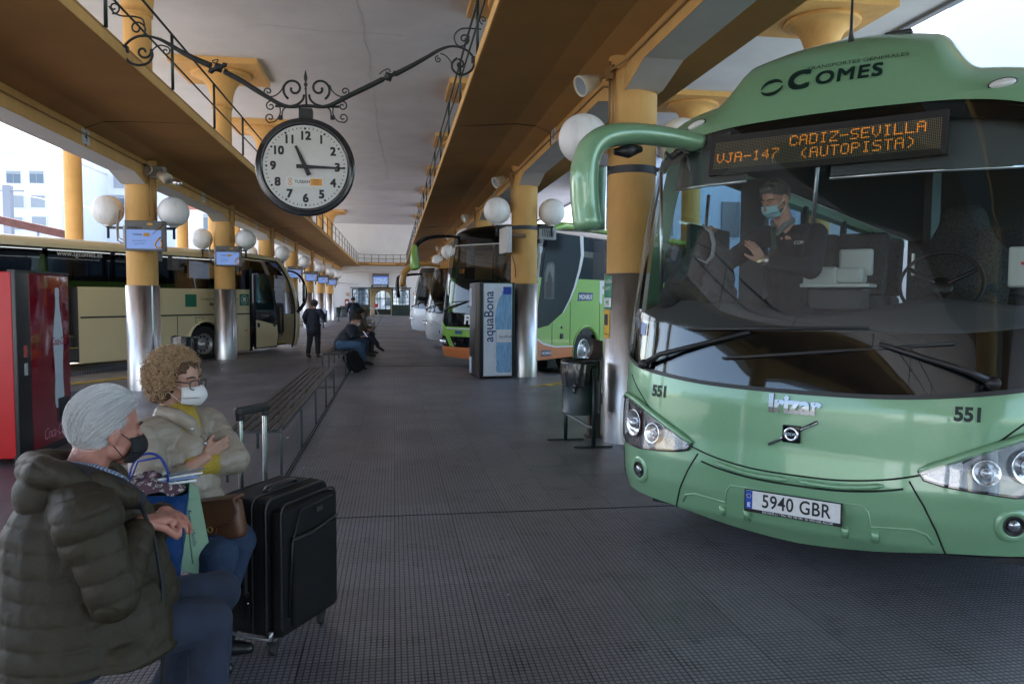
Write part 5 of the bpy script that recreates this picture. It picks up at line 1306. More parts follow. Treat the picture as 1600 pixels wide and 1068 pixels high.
# ---- lime green coach
d0 = [(.2, .06), (.4, .0), (.9, .0), (1.3, .05), (1.8, .14), (2.4, .27), (2.75, .38), (3.0, .52), (3.2, .75)]
fr, FS = right_coach((1.80, 16.75), 'lime green and orange coach with a black face parked behind the water machine', dict(d0=d0, a=.5, n=3.0, zr=3.05, A=.27, roof=black_gloss, brow=black_gloss, wt=2.78, zw=2.04, side=flix_green, wiper=1.28, rim=mat('rim_silver', (.6, .62, .64), .3, .8),
    bands=[(.20, .46, flix_orange, 'bumper', .03), (.46, .90, black_gloss, 'grille', 0), (.90, 1.24, black_gloss, 'nose_panel', 0), (1.24, 2.79, windscreen, 'windscreen', 0)]))
for s_ in (-1, 1):
    o = patch(FS, [(s_ * a, b_) for a, b_ in (((.66, .47), (.80, .47), (1.05, .80), (1.265, .98), (1.265, 1.12), (1.0, .93), (.85, .80)) if s_ > 0 else ((.66, .47), (.80, .47), (1.05, .80), (1.265, .98), (1.265, 1.12), (1.0, .93), (.85, .80))[::-1])], .008).obj('flank', flix_green, fr)
skin(FS, lambda x: .70, lambda x: .92, nt=40, nz=4, off=.008, t0=-.62, t1=.62).obj('nose_band', flix_green, fr)
m = MB(); m.tube([FS.P(-.9 + 1.8 * i / 20, .875, .014) for i in range(21)], .016, 8); m.obj('chrome_bar', alu, fr)
m = MB(); m.tube([FS.P(-1.02 + 2.04 * i / 20, 2.79, .01) for i in range(21)], .014, 8); m.obj('chrome_bar', alu, fr)
lamps(fr, FS, [(.86, .50), (1.16, .52), (1.22, .70), (1.0, .66)])
front_text(FS, 'FLIXBUS', .13, 1.08, .27, white_paint, fr, bold=.012, off=.008)
m = MB(); m.add([FS.P(a, b_, .014) for a, b_ in ((-.62, .76), (-.40, .76), (-.40, .83), (-.62, .83))], [(0, 1, 2, 3)]); m.obj('sticker', mat('sticker_navy', (.03, .07, .2), .4), fr)
m = MB(); m.tube([(1.25, .95, 3.02), (1.2, 1.25, 3.16), (1.12, 1.7, 3.25), (1.08, 2.4, 3.28), (1.08, 11.6, 3.28)], [.03, .08, .1, .11, .11], 10, flat=(1.6, .9)); m.obj('roof_edge', flix_green, fr)
X = 1.27
flatx(X + .002, [(.50, .92), (1.0, .98), (1.58, 1.26), (1.85, 1.55), (2.05, 1.84), (2.25, 2.25), (2.34, 2.6), (2.28, 3.05), (.95, 3.05), (.75, 2.2), (.58, 1.4)], black_gloss, fr, 'side_black_panel', 1)
o = flatx(X + .006, [(.80, 1.57), (1.21, 1.57), (1.23, 2.34), (1.12, 2.40), (.90, 2.35), (.80, 2.15)], int_mid, fr, 'driver_window', 1); 
flatx(X + .010, [(.84, 1.95), (1.17, 1.95), (1.18, 2.28), (1.10, 2.34), (.92, 2.30), (.85, 2.14)], mat('bright_lining', (.17, .17, .16), .7), o, 'window_lining', 1)
flatx(X + .014, [(.90, 1.6), (1.08, 1.6), (1.12, 2.0), (1.02, 2.2), (.93, 2.05)], int_dark, o, 'seat_back', 1)
st = [(1.58, 1.26), (1.85, 1.55), (2.05, 1.84), (2.25, 2.25), (2.36, 2.6), (2.30, 3.06)]
flatx(X + .006, [(a, b_) for a, b_ in st] + [(a + .03 + .13 * i / 5, b_) for i, (a, b_) in enumerate(st)][::-1], mat('stripe_white', (.62, .63, .66), .4), fr, 'white_stripe', 1)
flatx(X + .002, [(.52, .22), (2.07, .22), (2.07, .45), (1.3, .47), (.8, .55), (.56, .66)], flix_orange, fr, 'orange_skirt', 1)
flatx(X + .004, [(.56, .66), (.8, .55), (1.3, .47), (2.07, .45), (2.07, .475), (1.3, .50), (.8, .60), (.56, .71)], white_paint, fr, 'white_line', 1)
lettering('FLIXBUS', .74, mat('stripe_white', (.62, .63, .66), .4), fr, (X + .004, 3.26, 1.71), (0, 1, 0), (0, 0, 1), bold=.03, align='LEFT')
mb_ = mat('monbus_blue', (.02, .045, .15), .4)
flatx(X + .003, [(2.24, 1.52), (2.94, 1.54), (2.96, 1.72), (2.28, 1.73)], mb_, fr, 'operator_sticker', 1); lettering('MONBUS', .15, white_paint, fr, (X + .008, 2.60, 1.615), (0, 1, 0), (0, 0, 1), fat=.003, shear=.2)
flatx(X + .007, [(.70, .30), (1.10, .30), (1.12, .42), (.72, .43)], mb_, fr, 'operator_sticker', 1); lettering('MONBUS', .09, white_paint, fr, (X + .0125, .91, .36), (0, 1, 0), (0, 0, 1), fat=.002, shear=.2)
for y in (1.15, 1.92, 3.3): m = MB(); m.box((X + .003, y, .95), (.005, .012, 1.1)); m.obj('panel_gap', cream_dk, fr)
m = MB(); m.box((X + .006, 6.5, 1.36), (.012, 9.2, .02)); m.obj('moulding', flix_green, fr)
m = MB(); m.lathe([(.001, .012), (.03, .012), (.035, 0)], 16, M=Matrix.Translation((X, 1.55, .92)) @ Matrix.Rotation(PI / 2, 4, 'Y')); m.box((X + .01, 1.55, .72), (.02, .12, .12), bev=.01); m.obj('side_marker', plastic_black, fr)
m = MB(); m.tube([(X + .004, 2.66 + .62 * math.cos(a), .30 + .62 * math.sin(a)) for a in [R(200) * k / 18 - R(10) for k in range(19)]], .022, 8); m.obj('arch_trim', flix_green, fr)
mb = mirror_arm(fr, [(-1.0, .62, 3.0), (-1.25, .4, 3.02), (-1.5, .1, 2.98), (-1.66, -.1, 2.85), (-1.7, -.15, 2.72)], .05, black_gloss, name='mirror_arm')
mirror_arm(mb, [(-1.70, -.15, 2.80), (-1.72, -.17, 2.6), (-1.71, -.16, 2.35), (-1.69, -.14, 2.22)], .115, flix_green, name='mirror_head')
m = MB(); m.box((.0, .95, 1.62), (.9, .06, .25), bev=.04); m.obj('sun_visor', int_mid, fr)
# ---- white coach with ochre roof
d0w = [(.2, .1), (.4, .02), (.8, .0), (1.1, .05), (1.6, .2), (2.2, .42), (2.6, .62), (2.9, .85)]
wr, WS = right_coach((1.62, 23.75), 'white coach with an ochre roof and ochre mirror horn, behind the lime green coach', dict(d0=d0w, a=.6, n=2.7, zr=2.66, A=.26, dome=.25, roof=roof_ochre, brow=roof_ochre, wt=2.52, zw=1.5, side=white_coach, wiper=1.18,
    bands=[(.20, 1.08, white_coach, 'bumper', .06), (1.06, 1.14, black_gloss, 'black_band', .05), (1.12, 2.54, windscreen, 'windscreen', .05)]))
lamps(wr, WS, [(.62, .70), (1.05, .66), (1.2, .72), (1.2, .90), (1.1, .92)])
mirror_arm(wr, [(-.95, .72, 2.6), (-1.15, .4, 2.66), (-1.4, 0, 2.62), (-1.6, -.2, 2.4), (-1.66, -.25, 2.15), (-1.66, -.25, 1.92)], .105, roof_ochre)
mirror_arm(wr, [(-1.66, -.25, 1.95), (-1.66, -.25, 1.85), (-1.66, -.25, 1.76)], .09, alu, name='mirror_foot')
m = MB(); M = Matrix.Translation(WS.P(0, .86, .012)) @ Matrix.Rotation(PI / 2, 4, 'X'); m.lathe([(.085, 0), (.09, .006), (.098, 0)], 28, M=M)
for k in range(3): a = R(90 + 120 * k); m.tube([WS.P(0, .86, .02), WS.P(.09 * math.cos(a), .86 + .09 * math.sin(a), .016)], [.012, .003], 6)
m.obj('star_badge', alu, wr)
seam(WS, [(x / 10, .66 + .35 * abs(x / 10) ** 1.6) for x in range(-11, 12)], cream_dk, wr, r=.005)
m = MB(); y0 = WS.dep(0, .5) - .02; m.box((-.05, y0, .50), (.5, .012, .11)); m.obj('number_plate', mat('plate_white', (.72, .72, .72), .35), wr); lettering('2259 DMN', .10, mat('plate_black', (.01, .01, .012), .5), wr, (-.03, y0 - .008, .5), (1, 0, 0), (0, 0, 1), bold=.001, sx=.8)
m = MB(); m.box((-.28, y0 - .008, .5), (.04, .004, .108)); m.obj('plate_strip', mat('plate_blue', (.01, .07, .42), .4), wr)
A_, B_ = led_board(wr, (.0, .50, 2.28), (1, 0, 0), (0, .25, .97), 22, 14, .018, [('19', 4, 4)], led_on, led_off); A_.obj('route_dots', mat('orange_sign', (.5, .2, .02), .5, emit=(1, .35, .03), estr=1.2), wr)['kind'] = 'stuff'
m = MB(); m.sphere((-.35, .75, 2.2), .12, 16, 10, sc=(1, .4, 1)); m.obj('inner_mirror', plastic_black, wr)
# ---- last visible coach
tr, TS = right_coach((1.35, 30.9), 'further white coach with black mirrors almost hidden behind the others on the right', dict(d0=d0w, a=.5, n=2.8, zr=2.8, A=.25, roof=white_coach, brow=black_gloss, wt=2.6, zw=1.6, side=white_coach, wiper=1.18,
    bands=[(.20, 1.1, white_coach, 'bumper', .04), (1.08, 2.62, windscreen, 'windscreen', .04)]))
lamps(tr, TS, [(.7, .66), (1.1, .64), (1.2, .70), (1.2, .86)])
mirror_arm(tr, [(-.95, .7, 2.55), (-1.3, .2, 2.5), (-1.55, -.05, 2.42), (-1.62, -.1, 2.2), (-1.6, -.1, 1.8), (-1.58, -.05, 1.55)], .085, black_gloss)
m = MB(); m.sphere((-1.2, .32, 1.02), .06, 12, 8); m.obj('marker_lamp', mat('amber_lens', (.8, .25, .02), .3), tr)
def at_y(px, py, Y):
    d = _F + _R * ((px - 800) / 1180) - _U * ((py - 534) / 1180); t_ = Y / d.y; return Vector((d.x * t_, Y, CAM_H + d.z * t_))
# ================================================================== STATION CLOCK
def clock():
    Y = 8.8; c = Vector((-.966, Y, 3.02)); Rr = .537
    iron = mat('wrought_iron', (.012, .016, .017), .45, bump=.6, bscale=70, var=.3, vscale=60)
    root = thing('station_clock', 'round black rimmed station clock at 11:15 on a wrought iron bracket over the platform', 'clock', c)
    L = lambda px, py: at_y(px, py, Y) - c
    m = MB(); prof = [(.001, -.13), (.40, -.13), (.47, -.10), (.50, -.05), (.51, .03), (.537, .05), (.537, .09), (.52, .115), (.50, .10), (.485, .125), (.462, .12), (.458, .105), (.001, .105)]
    M = Matrix.Rotation(PI / 2, 4, 'X'); m.lathe(prof, 72, M=M); m.obj('case', mat('black_enamel', (.012, .013, .015), .22, coat=.4), root)
    m = MB(); m.lathe([(.001, .108), (.455, .108)], 64, M=M); m.obj('dial', mat('dial_white', (.62, .62, .60), .5, var=.06, vscale=5), root)
    ink = mat('dial_ink', (.018, .018, .02), .6); y = -.1095
    for h_ in range(1, 13):
        a = R(90 - 30 * h_); r = .345 if h_ not in (10, 11, 12) else .335
        lettering(str(h_), .125, ink, root, (r * math.cos(a), y, r * math.sin(a)), (1, 0, 0), (0, 0, 1), fat=.0055, name='numeral', sx=1.0, spacing=1.0)
    tk = MB()
    for i in range(60):
        a = 2 * PI * i / 60; r0, r1, w_ = (.405, .428, .011) if i % 5 == 0 else (.412, .430, .0045); u = Vector((math.cos(a), 0, math.sin(a))); v = Vector((-math.sin(a), 0, math.cos(a)))
        tk.add([u * r0 - v * w_ + Vector((0, y, 0)), u * r1 - v * w_ + Vector((0, y, 0)), u * r1 + v * w_ + Vector((0, y, 0)), u * r0 + v * w_ + Vector((0, y, 0))], [(0, 1, 2, 3)])
    tk.obj('minute_track', ink, root)
    def hand(a, r0, r1, w0, w1, yy, name):
        u = Vector((math.sin(R(a)), 0, math.cos(R(a)))); v = Vector((u.z, 0, -u.x)); m = MB(); q = [u * -r0 + v * w0, u * r1 + v * w1, u * r1 - v * w1, u * -r0 - v * w0]
        m.add([p + Vector((0, yy, 0)) for p in q] + [p + Vector((0, yy + .006, 0)) for p in q], [(0, 1, 2, 3), (7, 6, 5, 4), (0, 4, 5, 1), (1, 5, 6, 2), (2, 6, 7, 3), (3, 7, 4, 0)]); m.obj(name, ink, root)
    hand(-24.5, .10, .245, .026, .014, -.128, 'hour_hand'); hand(91, .095, .43, .022, .007, -.138, 'minute_hand')
    m = MB(); m.box((-.015, y + .0, -.165), (.40, .002, .105)); m.obj('logo_strip', mat('strip_white', (.68, .68, .66), .4), root)
    lettering('TUSSAM', .045, ink, root, (-.035, y - .002, -.165), (1, 0, 0), (0, 0, 1), fat=.0006)
    og = mat('tussam_orange', (.75, .33, .05), .5); m = MB(); m.box((.115, y - .002, -.165), (.125, .002, .075)); m.obj('orange_panel', og, root)
    lettering('NO8DO', .018, ink, root, (.115, y - .004, -.148), (1, 0, 0), (0, 0, 1)); lettering('AYUNTAMIENTO', .012, ink, root, (.115, y - .004, -.170), (1, 0, 0), (0, 0, 1)); lettering('DE SEVILLA', .012, ink, root, (.115, y - .004, -.188), (1, 0, 0), (0, 0, 1))
    m = MB(); m.tube([Vector((-.165 + .016 * math.sin(t_ * 2 * PI), y - .002, -.165 - .036 * math.cos(t_ * PI))) for t_ in [i / 16 for i in range(17)]], .0035, 4); m.tube([Vector((-.165 - .016 * math.sin(t_ * 2 * PI), y - .002, -.165 - .036 * math.cos(t_ * PI))) for t_ in [i / 16 for i in range(17)]], .0035, 4); m.obj('loop_mark', og, root)
    # bracket
    b_ = thing('bracket', None, None); b_.parent = root
    def spiral(c0, r0, a0, turns, rad, shrink=.22, sgn=1, n=26, tip=True):
        pts = []
        for i in range(n + 1):
            t_ = i / n; r = r0 * (shrink + (1 - shrink) * (1 - t_) ** 1.2); a = a0 + sgn * turns * 2 * PI * t_; pts.append(c0 + Vector((r * math.cos(a), 0, r * math.sin(a))))
        return pts
    def rod(pts, r, name='scroll'): m = MB(); m.tube(pts, r, 8); return m.obj(name, iron, b_)
    def smooth(P, k=5):
        f = []
        for i in range(len(P) - 1):
            p0, p1, p2, p3 = P[max(0, i - 1)], P[i], P[i + 1], P[min(len(P) - 1, i + 2)]
            for j in range(k):
                u = j / k; f.append(.5 * ((2 * p1) + (p2 - p0) * u + (2 * p0 - 5 * p1 + 4 * p2 - p3) * u * u + (3 * p1 - p0 - 3 * p2 + p3) * u ** 3))
        return f + [P[-1]]
    px = 8.75 / 1180
    m = MB(); m.box((0, 0, .57), (.145, .12, .16)); m.obj('hanger', iron, b_); rod([L(430, 166), L(530, 167)], .014, 'bar')
    left = smooth([L(479, 165), (L(455, 167)), L(438, 163), L(420, 153), L(402, 142), L(375, 125), L(350, 112)]); rod(left, [.016 + .012 * min(1, i / 20) for i in range(len(left))], 'arm')
    l2 = smooth([L(330, 103), L(300, 90), L(278, 78), L(262, 68), L(245, 60), L(222, 56), L(205, 62), L(194, 74), L(195, 88), L(205, 99), L(219, 102), L(232, 98), L(238, 88), L(236, 77)]); rod(l2, [.034 - .020 * min(1, i / 22) for i in range(len(l2))], 'arm')
    right = smooth([L(479, 165), L(505, 167), L(522, 162), L(545, 150), L(572, 137), L(598, 124)]); rod(right, [.016 + .014 * min(1, i / 18) for i in range(len(right))], 'arm')
    r2 = smooth([L(618, 116), L(645, 102), L(668, 89), L(685, 79), L(702, 73), L(718, 74), L(732, 81), L(741, 94), L(738, 108), L(727, 116), L(716, 116), L(707, 108), L(707, 98), L(714, 91)]); rod(r2, [.030 - .017 * min(1, i / 22) for i in range(len(r2))], 'arm')
    for (x, y_, dx, dy) in ((341, 106, -8, -3), (607, 120, 8, -4)):            # leafy knot
        p = L(x, y_); m = MB(); s_ = 1 if dx > 0 else -1
        m.lathe([(.001, -.11), (.03, -.08), (.018, -.05), (.045, -.02), (.062, .0), (.03, .03), (.02, .05), (.034, .09), (.001, .12)], 10, M=Matrix.Translation(p) @ Vector((s_ * .88, 0, -.44 if s_ < 0 else .44)).to_track_quat('Z', 'Y').to_matrix().to_4x4()); m.obj('knot', iron, b_)
        rod(smooth([p + Vector((-s_ * -.02, 0, .05)), p + Vector((0, 0, .085)), p + Vector((-.06, 0, .06)), p + Vector((-.10, 0, .02)) if s_ > 0 else p + Vector((.10, 0, -.02))]), .006)
    for s_ in (-1, 1):
        m = L(479 + s_ * 20, 139); rod(spiral(m, 17 * px, -PI / 2 + s_ * .5 - (0 if s_ > 0 else 0), 1.25, .013, sgn=-s_ if False else s_, shrink=.2), .0135)
        rod(smooth([L(479 + s_ * 4, 148), L(479 + s_ * 6, 156), L(479 + s_ * 14, 163), L(479 + s_ * 24, 166)]), .013)
        rod(smooth([L(479 + s_ * 36, 133), L(479 + s_ * 40, 142), L(479 + s_ * 48, 149), L(479 + s_ * 56, 151), L(479 + s_ * 64, 148)]), .007)
        rod(spiral(L(479 + s_ * 60, 143), 7 * px, -PI / 2 if s_ > 0 else -PI / 2, 1.3, .007, sgn=s_), .0075)
        rod(spiral(L(479 + s_ * 56, 166), 7.5 * px, PI / 2, 1.2, .007, sgn=-s_), .0075)
        rod(spiral(L(479 + s_ * 57, 184), 7.5 * px, -PI / 2, 1.2, .007, sgn=s_), .0075)
        rod(smooth([L(479 + s_ * 50, 160), L(479 + s_ * 43, 165), L(479 + s_ * 41, 175), L(479 + s_ * 44, 184), L(479 + s_ * 50, 190), L(479 + s_ * 57, 191)]), .007)
        rod(smooth([L(479 + s_ * 38, 187), L(479 + s_ * 38, 176), L(479 + s_ * 34, 169), L(479 + s_ * 26, 167)]), .008)
        m = MB(); m.sphere(L(479 + s_ * 41, 184), .028, 12, 8, sc=(1, .5, 1)); m.obj('rosette', iron, b_)
    rod([L(479, 168), L(478, 145), L(477, 125)], [.012, .010, .007], 'spindle'); m = MB()
    m.lathe([(.001, -.10), (.014, -.08), (.008, -.06), (.024, -.03), (.008, .0), (.018, .02), (.022, .05), (.001, .13)], 10, M=Matrix.Translation(L(477.5, 128))); m.obj('finial', iron, b_)
    # end scrolls beside the gallery edges
    for side, pts in ((-1, [L(176, 52), L(196, 54), L(208, 62)]),):
        pass
    rod(spiral(L(224, 81), 11 * px, PI * .1, 1.1, .011, sgn=-1), .013); rod(spiral(L(214, 45), 13 * px, -PI * .35, 1.2, .01, sgn=1), .010); rod(spiral(L(178, 12), 9 * px, -PI * .6, 1.2, .01, sgn=1), .009)
    rod(smooth([L(226, 40), L(222, 30), L(208, 26), L(190, 25), L(178, 20), L(170, 10)]), .009); rod(smooth([L(235, 83), L(243, 74), L(252, 71), L(262, 74)]), .008); rod(spiral(L(259, 80), 6.5 * px, PI * .4, 1.2, .007, sgn=-1), .008)
    rod(spiral(L(718, 101), 8 * px, PI * .6, 1.0, .011, sgn=-1), .012); rod(spiral(L(725, 61), 9 * px, -PI * .5, 1.3, .009, sgn=1), .009); rod(smooth([L(733, 57), L(727, 70), L(716, 72), L(710, 62), L(712, 52), L(722, 45), L(738, 45), L(752, 46)]), .009)
    rod(spiral(L(755, 31), 7 * px, -PI * .5, 1.2, .008, sgn=-1), .008); rod(smooth([L(706, 104), L(704, 96), L(696, 87), L(688, 84)]), .007); rod(spiral(L(685, 93), 5.5 * px, PI * .5, 1.3, .006, sgn=1), .007)
    for x, y_ in ((193, 77), (743, 94)): m = MB(); m.box(L(x, y_), (.10, .06, .07), bev=.01); m.obj('wall_fixing', iron, b_)
clock()

# ================================================================== COLUMN SCREENS
scr_case = mat('screen_case_grey', (.12, .115, .11), .45); scr_blue = mat('screen_glow', (.1, .15, .3), .3, emit=(.22, .38, .85), estr=.09)
orange_g = mat('screen_orange', (.55, .28, .04), .5); scr_txt = mat('screen_ink', (.02, .02, .03), .6); scr_white = mat('screen_pale_ink', (.05, .07, .12), .5)
for i, y in enumerate(LY):
    k = i - 5
    if k < 0 or k > 6: continue
    r = thing('platform_screen', 'small blue ANDEN %d screen on the %s column of the left row' % (4 + k, ordn[k]), 'screen', (LX + .20, y - .42, 2.63 ), R(6), 'platform screens on the left columns')
    m = MB(); m.box((0, 0, 0), (.66, .13, .53), bev=.012); m.obj('case', scr_case, r)
    m = MB(); m.box((-.345, .01, 0), (.03, .11, .36)); m.obj('side_vent', mat('case_pale', (.5, .5, .5), .5), r)
    m = MB(); m.box((-.02, -.067, -.06), (.56, .006, .33)); m.obj('display', scr_blue, r)
    g = MB(); g.tube([(.31, -.068, .23), (.12, -.068, .03)], .035, 4, flat=(1, .1)); g.tube([(.25, -.072, -.02), (.18, -.072, -.09), (.155, -.072, -.16), (.19, -.072, -.21), (.25, -.072, -.20), (.27, -.072, -.13), (.25, -.072, -.07)], .016, 6); g.box((.08, -.068, .205), (.09, .006, .04)); g.box((.02, -.0715, .02), (.10, .004, .06)); g.obj('orange_ribbon', orange_g, r)
    lettering('ANDÉN %d' % (4 + k), .055, scr_txt, r, (-.17, -.068, .135), (1, 0, 0), (0, 0, 1), bold=.002)
    if k < 4:
        lettering('TUSSAM', .04, scr_txt, r, (-.13, -.0715, .02), (1, 0, 0), (0, 0, 1), bold=.001); lettering('BIENVENIDOS', .035, scr_white, r, (-.1, -.0715, -.09), (1, 0, 0), (0, 0, 1)); lettering('WELCOME', .035, scr_white, r, (-.1, -.0715, -.14), (1, 0, 0), (0, 0, 1))
    b_ = MB(); b_.box((.2, .12, -.32), (.06, .08, .22)); b_.box((0, .2, .0), (.2, .25, .06)); b_.obj('mount', blackm, r)
for i, y in enumerate(RY):
    k = i - 4
    if k < 1 or k > 3: continue
    r = thing('platform_screen', 'grey platform screen seen edge on at the %s column of the right row' % ordn[k], 'screen', (RX - .42, y - .25, 2.72), R(-84), 'platform screens on the right columns')
    m = MB(); m.box((0, 0, 0), (.62, .10, .50), bev=.01); m.obj('case', mat('case_white', (.55, .55, .55), .45), r)
    m = MB(); m.box((0, .058, -.02), (.5, .02, .36)); m.obj('backplate', scr_case, r)
    m = MB(); m.box((.1, .2, .1), (.08, .36, .06)); m.tube([(.05, .1, -.2), (.0, .2, -.5), (-.1, .25, -.85), (-.05, .28, -.98)], .012, 6); m.obj('mount', mat('mount_brown', (.16, .09, .05), .6), r)
    r = thing('amplifier_box', 'vented grey box on the outer side of the %s right column' % ordn[k], 'box', (RX + .48, y + .1, 2.90), R(12), 'vented boxes on the right columns')
    m = MB(); m.box((0, 0, 0), (.38, .12, .24), bev=.008); m.obj('case', mat('case_grey', (.35, .36, .38), .5), r)
    m = MB()
    for q in range(7): m.box((-.12 + q * .04, -.062, .0), (.015, .006, .14), M=Matrix.Rotation(.12, 4, 'Y'))
    m.obj('vents', plastic_black, r)
# platform number plates on the beams
np_w = mat('number_plate_white', (.55, .56, .58), .5)
for num_, (txt, p, side) in enumerate((('4', (LX + .17, 11.75, 3.84), -1), ('5', (LX + .17, 18.5, 3.84), -1), ('6', (LX + .17, 25.3, 3.84), -1), ('7', (LX + .17, 32.0, 3.84), -1), ('18', (RX - .17, 11.55, 4.08), 1), ('17', (RX - .17, 18.6, 4.08), 1), ('16', (RX - .17, 25.6, 4.08), 1))):
    r = thing('bay_number', 'white bay number plate, %s one along the %s beam' % (ordn[num_ if side < 0 else num_ - 4], 'left' if side < 0 else 'right'), 'sign', p)
    m = MB(); m.box((0, 0, 0), (.012, .27, .20)); m.obj('plate', np_w, r)
    lettering(txt, .20, scr_txt, r, (.008 if side < 0 else -.008, 0, 0), (0, 1, 0) if side < 0 else (0, -1, 0), (0, 0, 1), bold=.004, sx=.9)
# spot lamps on the right row, camera cluster on the left
for i, y in enumerate(RY):
    k = i - 4
    if k < 0 or k > 4: continue
    r = thing('spotlight', 'cone shaped cream spotlight above the %s column of the right row' % ordn[k], 'spotlight', (RX - .30, y + .0, 4.02), 0, 'cone spotlights on the right row')
    d = Vector((-.86, -.25, -.42)).normalized(); M = Matrix.Translation(d * .1) @ d.to_track_quat('Z', 'Y').to_matrix().to_4x4()
    m = MB(); m.lathe([(.001, 0), (.05, .01), (.075, .06), (.105, .2), (.115, .27), (.10, .268), (.09, .2)], 24, M=M); m.obj('hood', mat('spot_cream', (.55, .47, .36), .5), r)
    m = MB(); m.lathe([(.001, .245), (.10, .25)], 24, M=M); m.obj('glass', mat('spot_glass', (.2, .22, .24), .15), r)
    m = MB(); m.tube([(0, 0, 0), d * .12], .018, 6); m.box((.02, 0, .02), (.05, .06, .14)); m.obj('bracket', ochre, r)
r = thing('camera_cluster', 'cluster of a cone floodlight and a small camera on the nearest left column', 'camera', (LX + .34, LY[5] - .15, 3.78))
m = MB(); m.box((0, 0, 0), (.26, .2, .2), bev=.02); m.obj('junction_box', mat('jb_grey', (.3, .28, .26), .6), r)
m = MB(); m.lathe([(.001, 0), (.09, .01), (.10, .12), (.085, .12)], 20, M=Matrix.Translation((-.12, -.16, .02)) @ Matrix.Rotation(PI / 2, 4, 'X')); m.tube([(.05, -.1, -.02), (.22, -.15, -.14)], [.07, .10], 16); m.obj('floodlight', mat('spot_cream', (.55, .47, .36), .5), r)
m = MB(); m.tube([(.26, -.12, -.16), (.42, -.2, -.2)], .05, 12); m.sphere((.42, -.2, -.2), .05, 12, 8); m.obj('camera', alu, r)

# ================================================================== BENCHES
slat_m = mat('bench_slat_paint', (.022, .027, .028), .38, var=.3, vscale=14, bump=.15, bscale=60); frame_m = mat('bench_frame_paint', (.075, .09, .092), .35, var=.2, vscale=18)
def make_bench():
    r = thing('bench', 'x', 'bench', group='long slatted benches down the middle'); W_ = .46; L = 5.84
    for i in range(6):
        m = MB(); x = -W_ + .045 + i * .072; m.box((x, L / 2, .442), (.050, L + .02, .018), bev=.004); m.obj('slat', slat_m, r)
    m = MB(); m.box((-.012, L / 2 + .1, .435), (.016, L - .2, .045)); m.obj('side_rail', frame_m, r); m = MB(); m.box((-W_ + .008, L / 2, .425), (.012, L, .03)); m.obj('side_rail', frame_m, r)
    for j in range(5):
        y = .02 + 1.455 * j; m = MB()
        m.tube([(-.006, y, 0), (-.006, y, .40), (-.03, y, .43), (-W_ + .03, y, .43), (-W_ + .006, y, .40), (-W_ + .006, y, 0)], .014, 8); m.obj('leg', frame_m, r)
        if j < 4:
            for q in (.5,): m = MB(); m.box((-W_ / 2, y + 1.455 * q, .428), (W_ - .02, .03, .012)); m.obj('cross_bar', frame_m, r)
    return r
bn = make_bench()
for i, (y, lab) in enumerate(((-2.07, 'nearest slatted bench, under the elderly man and the woman'), (6.68, 'empty dark slatted bench behind the suitcase, second from the viewer'), (15.45, 'third slatted bench, with the young man and the backpack'), (24.2, 'fourth slatted bench, behind the row of seated people'), (33.0, 'fifth slatted bench, nearest the end doors'))):
    if i == 0: bn.location = (-.965, y, 0); bn['label'] = lab
    else: dup(bn, (-.965, y, 0), label=lab)

# ================================================================== VENDING MACHINES
def coke():
    red = mat('vending_red', (.50, .008, .015), .22, coat=.6); side = mat('vending_side_red', (.62, .012, .016), .4, var=.05, vscale=4); dark = mat('vending_dark_red', (.20, .004, .016), .08, coat=.9)
    r = thing('vending_machine', 'red cola vending machine with a pale bottle on its door at the left edge', 'vending machine', (-3.70, 8.10, -.10))
    m = MB(); m.box((-.42, .615, .99), (.80, 1.21, 1.86), bev=.012); m.obj('cabinet', side, r)
    m = MB(); m.box((.0, .145, .97), (.04, .285, 1.90), bev=.006); m.obj('service_strip', mat('vending_black', (.012, .012, .014), .35), r)
    m = MB(); m.box((-.01, .615, 1.925), (.07, 1.25, .025)); m.box((-.01, .615, .05), (.05, 1.22, .08)); m.obj('trim', plastic_black, r)
    m = MB(); m.box((.0, .76, .99), (.035, .94, 1.82), bev=.008); m.obj('door', dark, r)
    # bottle silhouette
    b_ = [(.0, .44), (.085, .45), (.11, .50), (.11, .62), (.095, .75), (.10, .95), (.118, 1.08), (.125, 1.18), (.11, 1.30), (.075, 1.45), (.05, 1.56), (.04, 1.66), (.048, 1.68), (.048, 1.75), (.03, 1.77), (0, 1.77)]
    pts = [(-a, z) for a, z in b_[::-1]] + b_[1:-1]; m = MB(); m.prism([(.93 + a, z) for a, z in pts], .018, .0215, axis='x'); m.obj('bottle_print', mat('bottle_pale', (.52, .60, .66), .3), r)
    rd = mat('script_red', (.30, .01, .03), .4)
    lettering('Coca-Cola', .12, rd, r, (.0225, .94, 1.18), (0, 1, 0), (0, 0, 1), shear=.4, bold=.002, sx=.7)
    lettering('Coca-Cola', .17, mat('script_pink', (.45, .2, .24), .4), r, (.0185, .82, .20), (0, 1, 0), (0, 0, 1), shear=.4, sx=.8)
    lettering('Coca-Cola', .34, white_paint, r, (-.93, -.0, .50), (1, 0, 0), (0, 0, 1), off=.012, shear=.4, bold=.006, sx=.9)
    m = MB(); m.box((.012, 1.03, .42), (.03, .30, .26), bev=.008); m.obj('hatch', plastic_black, r); m = MB(); m.box((.022, 1.03, .42), (.02, .22, .18)); m.obj('hatch_flap', mat('flap', (.03, .03, .032), .2), r)
    for z, c in ((1.12, (.5, .08, .06)), (.94, (.45, .47, .45))): m = MB(); m.box((.0215, .17, z), (.004, .07, .12)); m.obj('sticker', mat('sticker_%d' % (z * 100), c, .4, var=.3, vscale=30), r)
    m = MB(); m.box((-.36, -.0, 1.86), (.3, .004, .06)); m.obj('sticker', mat('sticker_94', (.45, .47, .45), .4), r)
coke()
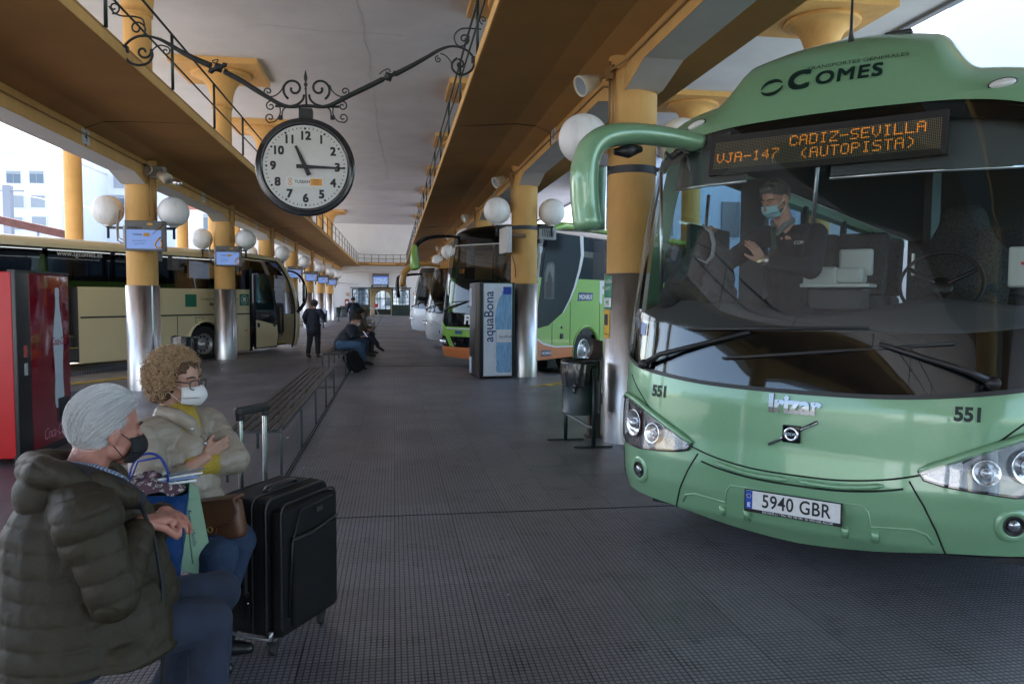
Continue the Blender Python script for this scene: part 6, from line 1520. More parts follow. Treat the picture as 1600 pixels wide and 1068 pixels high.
def aqua():
    r = thing('vending_machine', 'tall bottled water vending machine with a blue bottle poster against the right column', 'vending machine', (1.70, 14.66, 0), R(8))
    blk = mat('aqua_black', (.02, .022, .026), .3, bump=.1, bscale=30)
    m = MB(); m.box((.33, .42, .96), (.66, .84, 1.86), bev=.01); m.obj('cabinet', blk, r)
    m = MB(); m.box((-.03, .42, .96), (.05, .82, 1.84), bev=.01); m.obj('front_door', blk, r)
    for y in (.12, .3): m = MB(); m.box((-.058, y, .96), (.02, .025, 1.8)); m.obj('door_trim', mat('trim_bronze', (.25, .19, .13), .3, .8), r)
    m = MB(); m.box((-.058, .72, 1.6), (.012, .16, .36)); m.box((-.058, .72, .22), (.012, .16, .32)); m.obj('front_sticker', mat('pale_poster', (.58, .62, .68), .4), r)
    m = MB(); m.box((.31, -.006, .96), (.58, .012, 1.82)); m.obj('frame', alu, r)
    po = mat('water_poster', (.62, .67, .74), .35, var=.10, vscale=7); m = MB(); m.box((.31, -.013, .96), (.56, .004, 1.79)); m.obj('poster', po, r)
    nb = mat('navy_print', (.01, .03, .12), .4)
    lettering('aquaBona', .27, nb, r, (.135, -.0165, 1.22), (0, 0, 1), (-1, 0, 0), bold=.002, sx=.95)
    # droplets
    random.seed(11); d = MB()
    for _ in range(170):
        x, z = random.uniform(.05, .33), random.choice((random.uniform(.1, .75), random.uniform(.1, 1.82), random.uniform(1.5, 1.82)))
        if random.random() < .4 and .8 < z < 1.6: continue
        a = random.random() * 6; l = random.uniform(.006, .03); d.tube([(x, -.0165, z), (x + l * math.cos(a), -.0165, z + l * math.sin(a))], random.uniform(.001, .0035), 4, flat=(1, .3))
    d.obj('splash_print', mat('splash_blue', (.12, .22, .42), .4), r)
    # bottle
    prof = [(.10, 0), (.125, .03), (.13, .1), (.12, .16), (.13, .25), (.13, .52), (.125, .55), (.13, .6), (.137, .9), (.145, 1.05), (.13, 1.25), (.10, 1.42), (.075, 1.50), (.055, 1.54), (.055, 1.6)]
    pts = [(.47 + a, .12 + z) for a, z in prof]; pl_ = [(.47 - a * 1.5, .12 + z) for a, z in prof]
    m = MB(); m.prism([(p[0], p[1]) for p in [(.585, .12)] + [(.585, 1.72)] + [(q[0], q[1]) for q in pl_[::-1]]], -.019, -.016, axis='y'); bm_ = mat('bottle_blue', (.22, .40, .62), .25, var=.35, vscale=5, stretch=(6, 1, .8)); m.obj('bottle_print', bm_, r)
    m = MB()
    for k in range(34): z = .2 + k * .04; 
    for z in [.18 + .05 * k for k in range(28)]:
        if .70 < z < .98: continue
        m.box((.445, -.0195, z), (.24, .001, .006))
    m.obj('bottle_ribs', mat('rib_pale', (.28, .46, .66), .3), r)
    m = MB(); m.box((.43, -.021, .84), (.30, .002, .25)); m.obj('label_print', mat('label_white', (.68, .70, .72), .4), r)
    m = MB(); m.tube([(.46 + .13 * math.cos(a), -.0225, .83 + .075 * math.sin(a)) for a in [2 * PI * k / 24 for k in range(24)]], .004, 4, closed=True, flat=(1, .3)); m.obj('label_ring', nb, r)
    lettering('aquaBona', .085, nb, r, (.475, -.0235, .83), (1, 0, 0), (0, 0, 1), sx=.8)
    m = MB(); m.box((.50, -.0195, 1.73), (.17, .002, .15)); m.obj('cap_print', mat('cap_blue', (.02, .06, .38), .35), r)
    m = MB(); m.box((.62, -.0, .96), (.04, .02, 1.84)); m.obj('corner_post', blk, r)
    m = MB(); m.box((-.0, .42, .03), (.1, .8, .05)); m.obj('foot', plastic_black, r)
aqua()

# ================================================================== LITTER BIN, SIGNS
def litter():
    r = thing('litter_bin', 'round dark green litter bin with a black liner on a stand beside the right column', 'bin', (2.02, 8.02, 0))
    body = mat('bin_green', (.012, .028, .028), .35, var=.3, vscale=12)
    t = body.node_tree; N = t.nodes; b_ = N['Principled BSDF']; tc = N.new('ShaderNodeTexCoord'); vz = N.new('ShaderNodeTexVoronoi'); vz.inputs['Scale'].default_value = 70; vz.inputs['Randomness'].default_value = 0
    t.links.new(tc.outputs['Object'], vz.inputs['Vector']); bp = N.new('ShaderNodeBump'); bp.inputs['Strength'].default_value = .5; bp.inputs['Distance'].default_value = .004; t.links.new(vz.outputs['Distance'], bp.inputs['Height']); t.links.new(bp.outputs[0], b_.inputs['Normal'])
    m = MB(); m.lathe([(.001, .34), (.195, .34), (.21, .345), (.21, .36), (.20, .37), (.215, .90), (.222, .905), (.215, .92), (.20, .90), (.19, .37)], 48); m.obj('drum', body, r)
    lm = mat('bin_liner', (.012, .012, .013), .14, coat=.6, bump=.8, bscale=16, stretch=(1, 1, .4)); bag = MB(); n = 96; rows = []
    kx = R(-118)
    for j in range(9):
        v = j / 8; row = []
        for i in range(n):
            a = 2 * PI * i / n; da = (a - kx + PI) % (2 * PI) - PI; pull = math.exp(-(da / .55) ** 2)
            low = .64 + .03 * math.sin(5 * a) + .05 * (1 - pull); z = .925 + (low - .925) * v
            fold = math.sin(a * 26 + 3 * math.sin(a * 5)) * .0045 * (1 - .3 * v)
            rr = .221 + .006 * math.sin(v * PI) + fold; aa = a - da * pull * v * .75
            row.append((rr * math.cos(aa), rr * math.sin(aa), z))
        rows.append(row + [row[0]])
    top = [[(p[0] * q, p[1] * q, .925 - (1 - q) * .4) for p in rows[0]] for q in (.8, .93)]
    bag.grid(top + rows); bag.obj('liner', lm, r)
    k = MB(); c_ = Vector((.232 * math.cos(kx), .232 * math.sin(kx), .66)); k.sphere(c_, .028, 12, 8); k.tube([c_, c_ + Vector((-.02, -.01, -.06)), c_ + Vector((-.01, -.02, -.08))], [.012, .02, .006], 6); k.obj('knot', lm, r)
    for (dx, dy, z1) in ((.085, -.24, .84), (-.12, .20, .5)):
        m = MB(); m.tube([(dx, dy, 0), (dx, dy, z1)], .022, 10); m.box((dx, dy, .012), (.42, .03, .016)); m.obj('leg', greenm, r)
    m = MB(); m.tube([(-.12, .2, .30), (-.08, .06, .29), (.04, -.16, .22), (.085, -.24, .21)], .016, 8); m.obj('brace', mat('brace_grey', (.2, .2, .2), .4, .4), r)
    r = thing('ashtray_post', 'rusty brown square post with a curved ashtray top behind the round bin', 'post', (2.28, 8.42, 0))
    br = mat('rust_brown', (.045, .028, .020), .6, var=.3, vscale=12)
    m = MB(); m.box((0, 0, .46), (.13, .10, .92)); m.box((0, 0, .006), (.2, .16, .012)); m.obj('post', br, r)
    m = MB(); m.prism([(-.10, 1.16), (-.055, 1.14), (-.03, 1.06), (-.05, .97), (-.085, .92), (.075, .92), (.075, 1.11), (-.02, 1.13)], -.06, .06, axis='y'); m.obj('ashtray', br, r)
litter()
def col_signs():
    gr = mat('exit_green', (.01, .20, .11), .4); ye = mat('notice_yellow', (.72, .42, .03), .4); wt = white_paint
    r = thing('column_sign', 'green and white SALIDA PUSH sign on the steel of the nearest right column', 'sign', (RX, RY[4], 0))
    def arc(z0, z1, a0, a1, rr, m, name):
        mb = MB(); mb.lathe([(rr, z0), (rr, z1)], 8, a0=R(a0), a1=R(a1)); return mb.obj(name, m, r)
    arc(1.48, 1.84, -184, -150, .288, gr, 'panel'); arc(1.50, 1.60, -182, -152, .2895, wt, 'white_band')
    def curved(txt, size, z, ac, m, rr=.2905, **kw):
        vs, fs = text2d(txt, size, **kw); mb = MB(); mb.add([(rr * math.cos(R(ac) + a / rr), rr * math.sin(R(ac) + a / rr), z + b_) for a, b_ in vs], fs); mb.obj('lettering', m, r)
    curved('SALIDA', .055, 1.78, -166, wt); curved('EXIT', .055, 1.70, -166, wt); curved('H', .09, 1.55, -166, gr, bold=.004)
    arc(1.16, 1.47, -184, -156, .2885, ye, 'yellow_notice'); arc(1.30, 1.42, -180, -162, .2895, scr_txt, 'notice_symbol'); curved('CAMARAS', .03, 1.20, -170, scr_txt)
    arc(0.70, 1.10, -62, -40, .2885, gr, 'green_strip')
    r2 = thing('column_sticker', 'small pale blue sticker on the steel of the second left column', 'sticker', (LX, LY[6], 0))
    mb = MB(); mb.lathe([(.287, 1.48), (.287, 1.72)], 4, a0=R(-48), a1=R(-35)); mb.obj('sticker', mat('pale_blue_sticker', (.25, .38, .5), .4), r2)
col_signs()
bk = thing('litter_bin', 'round bin with a black bag by the first left column, behind the curly haired woman', 'bin', (-3.74, 14.35, -.1))
m = MB(); m.lathe([(.2, .35), (.21, .9), (.22, .93), (.20, .94), (.19, .4)], 28); m.obj('drum', mat('bin_green', (0, 0, 0)), bk); m = MB(); rows = [[((.222 + .006 * math.sin(a * 19)) * math.cos(a), (.222 + .006 * math.sin(a * 19)) * math.sin(a), z + .02 * math.sin(3 * a)) for a in [2 * PI * i / 48 for i in range(49)]] for z in (.95, .88, .78, .70)]; m.grid(rows); m.obj('liner', mat('bin_liner', (0, 0, 0)), bk)
m = MB(); m.tube([(.1, 0, 0), (.1, 0, .5)], .02, 8); m.box((.1, 0, .01), (.4, .04, .02)); m.obj('leg', greenm, bk)
for i, y in enumerate((41.0, 52.0)):
    b2 = thing('litter_bin', ('dark litter bin by the sixth left column', 'dark litter bin close to the end wall on the left')[i], 'bin', (-3.7, y, -.1))
    m = MB(); m.lathe([(.2, .3), (.21, .95), (.18, .95)], 20); m.obj('drum', mat('bin_green', (0, 0, 0)), b2); m = MB(); m.tube([(0, 0, 0), (0, 0, .4)], .03, 8); m.box((0, 0, .01), (.4, .1, .02)); m.obj('leg', greenm, b2)
hs = thing('pushcart', 'small red and white sweeping cart in front of the lobby doors', 'cart', (-1.5, 62.0, 0))
m = MB(); m.tube([(-.25, 0, 0), (.0, 0, .7), (.3, 0, 0)], .03, 6); m.tube([(-.45, 0, .62), (.2, 0, .66)], .05, 6); m.obj('frame', alu, hs); m = MB(); m.box((.1, 0, .85), (.22, .15, .34), bev=.03); m.obj('bag', mat('cart_red', (.5, .03, .03), .5), hs)

# ================================================================== SUITCASE, BAGS
black_fab = mat('black_nylon', (.006, .006, .007), .7, spec=.25, bump=.6, bscale=420, var=.3, vscale=4)
def suitcase():
    # local x along the wide face, y depth, origin on the ground at the near corner
    A = Vector((-.535, 3.36, 0)); u = Vector((.245, .43, 0)).normalized(); v = Vector((-.87 * 1, .495, 0)); ang = math.atan2(u.y, u.x)
    r = thing('suitcase', 'large black fabric trolley suitcase with its handle pulled out beside the woman', 'suitcase', A, ang)
    Wd, Dp, Hh, z0 = .46, .27, .62, .075
    m = MB(); m.box((Wd / 2, Dp / 2 + .02, z0 + Hh / 2 + .01), (Wd, Dp, Hh), bev=.045); m.obj('body', black_fab, r)
    m = MB(); m.box((Wd / 2, -.012, z0 + Hh / 2 - .01), (Wd - .03, .06, Hh - .05), bev=.025); m.obj('front_pocket', black_fab, r)
    m = MB(); m.box((Wd / 2 + .02, -.045, z0 + Hh * .40), (Wd - .12, .03, Hh * .66), bev=.014); m.obj('lower_pocket', black_fab, r)
    pip = mat('piping', (.02, .02, .021), .35)
    def loop(y, ins, rr=.006, nm='piping'):
        x0, x1, za, zb, c = ins, Wd - ins, z0 + ins + .01, z0 + Hh - ins + .01, .045
        P_ = []
        for cx_, cz, a0 in ((x1 - c, zb - c, 0), (x0 + c, zb - c, 90), (x0 + c, za + c, 180), (x1 - c, za + c, 270)):
            for k in range(5): a = R(a0 + 22.5 * k); P_.append((cx_ + c * math.cos(a), y, cz + c * math.sin(a)))
        m = MB(); m.tube(P_, rr, 6, closed=True); m.obj(nm, pip, r)
    loop(.03, .004); loop(Dp + .005, .004); loop(-.036, .022, .005); loop(.10, -.002, .004, 'zip')
    m = MB(); m.tube([(.07, -.062, z0 + Hh * .72), (Wd * .45, -.064, z0 + Hh * .715), (Wd - .04, -.06, z0 + Hh * .76)], .005, 5); m.tube([(.06, -.046, z0 + .1), (.075, -.058, z0 + Hh * .7), (.15, -.045, z0 + Hh - .06), (Wd - .06, -.045, z0 + Hh - .05)], .004, 5); m.obj('zip', pip, r)
    m = MB(); m.box((Wd * .62, -.05, z0 + Hh * .86), (.05, .006, .022)); m.obj('badge', mat('badge_dull', (.05, .05, .052), .4, .5), r)
    m = MB(); m.tube([(.12, Dp * .45, z0 + Hh + .01), (.14, Dp * .45, z0 + Hh + .03), (Wd - .14, Dp * .45, z0 + Hh + .03), (Wd - .12, Dp * .45, z0 + Hh + .01)], .014, 8, flat=(1.4, .6)); m.obj('carry_handle', plastic_black, r)
    m = MB(); m.tube([(-.008, .12, z0 + .42), (-.026, .12, z0 + .40), (-.026, .12, z0 + .22), (-.008, .12, z0 + .20)], .012, 6); m.obj('side_handle', plastic_black, r)
    m = MB(); m.box((-.004, .12, z0 + .12), (.01, .012, .09)); m.obj('rivet', plastic_black, r); m = MB(); m.sphere((-.008, .12, z0 + .165), .006, 8, 6); m.sphere((-.008, .12, z0 + .43), .006, 8, 6); m.obj('rivet', chrome, r)
    for x in (Wd / 2 - .085, Wd / 2 + .085):
        m = MB(); m.box((x, Dp + .01, (z0 + Hh + 1.06) / 2), (.022, .014, 1.06 - z0 - Hh + .02), bev=.004); m.obj('handle_tube', mat('tube_aluminium', (.70, .71, .73), .22, 1.0), r)
    m = MB(); m.box((Wd / 2, Dp + .01, 1.065), (.215, .035, .04), bev=.012); 
    for x in (Wd / 2 - .085, Wd / 2 + .085): m.box((x, Dp + .01, 1.045), (.034, .028, .05), bev=.006)
    m.obj('handle_grip', plastic_black, r)
    gp = mat('guard_grey', (.10, .10, .105), .35, .3)
    m = MB(); m.tube([(.0, .0, z0 + .05), (.0, .01, z0 + .012), (.02, .05, z0 - .002), (.02, Dp, z0 - .002), (0, Dp + .03, z0 + .03)], .008, 6); m.obj('corner_guard', mat('guard_pale', (.45, .46, .47), .3, .7), r)
    for x, y in ((.05, .035), (Wd - .05, .035), (.05, Dp), (Wd - .05, Dp)):
        w_ = MB(); w_.lathe([(.001, -.016), (.027, -.016), (.032, -.010), (.032, .010), (.027, .016), (.001, .016)], 20, M=Matrix.Translation((x - .012, y - .01, .032)) @ Matrix.Rotation(PI / 2, 4, 'X') @ Matrix.Rotation(.5, 4, 'Y')); w_.obj('wheel', rubber, r)
        w_ = MB(); w_.tube([(x, y, z0 + .01), (x, y, .055), (x - .01, y - .01, .03)], [.034, .028, .018], 10); w_.obj('castor_fork', plastic_black, r)
suitcase()
def bags():
    blue = mat('blue_tarpaulin', (.008, .045, .16), .32, bump=1.0, bscale=14, var=.25, vscale=10)
    r = thing('shopping_bag', 'blue shopping bag stuffed with flowered cloth standing on the bench between the two people', 'bag', (-.95, 3.06, .452), R(12))
    rows = []; n = 56
    for j in range(12):
        v = j / 11; z = .40 * v; wx = .075 + .080 * v ** .8; wy = .07 + .045 * v; row = []
        for i in range(n + 1):
            a = 2 * PI * i / n; c, s_ = math.cos(a), math.sin(a); e = .45; x = wx * math.copysign(abs(c) ** e, c); y = wy * math.copysign(abs(s_) ** e, s_)
            k = .006 * noise.noise((a * 3, v * 5, 1)) + .004 * math.sin(v * 22 + 2 * math.sin(a * 2)) * (abs(s_) ** .5); row.append((x * (1 + k * 8) + .03 * (1 - v), y * (1 + k * 8), z + .012 * math.sin(a * 2) * v))
        rows.append(row)
    m = MB(); m.grid(rows); m.add([tuple(p) for p in rows[0][:-1]], [tuple(range(n))[::-1]]); m.obj('body', blue, r)
    fl = bpy.data.materials.new('flowered_cloth'); fl.use_nodes = True; t = fl.node_tree; N = t.nodes; b_ = N['Principled BSDF']; b_.inputs['Roughness'].default_value = .8
    tc = N.new('ShaderNodeTexCoord'); vz = N.new('ShaderNodeTexVoronoi'); vz.inputs['Scale'].default_value = 32; nz = N.new('ShaderNodeTexNoise'); nz.inputs['Scale'].default_value = 55; nz.inputs['Detail'].default_value = 3
    t.links.new(tc.outputs['Object'], vz.inputs['Vector']); t.links.new(tc.outputs['Object'], nz.inputs['Vector'])
    rp = N.new('ShaderNodeValToRGB'); rp.color_ramp.interpolation = 'CONSTANT'; els = [(0, (.05, .04, .045)), (.34, (.42, .05, .08)), (.42, (.60, .36, .36)), (.50, (.08, .14, .09)), (.56, (.60, .55, .50)), (.62, (.10, .05, .07))]
    rp.color_ramp.elements[0].color = els[0][1] + (1,); rp.color_ramp.elements[1].position = els[1][0]; rp.color_ramp.elements[1].color = els[1][1] + (1,)
    for p_, c in els[2:]: e = rp.color_ramp.elements.new(p_); e.color = c + (1,)
    ad = N.new('ShaderNodeMath'); ad.operation = 'MULTIPLY_ADD'; ad.inputs[1].default_value = .35; t.links.new(vz.outputs['Distance'], ad.inputs[0]); t.links.new(nz.outputs['Fac'], ad.inputs[2]); t.links.new(ad.outputs[0], rp.inputs[0]); t.links.new(rp.outputs[0], b_.inputs['Base Color'])
    m = MB(); rows = []
    for j in range(14):
        rho = j / 13; row = []
        for i in range(49):
            a = 2 * PI * i / 48; x = .148 * rho * math.cos(a); y = .10 * rho * math.sin(a); z = .455 - .07 * rho ** 2.5 + .030 * noise.noise((x * 16, y * 16, 3)) + .012 * noise.noise((x * 50, y * 50, 7)); row.append((x, y, z))
        rows.append(row)
    m.grid(rows); o = m.obj('flowered_cloth', fl, r)
    m = MB(); m.tube([(.015 - .068 * math.cos(a), -.035, .43 + .115 * math.sin(a) ** .8) for a in [PI * i / 14 for i in range(15)]], .010, 6, flat=(1.6, .4)); m.tube([(-.06, .05, .42), (-.03, .05, .5), (.05, .05, .51), (.09, .06, .42)], .010, 6, flat=(1.6, .4)); m.obj('handle', mat('blue_strap', (.01, .04, .30), .5), r)
    r = thing('magazines', 'stack of magazines poking out of the blue bag', 'magazine', (-.87, 3.10, .86), R(25))
    random.seed(4)
    for i, (c, dz) in enumerate((((.6, .6, .6), 0), ((.08, .14, .3), .012), ((.5, .5, .52), .022), ((.03, .03, .035), .034))):
        m = MB(); m.box((.01 * i, 0, dz), (.17, .12, .008), M=Matrix.Rotation(.1 * i, 4, 'Z') @ Matrix.Rotation(-.25, 4, 'X')); m.obj('magazine', mat('magazine_%d' % i, c, .3, var=.4, vscale=18), r)
    r = thing('paper_bag', 'pale green paper bag with dark print leaning against the blue bag', 'bag', (-.845, 3.16, .50), R(30))
    gm = mat('pale_green_paper', (.24, .38, .25), .6, var=.06, vscale=8)
    m = MB(); q = [(-.06, .02), (.075, -.04), (.105, .02), (.055, .33), (-.06, .40), (-.075, .37)]; m.prism(q, -.028, .028, axis='y'); m.obj('sheet', gm, r)
    m = MB(); m.tube([(.03, -.03, .02), (.0, -.031, .36)], .002, 4); m.tube([(-.06, -.03, .31), (.05, -.03, .28)], .0015, 4); m.obj('fold', mat('paper_fold', (.22, .36, .22), .7), r)
    lettering('farmacia', .03, nb_ := mat('print_navy', (.02, .05, .12), .5), r, (.02, -.0295, .19), (.12, 0, -1), (1, 0, .12), bold=.001); lettering('Bonilla', .022, nb_, r, (.035, -.0295, .12), (.12, 0, -1), (1, 0, .12))
bags()
def backpack():
    r = thing('backpack', 'black backpack slumped on the floor against the third bench', 'backpack', (-.78, 16.25, 0), R(20))
    m = MB(); m.box((0, 0, .24), (.34, .24, .46), M=Matrix.Translation((.04, 0, 0)) @ Matrix.Rotation(R(-28), 4, 'Y'), bev=.09); m.obj('body', black_fab, r)
    m = MB(); m.box((.05, -.12, .17), (.26, .09, .24), M=Matrix.Translation((.02, 0, 0)) @ Matrix.Rotation(R(-28), 4, 'Y'), bev=.04); m.obj('front_pocket', black_fab, r)
    m = MB(); m.tube([(-.1, .02, .50), (-.2, .02, .42), (-.22, 0, .2), (-.1, 0, .06)], .016, 6, flat=(1.6, .5)); m.obj('strap', plastic_black, r); m = MB(); m.sphere((-.14, -.1, .02), .018, 8, 6); m.obj('buckle', alu, r)
backpack()
# scraps on the floor
for i, (px, py, s_) in enumerate(((345, 570, .03), (333, 582, .014), (447, 683, .02), (474, 731, .010), (793, 930, .006), (372, 568, .015))):
    d = _F + _R * ((px - 800) / 1180) - _U * ((py - 534) / 1180); t_ = -CAM_H / d.z; x, y = d.x * t_, d.y * t_
    r = MB(); r.tube([(0, 0, 0), (s_, s_ * .4, .002), (s_ * 1.5, -s_ * .3, .004)], [s_ * .4, s_ * .5, s_ * .2], 5, flat=(1, .35)); o = r.obj('paper_scrap', white_paint, None, loc=(x, y, fz(x) + .004))
    tag(o, ['crumpled white scrap left of the second left column', 'tiny white scrap nearer than the crumpled one on the left floor', 'scrap of paper under the second bench', 'leaf scrap beside the drain slot', 'speck of paper on the open floor in front of the coach', 'pale scrap beside the second left column base'][i], 'litter', 'litter scraps on the floor')
# ================================================================== PEOPLE
def V(*a): return Vector(a)
class Blob:
    """overlapping tapered limbs fused into one continuous surface"""
    def __init__(s): s.p = []          # (p0, r0, p1, r1)
        
    def cap(s, a, ra, b_, rb=None, fl=None): s.p.append((Vector(a), ra, Vector(b_), ra if rb is None else rb, fl)); return s
    def chain(s, pts, rs):
        for i in range(len(pts) - 1): s.cap(pts[i], rs[i], pts[i + 1], rs[i + 1])
        return s
    def ell(s, c, rad, ax=None): s.p.append(('e', Vector(c), rad, ax)); return s
    def build(s, name, m, parent, vox=.008, smooth=3, disp=None, offset=0.0, sm_f=.5, zmin=None):
        mb = MB()
        for q in s.p:
            if q[0] == 'e':
                _, c, rad, ax = q; M = Matrix.Translation(c)
                if ax is not None: M = M @ Matrix((tuple(ax[0]), tuple(ax[1]), tuple(ax[2]))).transposed().to_4x4()
                mb.sphere((0, 0, 0), 1, 20, 12, M=M @ Matrix.Diagonal((rad[0] + offset, rad[1] + offset, rad[2] + offset, 1)))
            else:
                a, ra, b_, rb, fl = q; ra += offset; rb += offset; d = b_ - a; L = d.length
                if L < 1e-5: mb.sphere(a, ra, 16, 10); continue
                pts = []; rr = []
                for k in range(7): t_ = k / 6 * PI / 2; pts.append(a - d / L * ra * math.cos(t_)); rr.append(max(1e-4, ra * math.sin(t_)))
                for k in range(7): t_ = k / 6 * PI / 2; pts.append(b_ + d / L * rb * math.sin(t_)); rr.append(max(1e-4, rb * math.cos(t_)))
                mb.tube(pts, rr, 16, flat=fl)
        o = mb.obj('tmp', None); md = o.modifiers.new('r', 'REMESH'); md.mode = 'VOXEL'; md.voxel_size = vox
        sm = o.modifiers.new('s', 'SMOOTH'); sm.factor = sm_f; sm.iterations = smooth
        bpy.context.view_layer.update(); me = bpy.data.meshes.new_from_object(o.evaluated_get(bpy.context.evaluated_depsgraph_get()))
        bpy.data.objects.remove(o)
        if disp:
            n = len(me.vertices); co = np.empty(n * 3); me.vertices.foreach_get('co', co); co = co.reshape(-1, 3)
            no = np.empty(n * 3); me.vertices.foreach_get('normal', no); no = no.reshape(-1, 3)
            co = co + no * disp(co, s.p)[:, None]; me.vertices.foreach_set('co', co.reshape(-1)); me.update()
        if zmin is not None:                              # cloth resting on the seat
            for v_ in me.vertices:
                if v_.co.z < zmin: v_.co.z = zmin - (zmin - v_.co.z) * .06
        me.polygons.foreach_set('use_smooth', [True] * len(me.polygons)); me.materials.clear()
        me.materials.append(m); r = bpy.data.objects.new(name, me); COL.objects.link(r); r.parent = parent; return r
def fnoise(co, f, seed=0.0):
    """cheap smooth pseudo noise for many points"""
    x, y, z = co[:, 0] * f + seed, co[:, 1] * f + seed * 1.7, co[:, 2] * f - seed
    return (np.sin(x + 1.9 * np.sin(y * .9 + .6 * z)) + np.sin(y * 1.3 + 1.7 * np.sin(z * 1.1 + .5 * x)) + np.sin(z * 1.2 + 1.5 * np.sin(x * .8))) / 3
def quilt(segs, pitch, amp, wr=.0015, seed=1.0, sharp=.55):
    """puffed panels between stitched rings, along the nearest listed segment"""
    def f(co, prims):
        best = np.full(len(co), 1e9); s_ = np.zeros(len(co))
        for (a, b_, off, r) in segs:
            a = np.array(a); b_ = np.array(b_); d = b_ - a; L = np.linalg.norm(d); u = d / L
            t_ = (co - a) @ u; tc = np.clip(t_, -.06, L + .06); dist = np.linalg.norm(co - (a + tc[:, None] * u), axis=1) - r
            k = dist < best; best[k] = dist[k]; s_[k] = t_[k] + off
        s2 = s_ + .010 * fnoise(co, 8, seed); w_ = np.abs(np.sin(PI * s2 / pitch)) ** sharp
        tuck = fnoise(co * np.array([1, 1, .35]), 95, seed) * (1 - w_)
        return amp * (w_ - .8) + wr * .6 * fnoise(co, 60, seed) + wr * fnoise(co, 24, seed + 3) + wr * 2.2 * tuck
    return f
def folds(amp=.004, f=22, seed=0.0):
    return lambda co, prims: amp * fnoise(co, f, seed) + amp * .5 * fnoise(co, f * 2.3, seed + 2)
skin_m = mat('skin', (.42, .215, .15), .5, var=.12, vscale=18, bump=.15, bscale=150, sub=.08)
skin_red = mat('skin_ruddy', (.44, .19, .14), .5, var=.2, vscale=26, bump=.25, bscale=140, sub=.08)
skin_tan = mat('skin_tan', (.43, .235, .165), .5, var=.1, vscale=18, sub=.08)
def frame(f, up=(0, 0, 1), tilt=0):
    f = Vector(f).normalized(); r = f.cross(Vector(up)).normalized(); u = r.cross(f).normalized(); return f, r, u
def head(b_, c, f, r, u, k=1.0, neck=None):
    """skull, face, ears and neck"""
    E = lambda df, dr, du, rf, rr, ru: b_.ell(c + f * df * k + r * dr * k + u * du * k, (rf * k, rr * k, ru * k), (f, r, u))
    E(-.008, 0, .012, .094, .074, .088); E(.035, 0, -.035, .056, .060, .072); E(.02, 0, -.078, .062, .056, .036)
    E(.066, 0, -.108, .022, .024, .018); E(.080, 0, .002, .014, .052, .010); E(.088, 0, -.078, .012, .026, .014); E(.060, .038, -.047, .018, .018, .016); E(.060, -.038, -.047, .018, .018, .016)
    b_.cap(c + (f * .094 - u * .012) * k, .008 * k, c + (f * .117 - u * .046) * k, .012 * k)
    for s_ in (-1, 1):
        E(-.006, s_ * .083, -.022, .020, .009, .033); E(-.002, s_ * .078, -.048, .011, .009, .014); E(.006, s_ * .074, -.026, .012, .010, .016)
        E(.105, s_ * .009, -.05, .010, .008, .007)
    if neck is not None: b_.cap(c + (-f * .022 - u * .06) * k, .054 * k, neck, .062 * k)
def eyes(parent, c, f, r, u, k=1.0, iris=(.05, .03, .02), lid=None, ball=True):
    for s_ in (-1, 1):
        p = c + (f * .0665 + r * s_ * .031 - u * .018) * k
        p = p if ball else p - f * .006 * k
        m = MB(); m.sphere(p, .0115 * k, 16, 10); e = m.obj('eye', mat('eye_white', (.6, .57, .55), .2), parent)
        m = MB(); m.sphere(p + f * .0068 * k, .0056 * k, 12, 8); m.obj('iris', mat('iris', iris, .15), e)
        if lid: b2 = MB(); b2.tube([p + (f * .010 - r * .014 + u * .004) * k, p + (f * .013 + u * .008) * k, p + (f * .010 + r * .014 + u * .004) * k], [.002, .0045, .002], 6); b2.obj('eyelid', lid, e)
        b2 = MB(); b2.tube([c + (f * .092 + r * s_ * .012 + u * .008) * k, c + (f * .090 + r * s_ * .033 + u * .014) * k, c + (f * .074 + r * s_ * .055 + u * .007) * k], [.003, .0045, .002], 6); b2.obj('eyebrow', mat('brow_hair', (.06, .045, .035), .9), parent)
def hand(b_, w_, d, n, curl=.35, k=1.0, spread=.14, thumb=1, flex=None):
    """palm with four separate curled fingers and a thumb leaving its side"""
    d = Vector(d).normalized(); n = Vector(n); n = (n - d * n.dot(d)).normalized(); s_ = d.cross(n) * thumb
    K = lambda a, b2, c_: w_ + (d * a + s_ * b2 + n * c_) * k
    for o in (-.028, -.009, .010, .029): b_.cap(K(.008, o * .75, 0), .015 * k, K(.082 - abs(o - .008) * .2, o, 0), .0125 * k)
    for i, (o, L, rr) in enumerate(((.030, .072, .0088), (.010, .080, .0090), (-.010, .075, .0086), (-.029, .058, .0076))):
        cu = curl if flex is None else flex[i]; p = K(.084 - abs(o - .008) * .25, o, 0); a = cu * .6; dd = d
        spr = o / .03 * spread
        for j, fr in enumerate((.45, .30, .25)):
            v = (d * math.cos(a) + n * math.sin(a) + s_ * spr * math.cos(a)).normalized(); q = p + v * L * fr * k; b_.cap(p, rr * (1 - .06 * j) * k, q, rr * (.93 - .08 * j) * k); p = q; a += cu
    p0 = K(.018, .026, .006); p1 = K(.046, .050, .016); p2 = K(.073, .058, .026 + .02 * curl); p3 = K(.094, .056, .036 + .03 * curl)
    b_.cap(p0, .016 * k, p1, .0125 * k).cap(p1, .0118 * k, p2, .0102 * k).cap(p2, .0100 * k, p3, .0082 * k)
